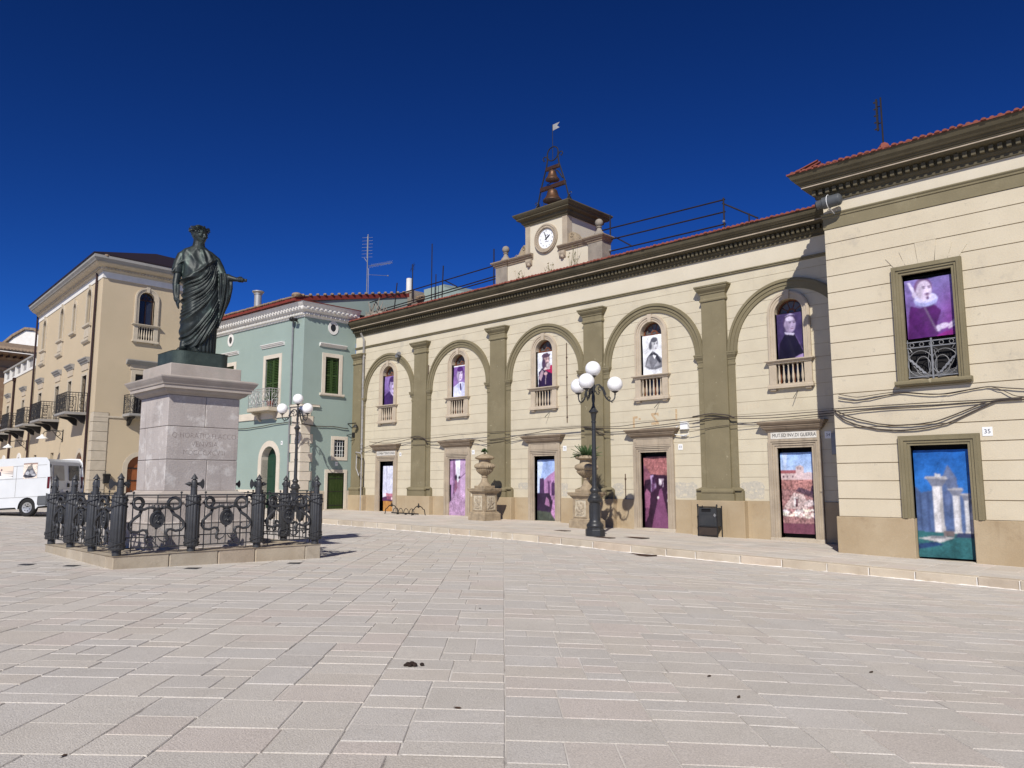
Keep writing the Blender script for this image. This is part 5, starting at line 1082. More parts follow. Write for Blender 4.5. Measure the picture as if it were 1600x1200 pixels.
def pot(F, a, d, z, r, h, lb, cat='potted plant', m=M_['leafd'], n=120):
    t = root('potted_plant', F((a, d, z)), lb, cat); b = B(); p = F((a, d, z)); b.lathe([(r*.7, 0), (r, h), (r*1.08, h), (r*1.08, h+.03), (r*.9, h+.03)], p, 12); ob('pot', b, M_['tile'], t, smooth=True)
    b = B()
    for k in range(n):
        a1, e1 = random.random()*6.28, random.random()*1.5; q_ = random.uniform(.3, 1.); c = Vector((math.cos(a1)*math.cos(e1), math.sin(a1)*math.cos(e1), math.sin(e1)))*r*1.9*q_+Vector((p.x, p.y, p.z+h+.05)); u = Vector((random.uniform(-1, 1), random.uniform(-1, 1), random.uniform(-.3, 1))).normalized()*.07; v = u.orthogonal().normalized()*.03
        b.add([tuple(c-u), tuple(c+v), tuple(c+u), tuple(c-v)], [(0, 1, 2, 3)])
    ob('foliage', b, m, t, fix=False)
pot(FG, 2.3, .35, 5.50, .19, .28, 'green potted plant standing behind the railing of the green house balcony')
# lamp and camera on the corner
b = B(FG); b.tube([(.55, 0, 9.75), (.55, .28, 9.85)], .03, 5); b.ball((.72, .28, 9.9), .13, 12, 8); b.tube([(.55, .28, 9.85), (.30, .28, 9.8)], .09, 8); ob('floodlight', b, M_['black'], smooth=True, label='round black floodlight under the white cornice of the green house', cat='floodlight')
# roofs and stack behind
def block(name, x0, x1, y0, y1, z0, z1, m, lb, cat, z1b=None, roof=None, group=None):
    r = root(name, ((x0+x1)/2, (y0+y1)/2, z0), lb, cat, group); b = B(); zb = z1b if z1b is not None else z1
    b.add([(x0, y0, z0), (x1, y0, z0), (x1, y1, z0), (x0, y1, z0), (x0, y0, z1), (x1, y0, z1), (x1, y1, zb), (x0, y1, zb)], [(0, 3, 2, 1), (4, 5, 6, 7), (0, 1, 5, 4), (1, 2, 6, 5), (2, 3, 7, 6), (3, 0, 4, 7)]); w_ = ob('wall', b, m, r)
    if roof: b = B(); e = .25; b.add([(x0-e, y0-e, z1-.02), (x1+e, y0-e, z1-.02), (x1+e, y1+e, zb+.06), (x0-e, y1+e, zb+.06), (x0-e, y0-e, z1+.12), (x1+e, y0-e, z1+.12), (x1+e, y1+e, zb+.2), (x0-e, y1+e, zb+.2)], [(0, 3, 2, 1), (4, 5, 6, 7), (0, 1, 5, 4), (1, 2, 6, 5), (2, 3, 7, 6), (3, 0, 4, 7)]); rr = ob('roof', b, roof, r); b = B(); F = Fr((0, y0-e, 0), (1, 0, 0), (0, -1, 0)); tiles(b, F, x0-e, x1+e, .04, z1+.12, 1.4, math.atan2(zb-z1+.08, y1-y0+2*e), .22, .09); ob('roof_tiles', b, roof, rr, kind='stuff')
    return r
block('roof_room', -5.8, -2.9, 4.6, 7.5, 10, 12.2, M_['concrete'], 'grey roof room with old tiles behind the green house', 'roof room', 13.0, M_['tileo'])
gr = block('roof_room', -2.75, -1.0, 4.5, 7.5, 9.5, 12.75, M_['green'], 'pale green roof room with a sloping end behind the town hall roof', 'roof room', 12.9)
b = B(); b.add([(-1.0, 4.5, 9.5), (.6, 4.5, 9.5), (-1.0, 4.5, 12.6), (-1.0, 7.5, 9.5), (.6, 7.5, 9.5), (-1.0, 7.5, 12.6)], [(0, 1, 2), (5, 4, 3), (1, 4, 5, 2), (0, 3, 4, 1), (0, 2, 5, 3)]); ob('buttress', b, M_['green'], gr)
tt = block('roof_room', -4.9, -3.3, 4.0, 5.6, 10.5, 12.75, M_['concrete'], 'rough grey chimney block carrying a white flue behind the green house', 'chimney')
b = B(); b.lathe([(.2, 0), (.2, .12), (.17, .14), (.17, .85), (.14, .87)], (-4.0, 4.4, 12.75), 12); ob('flue', b, M_['white'], tt, smooth=True)
block('roof_room', -9.8, -7.6, 3.6, 6, 10.5, 12.6, M_['concrete'], 'low grey roof house left of the tallest antenna behind the green house', 'roof room', 13.0, M_['tileo'])
b = B(); b.box(-5.9, -3.9, 3.3, 3.34, 11.75, 12.15); ob('tarpaulin', b, M_['white'], label='pale sheet lying on the old roof behind the green house', cat='sheet')
# ---------------------------------------------------------------- beige palazzo
BC = Vector((-11.983, -9.709, 0)); q = R(-4.6)
FA = Fr(BC, (-math.cos(q), -math.sin(q), 0), (math.sin(q), -math.cos(q), 0)); FE = Fr(BC, (0, 1, 0), (1, 0, 0))
PZ = root('beige_palazzo', (BC.x-6, BC.y+3, .4), 'tall beige palazzo with arched top windows and black iron balconies', 'palazzo')
AW = [(2.45, 1), (5.65, 0), (8.75, 1), (13.5, 1)]
opa = [(a, .42 if k else .3, 10.24 if k else 10.26, 11.80 if k else 11.68, True) for a, k in AW]+[(a, .48 if k else .40, 5.35 if k else 5.6, 7.42, False) for a, k in AW]+[(2.35, .62, -.5, 2.65, True), (8.9, .42, 2.6, 3.45, False), (13.65, .42, 2.6, 3.45, False)]
holes(FA, .04, 15.6, -.6, 12.45, opa, M_['beige'], PZ)
ope = [(2.30, .41, 9.3, 11.60, True), (2.42, .50, 5.3, 7.45, False), (2.42, .62, -.5, 2.45, True), (6., .41, 9.3, 11.6, True)]
holes(FE, 0, 6.75, -.6, 12.45, ope, M_['beige'], PZ)
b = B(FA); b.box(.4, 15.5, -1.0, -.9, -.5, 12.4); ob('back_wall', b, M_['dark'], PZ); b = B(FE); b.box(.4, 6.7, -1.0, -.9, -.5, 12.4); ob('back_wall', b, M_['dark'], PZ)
BP = [FA((15.6, 0, 0))[:2], BC[:2], FE((6.75, 0, 0))[:2]]
b = B(); b.sweep(BP, [(-.1, 12.42), (.035, 12.42), (.035, 12.74), (-.1, 12.75)]); ob('frieze_band', b, M_['white'], PZ)
b = B(); b.sweep(BP, [(-.1, 12.742), (.07, 12.742), (.09, 12.8), (.16, 12.84), (.18, 12.95), (.28, 12.98), (.42, 13.04), (.50, 13.10), (.50, 13.14), (-.1, 13.15)]); ob('cornice', b, M_['beiges'], PZ)
b = B(); b.sweep(BP, [(-.1, 13.14), (.55, 13.14), (.58, 13.2), (.66, 13.30), (.66, 13.44), (-.1, 13.46)]); ob('gutter_fascia', b, M_['greyf'], PZ)
for F, L in ((FA, 15.4), (FE, 6.6)):
    b = B(F); a = 0
    while a < L: b.box(a, a+.08, .18, .26, 12.86, 12.945); a += .17
    ob('dentils', b, M_['beiges'], PZ, kind='stuff')
b = B(); P = [FA((15.8, .72, 13.44)), FA((-.1, .72, 13.44)), FE((6.9, .72, 13.44)), Vector((BC.x-5, BC.y+6.9, 14.6)), Vector((BC.x-15, BC.y+4, 14.6))]; cpt = FA((3.5, -3.2, 14.5))
P = [FA((15.8, .70, 13.44)), FA((-.70, .70, 13.44)), FE((6.9, .70, 13.44)), FE((6.9, -3.5, 15.12)), FA((3.5, -3.6, 15.12)), FA((15.8, -3.6, 15.0))]
b.add([tuple(p) for p in P]+[(p.x, p.y, p.z+.09) for p in P], [(0, 1, 4, 5), (1, 2, 3, 4), (11, 10, 7, 6), (10, 9, 8, 7), (0, 6, 7, 1), (1, 7, 8, 2), (2, 8, 9, 3)]); ob('roof', b, M_['roofd'], PZ)
b = B(); pp = FE((-.1, .35, 13.45)); b.ball(tuple(pp), .28, 8, 5, (1.3, 1.3, .5)); ob('corner_tile', b, M_['tileo'], PZ)
def arched(F, a, hw, cb, zs, par, m=M_['beiges'], wd=.22, glass=True, back=-.22):
    b = B(F); n = 12; b.strip([(a-hw, cb), (a-hw, zs)]+arc(a, zs, hw, PI, 0, n)+[(a+hw, zs), (a+hw, cb)], [(a-hw-wd, cb), (a-hw-wd, zs)]+arc(a, zs, hw+wd, PI, 0, n)+[(a+hw+wd, zs), (a+hw+wd, cb)], -.02, .06); s = ob('window_surround', b, m, par)
    b = B(F); b.poly([(a-.07, zs+hw-.03), (a+.07, zs+hw-.03), (a+.1, zs+hw+wd+.05), (a-.1, zs+hw+wd+.05)], 0, .10); ob('keystone', b, m, s)
    b = B(F); b.strip(arc(a, zs, hw-.06, PI, 0, n), arc(a, zs, hw, PI, 0, n), back-.04, back); b.box(a-hw, a+hw, back-.04, back, zs-.05, zs+.03); b.box(a-.05, a+.05, back-.04, back+.005, cb-.6, zs)
    for s_ in (-1, 1): u0, u1 = sorted((a+s_*hw, a+s_*(hw-.07))); b.box(u0, u1, back-.04, back, cb-.6, zs)
    for t in (60, 120): b.tube([(a, back-.02, zs), (a+hw*math.cos(R(t)), back-.02, zs+hw*math.sin(R(t)))], .02, 4)
    fr = ob('window_frame', b, M_['woodd'], par); b = B(F); b.poly([(a-hw, cb-.6), (a+hw, cb-.6)]+arc(a, zs, hw, 0, PI, n), back-.03, back-.02); ob('pane', b, M_['glass'], fr)
for a, k in AW:
    hw = .42 if k else .3; arched(FA, a, hw, 10.24, 11.80 if k else 11.68, PZ, wd=.2, back=-.11)
    b = B(FA); b.side([(0, 10.1), (.10, 10.1), (.17, 10.16), (.17, 10.26), (0, 10.26)], a-hw-.3, a+hw+.3); ob('window_sill', b, M_['beiges'], PZ)
    if k:
        b = B(FA); b.box(a-hw-.18, a+hw+.18, -.02, .06, 9.45, 10.1); b.box(a-hw-.05, a+hw+.05, .06, .085, 9.55, 10.0); ob('window_apron', b, M_['beiges'], PZ)
        b = B(FA); b.side([(0, 9.22), (.08, 9.22), (.16, 9.32), (.16, 9.45), (0, 9.45)], a-hw-.28, a+hw+.28); ob('window_base', b, M_['beiges'], PZ)
    h2 = .48 if k else .40; frame4(FA, a, h2, 5.35 if k else 5.6, 7.42, .16, .03, M_['beiges'], PZ)
    hood(FA, a, h2+.36, 8.08, 8.36, .24, M_['greyf'], PZ); b = B(FA); b.box(a-h2-.22, a+h2+.22, 0, .04, 7.72, 8.08); ob('window_frieze', b, M_['stonel'], PZ)
    b = B(FA); b.box(a-h2, a+h2, -.17, -.15, 5.3, 7.42); w_ = ob('pane', b, M_['glass'], PZ); b = B(FA); b.box(a-.04, a+.04, -.148, -.12, 5.3, 7.42); b.box(a-h2, a-h2+.07, -.148, -.12, 5.3, 7.42); b.box(a+h2-.07, a+h2, -.148, -.12, 5.3, 7.42); ob('window_frame', b, M_['woodd'], PZ)
for a in (8.9, 13.65):
    b = B(FA); b.box(a-.42, a+.42, -.2, -.17, 2.6, 3.45); ob('pane', b, M_['glass'], PZ)
for a, hw in ((2.65, 1.2), (8.9, 1.3), (13.6, 1.3)): balcony(FA, a, hw, 1.02, 5.22, 1.02, PZ, M_['greyf'], M_['irong'])
stone_window(FE, 2.30, PZ, 9.12, 10.18, 11.60, .41, M_['beiges'], None, key='pz')
frame4(FE, 2.42, .50, 5.3, 7.45, .22, .04, M_['beiges'], PZ); hood(FE, 2.42, 1.02, 7.95, 8.2, .28, M_['greyf'], PZ); b = B(FE); b.box(2.42-.8, 2.42+.8, 0, .05, 7.70, 7.95); ob('window_frieze', b, M_['stonel'], PZ)
b = B(FE); b.box(1.92, 2.92, -.3, -.26, 5.3, 7.45); ob('pane', b, M_['glass'], PZ); b = B(FE); b.box(2.38, 2.46, -.26, -.22, 5.3, 7.45); b.box(1.92, 2.0, -.26, -.22, 5.3, 7.45); b.box(1.92, 2.92, -.26, -.22, 6.8, 6.88); ob('window_frame', b, M_['woodd'], PZ)
balcony(FE, 2.5, 1.12, .95, 5.12, 1.0, PZ, M_['greyf'], M_['irong'])
b = B(FE); b.box(-.02, 6.7, -.01, .05, 5.02, 5.12); ob('band', b, M_['beiges'], PZ, bev=.012)
for F, a, zs in ((FA, 2.35, 2.65), (FE, 2.42, 2.45)):
    n = 10; b = B(F); b.strip([(a-.62, -.4), (a-.62, zs)]+arc(a, zs, .62, PI, 0, n)+[(a+.62, zs), (a+.62, -.4)], [(a-.86, -.4), (a-.86, zs)]+arc(a, zs, .86, PI, 0, n)+[(a+.86, zs), (a+.86, -.4)], -.3, .03); ob('door_surround', b, M_['beiges'], PZ)
    b = B(F); b.poly([(a-.62, -.3), (a-.62, zs)]+arc(a, zs, .62, PI, 0, n)+[(a+.62, -.3)], -.20, -.15); d_ = ob('door', b, M_['redw'], PZ)
    b = B(F)
    for z in (.9, 1.75, 2.4): b.box(a-.75, a+.3, -.15, -.12, z, z+.05)
    ob('door_hinge', b, M_['irong'], d_)
z = .3; k = 0
while z < 4.9:
    b = B(); w0, w1 = .55, .70; pts = [FA((w0, .002, 0)), FA((w0, .04, 0)), FA((-.04, .04, 0)), FE((w1, .04, 0)), FE((w1, .002, 0)), BC]; b.plan([(p.x, p.y) for p in pts], z+.008, z+.50-.008); ob('quoin', b, M_['beiges'], PZ, bev=.01); z += .50
for F, a, lb in ((FA, .95, 'dark brown downpipe beside the front corner of the beige palazzo'), (FA, 15.75, 'dark brown downpipe at the far left end of the beige palazzo')):
    b = B(F); b.tube([(a, .09, 12.98), (a, .085, .3)], .06, 8); ob('downpipe', b, M_['brownp'], smooth=True, label=lb, cat='downpipe', group='brown downpipes on the beige buildings')
b = B(FE); b.box(.62, .92, 0, .22, 1.62, 2.02); b.side([(0, 2.02), (.24, 2.02), (.16, 2.1), (0, 2.12)], .6, .94); ob('letter_box', b, M_['black'], label='black letter box on the beige palazzo wall beside the quoins', cat='letter box', bev=.01)
# low wing with balustrade
WG = root('beige_wing', FA((21.5, -3, .5)), 'lower beige wing with a white roof balustrade beside the palazzo', 'wing')
opw = [(18.9, .46, 5.3, 7.4, False), (24.6, .46, 5.3, 7.4, False), (18.85, .7, -.4, 2.75, True), (24.6, .7, -.4, 2.75, True)]
holes(FA, 15.9, 27.0, -.6, 9.35, opw, M_['beige'], WG); b = B(FA); b.box(16, 26.9, -1, -.9, -.5, 9.3); b.box(26.65, 27.0, -7, -.36, -.6, 9.35); ob('back_wall', b, M_['beige'], WG)
b = B(FA); b.box(15.9, 27.1, -.2, .05, 9.35, 9.52); ob('coping', b, M_['white'], WG); b = B(FA); b.box(15.9, 27.2, -.24, .10, 10.20, 10.34); ob('balustrade_rail', b, M_['greyf'], WG)
for k in range(6):
    a = 16.2+2.12*k; b = B(FA); b.box(a-.16, a+.16, -.2, .05, 9.52, 10.2); ob('balustrade_pier', b, M_['white'], WG)
b = B(FA); b.box(15.9, 27, -.14, -.08, 9.52, 10.2); ob('balustrade_panel', b, M_['zinc'], WG)
for a in (18.9, 24.6):
    frame4(FA, a, .46, 5.35, 7.42, .16, .03, M_['beiges'], WG); hood(FA, a, .82, 8.05, 8.33, .22, M_['greyf'], WG); b = B(FA); b.box(a-.66, a+.66, 0, .04, 7.72, 8.05); ob('window_frieze', b, M_['stonel'], WG); b = B(FA); b.box(a-.46, a+.46, -.3, -.26, 5.3, 7.4); ob('pane', b, M_['glass'], WG); balcony(FA, a, 1.25, 1.02, 5.22, 1.02, WG, M_['greyf'], M_['irong'])
for a in (18.85, 24.6):
    n = 10; b = B(FA); b.strip([(a-.7, -.4), (a-.7, 2.75)]+arc(a, 2.75, .7, PI, 0, n)+[(a+.7, 2.75), (a+.7, -.4)], [(a-1., -.4), (a-1., 2.75)]+arc(a, 2.75, 1., PI, 0, n)+[(a+1., 2.75), (a+1., -.4)], -.3, .04); ob('door_surround', b, M_['white'], WG); b = B(FA); b.box(a-.7, a+.7, -.4, -.32, -.4, 3.5); ob('door', b, M_['woodd'], WG)
b = B(FA); b.tube([(22.4, .09, 9.3), (22.4, .09, .4)], .075, 8); b.box(22.25, 22.55, 0, .2, 9.1, 9.35); ob('downpipe', b, M_['brownp'], smooth=True, label='dark brown downpipe in the middle of the low beige wing', cat='downpipe', group='brown downpipes on the beige buildings')
# wall lamps with white shades
def wall_lamp(F, a, z, lb):
    r = root('wall_lamp', F((a, 0, z)), lb, 'wall lamp', 'iron wall lamps with white shades'); b = B(F); b.box(a-.05, a+.05, 0, .04, z-.35, z+.35); b.tube([(a, .03, z+.25), (a, .5, z+.30), (a, .95, z+.18), (a, 1.05, z+.0)], .025, 5)
    b.tube([(a, .03, z-.25), (a, .3, z-.05), (a, .55, z+.26)], .02, 5); b.tube([(a, .28+.13*math.cos(t), z+.10+.13*math.sin(t)) for t in np.linspace(0, 2*PI, 14, endpoint=False)], .018, 4, True); ob('bracket', b, M_['irong'], r)
    b = B(); p = F((a, 1.05, z-.12)); b.lathe([(.30, -.10), (.30, -.07), (.22, .0), (.10, .07), (.05, .14), (.03, .16)], p, 16); ob('lamp_shade', b, M_['plate'], r, smooth=True)
wall_lamp(FA, 6.4, 4.35, 'white-shaded iron wall lamp between the two nearest balconies of the beige palazzo'); wall_lamp(FA, 16.6, 4.2, 'white-shaded iron wall lamp at the far end of the beige palazzo by the arched door')
# houses beyond
def pz(px, D, z): 
    r_ = (px-800)/1215*D; return Vector((CAM.x, CAM.y, z))+rv0*r_+fv0*D
OH = root('old_house', pz(-20, 60, .5), 'old ochre house with a wide bracketed tile eave behind the low wing', 'house')
o_ = pz(52, 66, 0); FO = Fr(o_, -fv0, rv0*.96-fv0*.28) if 0 else Fr(o_, (-rv0*.62-fv0*.78), (rv0*.78-fv0*.62))
b = B(FO); b.box(-4, 14, -5, 0, 0, 11.9); ob('wall', b, M_['ochre'], OH); b = B(FO); b.side([(0, 11.9), (.2, 11.9), (.3, 12.15), (.9, 12.3), (.95, 12.42), (0, 12.5)], -4, 14); b.side([(0, 11.0), (.12, 11.0), (.16, 11.2), (0, 11.25)], -4, 14); ob('cornice', b, M_['ochre'], OH)
b = B(FO); a = -4
while a < 14: b.box(a, a+.12, .2, .8, 12.02, 12.16); a += .5
ob('eave_bracket', b, M_['woodd'], OH); b = B(FO); b.add([(-4, 1.1, 12.45), (14, 1.1, 12.45), (14, -5, 14), (-4, -5, 14), (-4, 1.1, 12.6), (14, 1.1, 12.6), (14, -5, 14.15), (-4, -5, 14.15)], [(0, 3, 2, 1), (4, 5, 6, 7), (0, 1, 5, 4), (1, 2, 6, 5), (2, 3, 7, 6), (3, 0, 4, 7)]); tiles(b, FO, -4, 14, 1.15, 12.58, 2, .25, .26, .11); ob('roof', b, M_['tileo'], OH)
for a in (1.5, 5): b = B(FO); b.box(a-.6, a+.6, -.01, .03, 7.2, 9.6); ob('window', b, M_['woodd'], OH); b = B(FO); b.box(a-.9, a+.9, 0, .12, 9.8, 10.0); ob('window_hood', b, M_['stoned'], OH)
balcony(FO, 3, 1.6, 1., 6.3, 1., OH, M_['white'], M_['irong'])
WH = root('white_house', pz(38, 84, .5), 'white gabled house with a tiled roof rising behind the old house', 'house'); o_ = pz(40, 84, 0); FW = Fr(o_, rv0, -fv0)
b = B(FW); b.poly([(-3.6, 5), (6, 5), (6, 14.5), (2.2, 16.6), (.1, 18.3), (-.9, 18.4), (-2.2, 17.6), (-3.6, 16.2)], -8, 0); ob('wall', b, M_['wallw'], WH); b = B(FW); b.strip([(-3.8, 16.2), (-2.2, 17.65), (-.9, 18.45), (.1, 18.35), (2.2, 16.65), (6, 14.5)], [(-3.9, 16.45), (-2.25, 17.9), (-.9, 18.7), (.2, 18.6), (2.3, 16.95), (6.1, 14.8)], -8, .25); ob('roof', b, M_['tileo'], WH)
b = B(FW); b.box(.55, 1.25, -.02, .02, 15.0, 16.0); ob('window', b, M_['dark'], WH)
# ---------------------------------------------------------------- monument: pedestal, fence, statue
th = -.026; MX = Vector((math.cos(th), math.sin(th), 0)); MY = Vector((-math.sin(th), math.cos(th), 0)); MC = Vector((14.54, -16.43, 0))
FM = Fr(MC, MX, MY)
PD = root('pedestal', FM((0, 0, .0)), 'tall weathered limestone pedestal with moulded cornice and carved inscription', 'pedestal')
# base step of separate stones
def ring_stones(h, wd, z0, z1, n, name, m, par, gap=.004, bev=.018):
    for s in range(4):
        c, s_ = [(1, 0), (0, 1), (-1, 0), (0, -1)][s]; cuts = [-h]
        while cuts[-1] < h-wd-.5: cuts.append(cuts[-1]+random.uniform(*n))
        cuts = [k for k in cuts if k < h-wd-.45]+[h-wd]
        for u0, u1 in zip(cuts[:-1], cuts[1:]):
            pts = [(u0+gap, -h), (u1-gap, -h), (u1-gap, -h+wd), (u0+gap, -h+wd)]; e = random.uniform(0, .006)
            q = [(a*c-d*s_, a*s_+d*c) for a, d in pts]; b = B(FM); b.plan(q, z0, z1-e); o = ob(name, b, m, par, bev=bev)
            if m.name.startswith(('base_step', 'kerb')): t = random.choice(TN); k = random.uniform(.88, 1.06); tint(o, tuple(v*k for v in t))
ring_stones(2.075, .36, -.25, .305, (.55, 1.05), 'base_stone', M_['base'], PD)
b = B(FM); b.box(-1.71, 1.71, -1.71, 1.71, -.2, .296); tint(ob('base_fill', b, M_['base'], PD))
ring_stones(1.20, .5, .296, .80, (.7, 1.1), 'plinth_stone', M_['ped'], PD, bev=.014)
ring_stones(1.02, .5, .80, 1.18, (.8, 1.2), 'plinth_stone', M_['ped'], PD, bev=.014)
b = B(FM); b.box(-.9, .9, -.9, .9, .3, 1.2); ob('core', b, M_['ped'], PD)
sq = lambda h: [(-h, -h), (h, -h), (h, h), (-h, h)]
b = B(FM); b.sweep(sq(.76), [(-.1, 1.18), (.20, 1.18), (.20, 1.24), (.16, 1.26), (.13, 1.28), (.15, 1.31), (.15, 1.36), (.12, 1.385), (.07, 1.39), (.05, 1.40), (.02, 1.43), (-.1, 1.43)], closed=True); ob('base_moulding', b, M_['pedt'], PD)
h = .758; g = .004
for z0, z1, sx, sy in ((1.425, 2.063, (.0, -.02), (.1, .1)), (2.063, 2.743, None, (-.05,)), (2.743, 3.39, (.08,), (.02,))):
    if sx is None: cols = [(-h, -.36), (-.36, h)]; rows = [(-h, h)]
    else: cols = [(-h, sx[0]-.25), (sx[0]-.25, h)]; rows = [(-h, sy[0]), (sy[0], h)]
    for x0, x1 in cols:
        for y0, y1 in rows:
            b = B(FM); b.box(x0+(g if x0 > -h else 0), x1-(g if x1 < h else 0), y0+(g if y0 > -h else 0), y1-(g if y1 < h else 0), z0+g, z1-g); ob('die_stone', b, M_['ped'], PD, bev=.009)
b = B(FM); b.box(-h+.02, h-.02, -h+.02, h-.02, 1.3, 4.0); ob('core', b, M_['carvel'], PD)
b = B(FM); b.sweep(sq(h-.004), [(-.1, 3.392), (.015, 3.392), (.03, 3.41), (.09, 3.44), (.12, 3.47), (.13, 3.505), (.185, 3.505), (.185, 3.575), (.205, 3.58), (.215, 3.61), (.25, 3.66), (.28, 3.71), (.285, 3.735), (.20, 3.77), (-.1, 3.80)], closed=True); ob('pedestal_cornice', b, M_['pedt'], PD)
b = B(FM); b.box(-.762, .762, -.762, .762, 3.76, 4.043); ob('cap_block', b, M_['pedt'], PD, bev=.012)
FT_ = Fr(FM((0, 0, 0)), MY, MX)
for s, c, sz, sx in (('Q\u00b7HORATIO FLACCO', 2.56, .155, 1.06), ('VENVSIA', 2.385, .155, 1.1), ('MDCCCXCVIII', 2.21, .155, 1.05)):
    sx *= .86
    text('inscription', s, FT_, .03, c, h-.001, sz, M_['carvel'], PD, ext=.0025, sx=sx, off=-.004)
# iron fence
FN = root('iron_fence', FM((0, 0, .305)), 'dark iron fence of fasces posts with axes around the monument, snakes and crests between', 'fence')
HP = 1.985; ZB = .305
def post_mesh():
    b = B(); N = 48
    b.lathe([(.075, 0), (.075, .10)], (0, 0, 0), 14)
    def fl(z, r0, am): return [((r0+am*abs(math.cos(6*2*PI*k/N*.5*2)))*math.cos(2*PI*k/N), (r0+am*abs(math.cos(6*2*PI*k/N)))*math.sin(2*PI*k/N), z) for k in range(N)]
    zs = [(.095, .112, .012), (.11, .118, .014), (.55, .118, .014), (1.04, .118, .014), (1.056, .112, .01)]; vs = []; fs = []
    for z, r0, am in zs: vs += fl(z, r0, am)
    for i in range(len(zs)-1):
        for k in range(N): l = (k+1) % N; fs.append((i*N+k, i*N+l, (i+1)*N+l, (i+1)*N+k))
    fs += [tuple(range(N-1, -1, -1)), tuple((len(zs)-1)*N+k for k in range(N))]; b.add(vs, fs)
    for z0 in (.14, .84):                                                          # crossed straps
        for d in (1, -1):
            for ph in (0, PI): b.tube([((.136)*math.cos(d*t+ph), .136*math.sin(d*t+ph), z0+.15*t/PI) for t in np.linspace(0, PI, 14)], .011, 4)
    for z in (.125, .32, .80, 1.03): b.lathe([(.128, z-.012), (.138, z-.004), (.138, z+.004), (.128, z+.012)], (0, 0, 0), 24) if z in (.125, 1.03) else None
    b.lathe([(.062, 1.05), (.058, 1.20), (.066, 1.205), (.066, 1.22), (.056, 1.23), (.056, 1.30), (.048, 1.33), (.030, 1.345), (.030, 1.352), (.062, 1.356), (.062, 1.366), (.045, 1.39), (.0, 1.462)], (0, 0, 0), 14)
    return b
def axe_mesh():
    b = B(); n = 9                                                                # blade on +x, spike on -x
    t = [math.radians(a) for a in np.linspace(-58, 58, n)]; out = [(.205*math.cos(a)+.0, 1.262+.135*math.sin(a)) for a in t]
    inn = [(.055, 1.235), (.09, 1.232), (.12, 1.222)]; inn2 = [(.12, 1.302), (.09, 1.292), (.055, 1.289)]
    P = inn+[(.205*math.cos(a)*.0+.125+.075*math.cos(a)*1., 1.262+.12*math.sin(a)) for a in t]+inn2
    n = len(P); b.add([(x, -.010 if x < .16 else -.003, z) for x, z in P]+[(x, .010 if x < .16 else .003, z) for x, z in P], [tuple(range(n)), tuple(range(2*n-1, n-1, -1))]+[(i, (i+1) % n, n+(i+1) % n, n+i) for i in range(n)])
    vs = []; m = 10
    for x, r in ((-.05, .03), (-.075, .022), (-.08, .044), (-.09, .044), (-.115, .034), (-.185, .0)): vs += [(x, r*math.cos(2*PI*k/m), 1.262+r*math.sin(2*PI*k/m)) for k in range(m)]
    b.add(vs, [(i*m+k, i*m+(k+1) % m, (i+1)*m+(k+1) % m, (i+1)*m+k) for i in range(5) for k in range(m)]); return b
def mesh_of(name, b, m, smooth_=True):
    o = ob(name, b, m, None, smooth=smooth_); me = o.data; off = WL[o]; me.transform(Matrix.Translation(off)); bpy.data.objects.remove(o); return me
ME = dict(post=mesh_of('fence_post', post_mesh(), M_['iron']), axe=mesh_of('axe_head', axe_mesh(), M_['iron']))
def put(name, me, F, a, d, c, par, rot, parl=None):
    o = bpy.data.objects.new(name, me); COL.objects.link(o); o.parent = par; p = F((a, d, c)); o.location = p-WL[par]; o.rotation_euler = (0, 0, rot); WL[o] = p; return o
def panel_mesh(L):
    b = B(); r = .011; T = 1.056; h = L/2
    for z in (T, .30, .115): b.tube([(-h, 0, z), (h, 0, z)], r*1.1, 5)
    b.tube([(-.47, 0, .905), (.47, 0, .905)], r*.9, 5)
    for x in (-.43, .43): b.tube([(x, 0, .03), (x, 0, T+.02)], r, 5); b.ball((x, 0, T+.045), .024, 6, 5)
    for x in (-.29, .29): b.tube([(x, 0, .115), (x, 0, .905)], r*.9, 5)
    for x in (-.15, .15): b.tube([(x, 0, .30), (x, 0, .905)], r*.8, 5); b.tube([(x, 0, .115), (x, 0, .30)], r*.8, 5)
    b.tube([(0, 0, .905), (0, 0, T)], r, 5); b.tube([(0, 0, .115), (0, 0, .45)], r*.8, 5)
    for s in (-1, 1): b.lathe([(0, -.02), (.018, 0), (0, .03)], (s*.47, 0, .905), 6)
    return b
def snake_mesh():
    P = [(.055, .04, .80), (.11, .04, .835), (.17, .035, .83), (.24, .03, .80), (.30, .03, .80)]
    P += [(.325+.10*math.cos(t), .03-.012*k, .905+.10*math.sin(t)) for k, t in enumerate(np.linspace(-1.4, 4.3, 13))]
    P += [(.27, -.03, .78), (.31, .0, .70), (.40, .02, .64), (.475, .03, .56), (.49, .03, .48), (.44, .03, .41), (.34, .03, .395), (.25, .03, .43), (.19, .03, .42), (.165, .03, .36), (.20, .03, .29), (.20, .03, .23), (.13, .03, .20), (.06, .03, .24), (.02, .03, .30)]
    Q = []
    for i in range(len(P)-1): Q += [tuple(Vector(P[i]).lerp(Vector(P[i+1]), .0)), tuple(Vector(P[i]).lerp(Vector(P[i+1]), .5))]
    Q.append(P[-1]); n = len(Q); rr = [.020 if i < 2 else .030 if i < 3 else .022+.010*math.sin(PI*min(1, i/n*1.25)) if i < n*.8 else .026*(n-i)/(n*.2)+.004 for i in range(n)]
    b = B(); b.tube(Q, rr, 8); return b
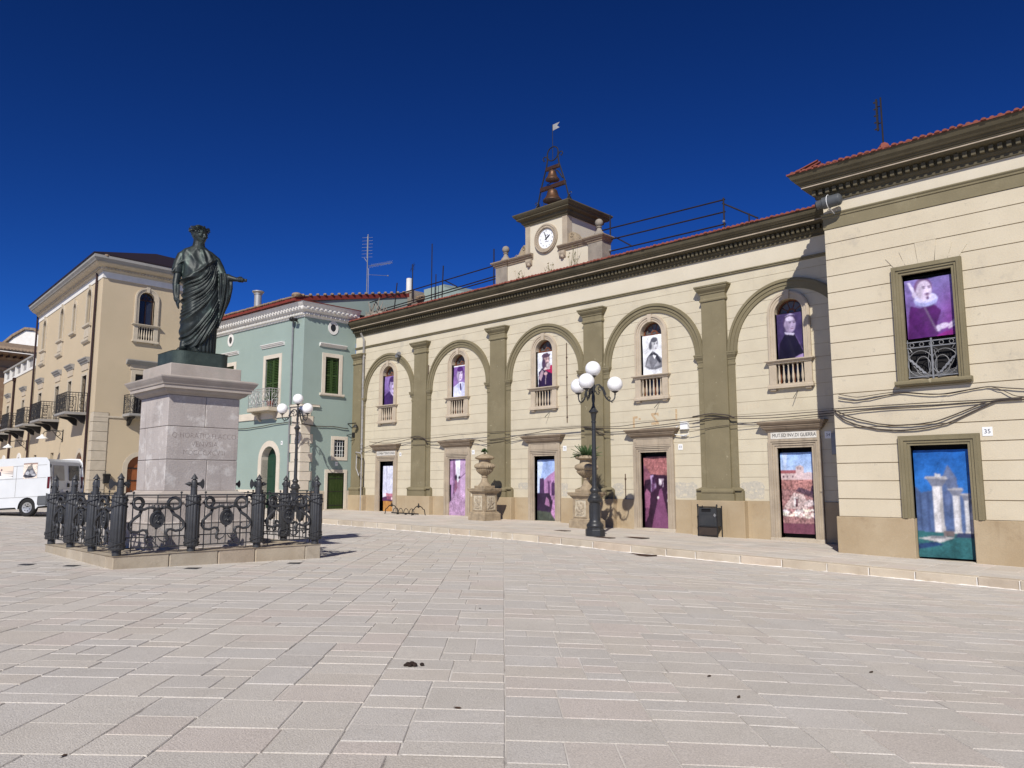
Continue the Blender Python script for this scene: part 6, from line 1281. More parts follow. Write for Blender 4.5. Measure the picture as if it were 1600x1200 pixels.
def crest_mesh():
    b = B(); n = 20
    b.poly([(.125*math.cos(2*PI*k/n), .60+.155*math.sin(2*PI*k/n)) for k in range(n)], -.02, .03); b.strip([(.10*math.cos(2*PI*k/n), .60+.128*math.sin(2*PI*k/n)) for k in range(n)], [(.128*math.cos(2*PI*k/n), .60+.158*math.sin(2*PI*k/n)) for k in range(n)], .028, .045, True)
    b.tube([(-.04, .035, .54), (.0, .045, .59), (-.02, .045, .63), (.03, .045, .67), (.05, .04, .64)], .014, 5); b.ball((.02, .035, .55), .03, 7, 5); b.ball((-.03, .035, .66), .022, 7, 5)
    b.box(-.02, .02, -.02, .02, .42, .46); return b
def crown_mesh():
    b = B(); b.lathe([(.055, .755), (.075, .755), (.075, .775), (.062, .78), (.09, .83)], (0, 0, 0), 14)
    for k in range(7): t = 2*PI*k/7; b.lathe([(.02, 0), (.012, .03), (.0, .045)], (.085*math.cos(t), .085*math.sin(t), .825), 5); b.ball((.088*math.cos(t), .088*math.sin(t), .872), .012, 5, 4)
    return b
ME.update(panel=mesh_of('panel', panel_mesh(1.10), M_['iron']), snakeR=mesh_of('snake', snake_mesh(), M_['iron']), crest=mesh_of('crest', crest_mesh(), M_['iron']), crown=mesh_of('crown', crown_mesh(), M_['iron']))
sm = ME['snakeR'].copy(); sm.transform(Matrix.Scale(-1, 4, (1, 0, 0))); sm.flip_normals(); ME['snakeL'] = sm
SP = 2*HP/3
for s in range(4):
    ang = s*PI/2; c, sn = math.cos(ang), math.sin(ang); rot = th+ang
    for k in range(3):
        a, d = -HP+SP*k, -HP; A_, D_ = a*c-d*sn, a*sn+d*c
        p = put('fence_post', ME['post'], FM, A_, D_, ZB, FN, rot); x = bpy.data.objects.new('axe_head', ME['axe']); COL.objects.link(x); x.parent = p; x.rotation_euler = (0, 0, (PI if (k+s) % 2 else 0)+(0 if k else PI/4*0))
        a = -HP+SP*(k+.5); A_, D_ = a*c-d*sn, a*sn+d*c
        q = put('railing_panel', ME['panel'], FM, A_, D_, ZB, FN, rot)
        for nm, key in (('snake', 'snakeR'), ('snake', 'snakeL'), ('crest', 'crest'), ('crown', 'crown')):
            o = bpy.data.objects.new(nm, ME[key]); COL.objects.link(o); o.parent = q; o.scale = (1, -1, 1)
            if nm == 'crest': o.location = (0, 0, .015)
# statue
wv = Vector((.915, -.404, 0)); uv = Vector((.404, .915, 0)); ZS = 4.36; FS = Fr((MC.x, MC.y, ZS), uv, wv)
ST = root('statue', FS((0, 0, -.32)), 'dark green bronze statue of a laurelled man in a toga holding out a scroll', 'statue')
b = B(FM); n = 9; hx = .60; pts = []
for cx_, cy_, t0 in ((hx-.25, hx-.25, 0), (-hx+.25, hx-.25, PI/2), (-hx+.25, -hx+.25, PI), (hx-.25, -hx+.25, 1.5*PI)):
    pts += [(cx_+.25*math.cos(t0+PI/2*k/n), cy_+.25*math.sin(t0+PI/2*k/n)) for k in range(n+1)]
b.plan(pts, 4.04, ZS+.004); ob('bronze_plinth', b, M_['bronzep'], ST, bev=.012)
NT, NZ = 200, 190
RG = np.array([[.0, -.20, .47, .29, .02], [.06, -.23, .485, .32, .02], [.35, -.295, .488, .33, .03], [.75, -.30, .49, .33, .04], [1.1, -.285, .49, .33, .03], [1.4, -.28, .50, .32, .0], [1.64, -.285, .49, .30, -.02], [1.85, -.30, .465, .29, -.03], [2.05, -.335, .43, .26, -.04], [2.2, -.375, .385, .24, -.05], [2.29, -.375, .345, .215, -.05], [2.37, -.325, .26, .18, -.05], [2.41, -.27, .19, .155, -.045], [2.45, -.16, .14, .12, -.03]])
zz = np.linspace(0, 2.45, NZ); P_ = [np.interp(zz, RG[:, 0], RG[:, i]) for i in range(1, 5)]
for i in range(4): k = np.ones(5)/5; P_[i] = np.convolve(np.pad(P_[i], 2, 'edge'), k, 'valid')
tt = np.linspace(0, 2*PI, NT, endpoint=False); T, Z = np.meshgrid(tt, zz); uL, uR, D_, W0 = [np.tile(p[:, None], (1, NT)) for p in P_]
ct, st = np.cos(T), np.sin(T); ex = .86; cu = np.sign(ct)*np.abs(ct)**ex; su = np.sign(st)*np.abs(st)**ex
uc, ur = (uL+uR)/2, (uR-uL)/2; s_ = np.clip((cu+1)/2, 0, 1)
phi = Z-(.95*s_**3.2+.10*s_)+.035*np.sin(5*s_+2.5*Z)+.06*(1-s_)**2; lam = .125; fr = (phi/lam+.8*np.sin(phi*5.3)+.45*np.sin(phi*11+2)+.3*np.sin(4.1*s_+1)) % 1
ridge = (1-np.abs(2*fr-1))**1.5; ridge = ridge*(.30+.70*np.abs(np.sin(phi*8.5+s_*2.2)))*(1-.75*np.exp(-((s_-.26)/.16)**2-((Z-.98)/.17)**2))*(.65+.35*np.sin(6*s_+4*Z)**2)
top = 1.68+.62*s_**1.4; low = .02+.0*s_
mk = smooth(top-Z, 0, .05); phl = Z-(.10+.75*s_**3.2); mlow = smooth(phl, -.02, .03)
disp = mk*mlow*(.070*ridge-.014)
pleat = np.abs(np.sin(T*13+.6*np.sin(Z*3)))**.8; disp += (1-mlow)*(.030*pleat-.055)
chest = (1-mk); vf = np.abs(np.sin(9*s_*2.2+Z*2.+.5*np.sin(Z*7)))**2; disp += chest*(.030*vf*smooth(s_, .48, .70)+.014*np.abs(np.sin(13*s_-Z*6+.8*np.sin(Z*9)))**3+.012*np.abs(np.sin(9*s_+Z*8))**4)
disp += .045*np.exp(-((Z-top+.03)/.045)**2)*smooth(2.28-Z, 0, .1)                     # roll along the upper edge of the toga
disp += .05*np.exp(-((s_-.62)/.11)**2-((Z-1.86)/.10)**2)
disp *= smooth(Z, -.01, .03)*smooth(2.44-Z, 0, .1)
kn = np.exp(-((s_-.24)/.17)**2-((Z-.95)/.30)**2)*np.clip(st, 0, 1)*.075               # advancing knee
U = uc+cu*(ur+disp); W = W0+su*(D_+disp+kn)
b = B(FS); b.v = [FS((U[i, j], W[i, j], Z[i, j])) for i in range(NZ) for j in range(NT)]
b.f = [(i*NT+j, i*NT+(j+1) % NT, (i+1)*NT+(j+1) % NT, (i+1)*NT+j) for i in range(NZ-1) for j in range(NT)]+[tuple(range(NT-1, -1, -1)), tuple((NZ-1)*NT+j for j in range(NT))]
# head
hy = R(38); hf = Vector((math.sin(hy), math.cos(hy), 0)); hr = Vector((math.cos(hy), -math.sin(hy), 0)); HC = Vector((.005, -.005, 2.735)); tilt = -.10
def H(f, r, z): return HC+hf*(f+tilt*-.0)+hr*r+Vector((0, 0, z+tilt*f))
def el(p, rf, rr, rz, n=14, m=10):
    vs = []; fs = []; base = len(b.v)
    for i in range(m+1):
        t = -PI/2+PI*i/m
        for k in range(n):
            q = 2*PI*k/n; d = hf*(rf*math.cos(t)*math.cos(q))+hr*(rr*math.cos(t)*math.sin(q))+Vector((0, 0, rz*math.sin(t))); vs.append(FS(tuple(p+d)))
    for i in range(m):
        for k in range(n): fs.append((i*n+k, i*n+(k+1) % n, (i+1)*n+(k+1) % n, (i+1)*n+k))
    b.v += vs; b.f += [tuple(x+base for x in f) for f in fs]
el(H(-.015, 0, .045), .185, .16, .185); el(H(.035, 0, -.07), .125, .125, .14); el(H(.02, 0, -.04), .14, .14, .12); el(H(.085, 0, -.165), .055, .058, .05); el(H(.07, 0, -.10), .09, .095, .10)
el(H(.152, 0, .055), .028, .092, .026); el(H(.13, 0, .11), .045, .105, .07)
for k in range(5): el(H(.150+.0115*k, 0, .030-.0215*k), .022, .020+.0018*k, .022, 8, 6)
el(H(.176, 0, -.063), .020, .031, .017); 
for s in (-1, 1): el(H(.118, s*.075, -.035), .045, .042, .04); el(H(.140, s*.052, .018), .022, .026, .012); el(H(-.01, s*.148, -.005), .032, .018, .052); el(H(-.005, s*.155, -.045), .018, .012, .022)
el(H(.150, 0, -.108), .020, .043, .010); el(H(.146, 0, -.128), .020, .038, .012)
for k in range(70):                                                                       # short curls
    a, e = random.uniform(.75, 2*PI-.75), random.uniform(-.25, 1.35); r = .165
    el(H(r*math.cos(a)*math.cos(e)*1.08-.02, r*math.sin(a)*math.cos(e)*.93, .05+r*math.sin(e)*1.02), .03, .03, .024, 6, 5)
# neck
NK = [(-.005, -.03, 2.38), (-.005, -.025, 2.48), (.0, -.015, 2.58), (.0, -.01, 2.66)]
b2 = B(FS); b2.tube(NK, [.19, .135, .122, .118], 14); b2.ball((-.01, -.06, 2.36), .2, 14, 9, (1.25, .75, .75))
# right arm (hanging, viewer's left) and sleeve
b2.tube([(-.24, -.05, 2.30), (-.33, -.03, 2.22), (-.385, .0, 2.05), (-.41, .02, 1.90), (-.415, .03, 1.80)], [.10, .115, .115, .122, .115], 16)
b2.tube([(-.40, .02, 1.95), (-.405, .05, 1.75), (-.425, .10, 1.55), (-.425, .14, 1.38), (-.415, .16, 1.28)], [.085, .08, .072, .055, .052], 12)
b2.tube([(-.415, .16, 1.30), (-.40, .175, 1.22), (-.385, .185, 1.15)], [.045, .060, .052], 10)
for k in range(4):
    o_ = -.035+.023*k; b2.tube([(-.405+.012*k, .20+o_*.9, 1.17), (-.385+.01*k, .215+o_, 1.09), (-.36+.006*k, .205+o_, 1.02-.012*(k in (1, 2))), (-.335, .19+o_, .985)], [.020, .019, .017, .013], 8)
b2.tube([(-.375, .225, 1.22), (-.345, .25, 1.17), (-.325, .25, 1.10)], [.022, .020, .015], 8)
b2.box(-.375, -.335, .12, .23, 1.06, 1.52)                                                # tablet in the hand
# left arm held out
b2.tube([(.26, -.05, 2.28), (.36, -.03, 2.18), (.44, .02, 2.02), (.50, .07, 1.88), (.53, .10, 1.80)], [.10, .115, .11, .10, .095], 16)
b2.tube([(.50, .09, 1.80), (.60, .16, 1.79), (.70, .22, 1.755), (.78, .26, 1.735), (.81, .27, 1.73)], [.088, .08, .068, .054, .05], 12)
b2.tube([(.80, .265, 1.73), (.85, .28, 1.728), (.895, .285, 1.725)], [.042, .052, .050], 10)
for k in range(4):
    x = .845+.028*k; y0 = .30; b2.tube([(x, y0-.045, 1.70+.01), (x+.012, y0+.02, 1.675), (x+.016, y0+.062, 1.70), (x+.014, y0+.06, 1.745), (x+.01, y0+.02, 1.765)], [.019, .019, .018, .016, .013], 8)
b2.tube([(.83, .27, 1.765), (.88, .29, 1.79), (.93, .305, 1.785)], [.022, .019, .014], 8)
b2.tube([(.79, .285, 1.725), (.94, .31, 1.722), (1.03, .325, 1.716)], .036, 12)
# feet
for (x, y, a, L) in ((-.235, .27, -.35, .30), (.02, .25, .25, .26)):
    d = Vector((math.sin(a), math.cos(a), 0)); q0 = Vector((x, y, 0)); b2.tube([tuple(q0-d*.12+Vector((0, 0, .09))), tuple(q0+Vector((0, 0, .075))), tuple(q0+d*.12+Vector((0, 0, .05))), tuple(q0+d*.2+Vector((0, 0, .035)))], [.08, .072, .060, .035], 12)
    n_ = d.cross(Vector((0, 0, 1)))
    for k in range(5): b2.tube([tuple(q0+d*.14+n_*(-.05+.025*k)+Vector((0, 0, .035))), tuple(q0+d*(.225-.012*abs(k-1))+n_*(-.058+.028*k)+Vector((0, 0, .024)))], [.018, .015], 6)
    b2.tube([tuple(q0-d*.06+Vector((0, 0, .10))), tuple(q0-d*.1+Vector((0, 0, .26)))], [.075, .08], 10)
# cloth hanging from the forearm
NR, NA = 60, 72; zr = np.linspace(1.86, .62, NR); l_ = np.interp(zr, [.62, .72, 1.0, 1.3, 1.6, 1.8, 1.86], [.44, .44, .45, .45, .45, .44, .46]); r_2 = np.interp(zr, [.62, .72, 1.0, 1.25, 1.55, 1.75, 1.82, 1.86], [.485, .51, .59, .68, .735, .735, .71, .64]); dd = np.interp(zr, [.62, 1., 1.6, 1.86], [.05, .09, .13, .10]); wc = np.interp(zr, [.62, 1., 1.6, 1.86], [.12, .13, .15, .14])
n0 = len(b2.v); vs = []
for i in range(NR):
    for k in range(NA):
        q = 2*PI*k/NA; m_ = .016*math.sin(q*7+zr[i]*2)+.012*math.sin(q*11-zr[i]*3); cx_, hx_ = (l_[i]+r_2[i])/2, (r_2[i]-l_[i])/2
        vs.append((cx_+math.cos(q)*(hx_+m_), wc[i]+math.sin(q)*(dd[i]+m_*1.4), zr[i]))
b2.add(vs, [(i*NA+k, i*NA+(k+1) % NA, (i+1)*NA+(k+1) % NA, (i+1)*NA+k) for i in range(NR-1) for k in range(NA)]+[tuple(range(NA-1, -1, -1)), tuple((NR-1)*NA+k for k in range(NA))])
# sleeve folds
for k in range(6):
    q = k*.55-.6; b2.tube([(-.30+.03*k*.3, .05+.02*k, 2.2-.02*k), (-.40+.02*math.cos(q), .07+.05*math.sin(q), 2.0), (-.415+.11*math.cos(q+2), .03+.11*math.sin(q+1), 1.80)], [.012, .018, .016], 6)
n = len(b.v); b.v += b2.v; b.f += [tuple(x+n for x in f) for f in b2.f]
fig = ob('figure', b, M_['bronze'], ST)
md = fig.modifiers.new('remesh', 'REMESH'); md.mode = 'VOXEL'; md.voxel_size = .0105; md.use_smooth_shade = True
ms = fig.modifiers.new('smooth', 'SMOOTH'); ms.factor = .45; ms.iterations = 2
b = B(FS)
for k in range(60):                                                                       # laurel wreath
    a = 2*PI*k/30+random.uniform(-.1, .1); up = .06 if k < 30 else .095; r = .178
    c = H(r*math.cos(a)*1.08-.02, r*math.sin(a)*.95, up+.02*math.cos(a)+.02); o = (hf*math.cos(a)+hr*math.sin(a)); tg = (-hf*math.sin(a)+hr*math.cos(a))*(1 if math.sin(a) < 0 else -1)
    d = (o*.40+Vector((0, 0, random.uniform(-.1, .75)))-tg*random.uniform(.4, 1.0)).normalized(); w_ = d.cross(o).normalized()*.02; L = random.uniform(.07, .10); e = o*.012
    pts = [c-d*.01, c+d*L*.45+w_+e, c+d*L, c+d*L*.45-w_+e]; qs = [p-o*.008 for p in pts]
    b.add([tuple(p) for p in pts+qs], [(0, 1, 2, 3), (7, 6, 5, 4), (0, 4, 5, 1), (1, 5, 6, 2), (2, 6, 7, 3), (3, 7, 4, 0)])
b.tube([tuple(H(.172*1.06*math.cos(t)-.02, .17*.95*math.sin(t), .105+.02*math.cos(t))) for t in np.linspace(0, 2*PI, 30, endpoint=False)], .016, 6, True)
b.tube([tuple(H(-.20, .02, .08)), tuple(H(-.21, .02, -.05)), tuple(H(-.18, .03, -.22)), tuple(H(-.20, .04, -.30))], [.02, .018, .014, .006], 6)
ob('laurel_wreath', b, M_['bronze'], ST)
# ---------------------------------------------------------------- street lamps
def lamp(x, y, z, lb):
    t = root('street_lamp', (x, y, z), lb, 'street lamp', 'cast iron street lamps with white globes'); F = Fr((x, y, z), (1, 0, 0), (0, 1, 0)); m = M_['lampm']
    b = B(F); b.lathe([(.31, 0), (.31, .20), (.29, .22), (.27, .22), (.27, .27)], n=8, rot=PI/8); ob('lamp_foot', b, m, t, bev=.01)
    b = B(F); b.lathe([(.25, .27), (.265, .30), (.265, .33), (.25, .37), (.20, .42), (.175, .46), (.17, .50), (.165, .99), (.17, 1.02), (.20, 1.04), (.225, 1.08), (.225, 1.12), (.19, 1.16), (.20, 1.18), (.185, 1.22), (.14, 1.26), (.11, 1.30), (.115, 1.33), (.145, 1.37), (.145, 1.42), (.115, 1.46), (.085, 1.50)], n=24); ped_ = ob('lamp_pedestal', b, m, t, smooth=True)
    b = B(F)
    for k in range(18): q = 2*PI*k/18; b.ball((.205*math.cos(q), .205*math.sin(q), 1.10), .03, 6, 4); b.ball((.13*math.cos(q), .13*math.sin(q), 1.395), .022, 5, 4)
    for k in range(8): q = 2*PI*k/8; b.tube([(.168*math.cos(q), .168*math.sin(q), .55), (.168*math.cos(q), .168*math.sin(q), .95)], .012, 4)
    ob('ornament', b, m, ped_, kind='stuff')
    b = B(F); pr = [(.085, 1.50), (.078, 1.55), (.072, 2.33), (.085, 2.34), (.085, 2.40), (.070, 2.41), (.062, 3.28), (.078, 3.29), (.078, 3.33), (.064, 3.34), (.064, 3.48), (.08, 3.49), (.08, 3.53), (.062, 3.55), (.075, 3.62), (.09, 3.74), (.10, 3.78), (.15, 3.82), (.15, 3.85), (.10, 3.90), (.06, 3.98), (.04, 4.04), (.045, 4.06), (.035, 4.09), (.05, 4.16), (.058, 4.24), (.05, 4.34), (.038, 4.42), (.06, 4.46), (.06, 4.66), (.04, 4.72), (.045, 4.76), (.03, 4.80), (.028, 4.92)]
    b.lathe(pr, n=16); ob('shaft', b, m, t, smooth=True)
    def dish(b, p): b.lathe([(.03, -.02), (.035, .0), (.07, .03), (.11, .06), (.115, .075), (.0, .075)], p, 14)
    b = B(F); dish(b, (0, 0, 4.90)); ob('globe_holder', b, m, t, smooth=True)
    b = B(F); b.ball((0, 0, 5.19), .245, 32, 20); ob('globe', b, M_['globe'], t, smooth='all')
    return t
def lamp_arm(t, ang, tmpl=None):
    x, y, z = WL[t]; F = Fr((x, y, z), (math.cos(ang), math.sin(ang), 0), (-math.sin(ang), math.cos(ang), 0)); m = M_['lampm']
    b = B(F); P = [(.05, 0, 4.58), (.10, 0, 4.68), (.19, 0, 4.69), (.27, 0, 4.62), (.32, 0, 4.50), (.36, 0, 4.37), (.42, 0, 4.26), (.50, 0, 4.19), (.58, 0, 4.17), (.65, 0, 4.21), (.69, 0, 4.29), (.70, 0, 4.40)]
    b.tube(P, [.022, .024, .026, .03, .03, .027, .025, .024, .022, .022, .02, .02], 7)
    b.tube([(.22+.075*math.cos(q)*(1-q/14), 0, 4.56+.085*math.sin(q)*(1-q/14)) for q in np.linspace(.8, 8.5, 26)], .016, 5)
    b.tube([(.07, 0, 4.50), (.11, 0, 4.40), (.17, 0, 4.38), (.20, 0, 4.44), (.16, 0, 4.48)], .018, 5); b.tube([(.50+.05*math.cos(q), 0, 4.26+.05*math.sin(q)) for q in np.linspace(-1.5, 4, 14)], .012, 4); b.tube([(.56, 0, 4.17), (.60, 0, 4.12), (.63, 0, 4.15)], .012, 4)
    for k in range(5): b.ball((.31+.02*k, .0, 4.60-.05*k), .034, 6, 5, (1, .6, 1))
    a = ob('arm', b, m, t, smooth=True); b = B(F); b.lathe([(.02, 4.36), (.03, 4.40), (.022, 4.42), (.03, 4.43), (.07, 4.455), (.11, 4.48), (.115, 4.495), (0, 4.495)], (.70, 0, 0), 14); ob('globe_holder', b, m, a, smooth=True)
    b = B(F); b.ball((.70, 0, 4.71), .245, 32, 20); ob('globe', b, M_['globe'], t, smooth='all')
lp = lamp(16.35, -4.48, ptop(16.35, -4.48)-.005, 'nearer black street lamp with white globes standing beside the agave urn')
a0 = math.atan2(.69, .724)+.12
for k in range(3): lamp_arm(lp, a0+k*2*PI/3)
l2 = dup_tree(lp, (-1.97, -3.9, ptop(-1.97, -3.9)-.005), rot=PI/2-.22, label='farther black street lamp with white globes at the green house corner behind the fence')
l2.scale = (1.03, 1.03, 1.035)
# ---------------------------------------------------------------- urns on carved pedestals
def urn(cx, cy, z, s, lid, lb, lbu):
    F = Fr((cx, cy, z), (1, 0, 0), (0, 1, 0)); t = root('urn_pedestal', (cx, cy, z), lb, 'pedestal', 'carved stone urn pedestals'); m = M_['urn']
    b = B(F); b.box(-.47, .47, -.47, .47, -.25, .28); ob('base_stone', b, m, t, bev=.02)
    b = B(F); b.box(-.36, .36, -.36, .36, .27, 1.10); d = ob('die', b, m, t, bev=.008)
    b = B(F); b.sweep(sq(.36), [(-.1, .278), (.06, .278), (.06, .31), (.02, .34), (-.1, .34)], closed=True); ob('moulding', b, m, t); b = B(F); b.sweep(sq(.36), [(-.1, 1.06), (.02, 1.06), (.03, 1.09), (.06, 1.12), (.08, 1.15), (.12, 1.16), (.12, 1.21), (.14, 1.22), (.14, 1.27), (-.1, 1.28)], closed=True); b.box(-.35, .35, -.35, .35, 1.1, 1.275); ob('moulding', b, m, t)
    for Fd in (Fr((cx, cy-.36, z), (1, 0, 0), (0, -1, 0)), Fr((cx+.36, cy, z), (0, 1, 0), (1, 0, 0))):
        b = B(Fd); b.strip([(-.25, .42), (.25, .42), (.25, 1.0), (-.25, 1.0)], [(-.29, .38), (.29, .38), (.29, 1.04), (-.29, 1.04)], -.01, .022, True); ob('panel_frame', b, m, d)
        b = B(Fd); b.box(-.25, .25, -.01, .006, .42, 1.0); ob('panel', b, M_['carve'], d)
        b = B(Fd)                                                                # worn relief figure
        for x, zz_, rx, rz_ in ((.02, .90, .05, .06), (-.02, .76, .09, .11), (.05, .66, .10, .07), (-.08, .60, .10, .08), (.08, .54, .09, .05), (-.12, .84, .04, .09), (.13, .80, .035, .12), (0, .50, .16, .04), (-.13, .52, .06, .06)): b.ball((x, .006, zz_), 1, 9, 6, (rx, .022, rz_))
        b.tube([(-.05, .02, .72), (.06, .025, .66), (.15, .02, .74), (.12, .02, .9)], .018, 5); b.tube([(-.17, .015, .46), (-.2, .015, .6), (-.16, .015, .7)], .02, 5)
        ob('relief', b, M_['panel'], d, smooth=True)
    t = root('urn', (cx, cy, z+1.28), lbu, 'urn', 'stone urns on pedestals'); z0 = 1.278; F = Fr((cx, cy, z+z0), (1, 0, 0), (0, 1, 0))
    b = B(F); b.box(-.30, .30, -.30, .30, 0, .10); ob('foot_block', b, m, t, bev=.01)
    N = 56; pr = [(.27, .10, 0), (.25, .14, 0), (.18, .22, 0), (.13, .32, 0), (.105, .42, 0), (.13, .45, 0), (.13, .48, 0), (.11, .50, 0), (.16, .55, .02), (.24, .61, .03), (.32, .70, .035), (.345, .75, .03), (.33, .77, 0), (.35, .785, 0), (.39, .81, .012), (.42, .87, .02), (.41, .93, .02), (.36, .98, .012), (.31, 1.0, 0), (.25, 1.02, 0), (.235, 1.08, 0), (.24, 1.14, 0), (.34, 1.17, 0), (.40, 1.20, 0), (.40, 1.24, 0)]
    pr += [(.34, 1.28, 0), (.22, 1.34, 0), (.10, 1.38, 0), (.08, 1.39, 0)] if lid else [(.37, 1.29, 0), (.31, 1.30, 0), (.29, 1.24, 0), (.05, 1.23, 0)]
    vs = []; fs = []
    for r, zz_, am in pr:
        for k in range(N): q = 2*PI*k/N; rr = r+am*(abs(math.cos(q*14))-.5)*1.3; vs.append((rr*math.cos(q), rr*math.sin(q), zz_))
    M = len(pr)
    for i in range(M-1):
        for k in range(N): fs.append((i*N+k, i*N+(k+1) % N, (i+1)*N+(k+1) % N, (i+1)*N+k))
    fs += [tuple(range(N-1, -1, -1)), tuple((M-1)*N+k for k in range(N))]; b = B(F); b.add(vs, fs); ob('bowl', b, m, t, smooth=True)
    return F
F1 = urn(8.45, -1.5, ptop(8.45, -1.5), 1, True, 'carved stone pedestal carrying the lidded urn beside the alley banner', 'lidded stone urn with a small round plant on its top')
F2 = urn(13.70, -1.5, ptop(13.7, -1.5), 1, False, 'carved stone pedestal half hidden behind the nearer street lamp', 'open stone urn with ribbed bowl holding a spiky agave')
b = B(F1)
for k in range(150):
    a, e = random.random()*6.28, random.uniform(-.1, 1.5); d = Vector((math.cos(a)*math.cos(e), math.sin(a)*math.cos(e), math.sin(e))); c = Vector((0, 0, 1.46))+d*random.uniform(.05, .12); w_ = d.orthogonal().normalized()*.022; b.add([tuple(c-w_), tuple(c+d*.06), tuple(c+w_), tuple(c-d*.02)], [(0, 1, 2, 3)])
b.lathe([(.05, 1.38), (.04, 1.45)], n=8); ob('plant', b, M_['leafd'], fix=False, label='small round dark green plant growing on top of the lidded urn', cat='plant')
b = B(F2)
for k in range(95):
    a = random.random()*6.28; e = random.uniform(.05, 1.45); L = random.uniform(.38, .62); d = Vector((math.cos(a)*math.cos(e), math.sin(a)*math.cos(e), math.sin(e))); s_ = Vector((-math.sin(a), math.cos(a), 0)); up = s_.cross(d)*-1; p0 = Vector((math.cos(a)*.08, math.sin(a)*.08, 1.24)); w_ = .032
    P = [p0, p0+d*L*.35, p0+d*L*.7+Vector((0, 0, -.03*L)), p0+d*L+Vector((0, 0, -.10*L))]; W_ = [w_, w_*1.1, w_*.6, .002]; n = len(b.v); vs = []
    for p, ww in zip(P, W_): vs += [tuple(p-s_*ww+up*.012), tuple(p-up*.006), tuple(p+s_*ww+up*.012)]
    b.add(vs, [(3*i+j, 3*i+j+1, 3*i+4+j, 3*i+3+j) for i in range(3) for j in range(2)])
ob('agave', b, M_['leaf'], fix=False, label='spiky green agave plant growing in the open urn', cat='agave')
# ---------------------------------------------------------------- litter bin, bike rack
x0, zb = 17.68, ptop(18.05, -.5); F = Fr((x0, -.34, zb), (1, 0, 0), (0, -1, 0)); LB = root('litter_bin', F((.38, .18, 0)), 'black iron litter bin with rusty foot panel against a facade pilaster', 'litter bin')
b = B(F)
for x in (.03, .73):
    for y in (.05, .36): b.tube([(x, y, 0), (x, y, 1.0)], .022, 6)
    b.lathe([(.0, 1.06), (.03, 1.04), (.025, 1.01), (.035, .99), (.02, .98)], (x, .36, 0), 8); b.ball((x, .36, .66), .035, 6, 5); b.ball((x, .36, .06), .035, 6, 5)
b.tube([(.03, .36, .965), (.73, .36, .965)], .02, 6); b.tube([(.03, .36, .33), (.73, .36, .33)], .016, 6); b.tube([(.03, .36, .04), (.73, .36, .04)], .016, 6); ob('frame', b, M_['irong'], LB)
b = B(F)
for p in pieces(.05, .71, .34, .94, [(.33, .17, .80, .90, False)]): b.poly(p, .34, .352)
b.box(.05, .062, .06, .35, .34, .94); b.box(.70, .712, .06, .35, .34, .94); ob('bin_panel', b, M_['binm'], LB); b = B(F); b.box(.07, .69, .30, .32, .4, .93); ob('liner', b, M_['dark'], LB)
b = B(F); b.strip([(.10, .38), (.10, .72), (.60, .72), (.60, .38)], [(.085, .365), (.085, .735), (.615, .735), (.615, .365)], .35, .36, True); ob('door_edge', b, M_['binm'], LB)
b = B(F); b.box(.05, .71, .335, .35, .05, .325); ob('foot_panel', b, M_['binb'], LB); b = B(F); b.poly([(.60, .70), (.64, .76), (.70, .70), (.66, .64), (.63, .66)], .352, .372); ob('label_tag', b, M_['grey'], LB)
F = Fr((1.75, -1.05, 0), (1, 0, 0), (0, 1, 0)); BR = root('bike_rack', F((1., 0, ptop(2.7, -1.05))), 'low dark iron bicycle rack with small hoops in front of the facade', 'bike rack')
zr0 = lambda x: ptop(1.75+x, -1.05)
for x in (.05, 2.0):
    b = B(F); z = zr0(x); b.tube([(x-.14, -.28, z), (x-.10, -.26, z+.25)]+[(x-.0+.0, -.25+.25*(1-math.cos(t)), z+.25+.16*math.sin(t)) for t in np.linspace(.2, PI-.2, 9)]+[(x+.10, .26, z+.25), (x+.14, .28, z)], .022, 6); b.lathe([(.03, 0), (.045, .04), (.02, .07), (.035, .10), (.0, .15)], (x, 0, z+.40), 8); b.ball((x, 0, z+.38), .05, 8, 6); ob('end_hoop', b, M_['irong'], BR, smooth=True)
b = B(F); b.tube([(.05, -.0, zr0(.05)+.06), (2.0, 0, zr0(2)+.06)], .028, 6); 
for x in (.5, 1.1, 1.6): b.box(x-.02, x+.02, -.05, .05, zr0(x)-.01, zr0(x)+.06)
ob('rail', b, M_['irong'], BR, smooth=True)
for k in range(4):
    x = .32+.40*k; b = B(F); z = zr0(x)+.07; b.tube([(x+.17*math.cos(t), 0, z+.0+.21*math.sin(t)) for t in np.linspace(0, PI, 12)], .016, 5); ob('wheel_hoop', b, M_['irong'], BR, smooth=True)
# ---------------------------------------------------------------- van
class FrT(Fr):
    def __call__(s, p): return s.o+s.u*p[0]+s.d*p[1]+Vector((0, 0, p[2]-.05*p[0]))
_q = R(5.5); bd = -rv0*math.cos(_q)+fv0*math.sin(_q); od = -fv0*math.cos(_q)-rv0*math.sin(_q)
VP = Vector((CAM.x, CAM.y, .41))+rv0*((83-800)/1215*29.6)+fv0*29.6
FV_ = FrT(VP, bd, od); VN = root('delivery_van', FV_((2.5, -1, 0)), 'white delivery van seen from behind with printed stickers on its side', 'van')
b = B(FV_); pr = [(.03, .42), (0, .62), (.0, 1.15), (.10, 2.0), (.20, 2.13), (.6, 2.16), (3.6, 2.16), (3.9, 2.05), (4.55, 1.25), (5.0, 1.05), (5.12, .75), (5.1, .42)]
wx = (.86, 3.95)
def arch(x, r=.40): return [(x+r*math.cos(t), .36+r*math.sin(t)) for t in np.linspace(0, PI, 11)]
prof = pr+[(4.4, .40)]+arch(wx[1])+[(3.5, .40), (1.3, .40)]+arch(wx[0])+[(.42, .40)]
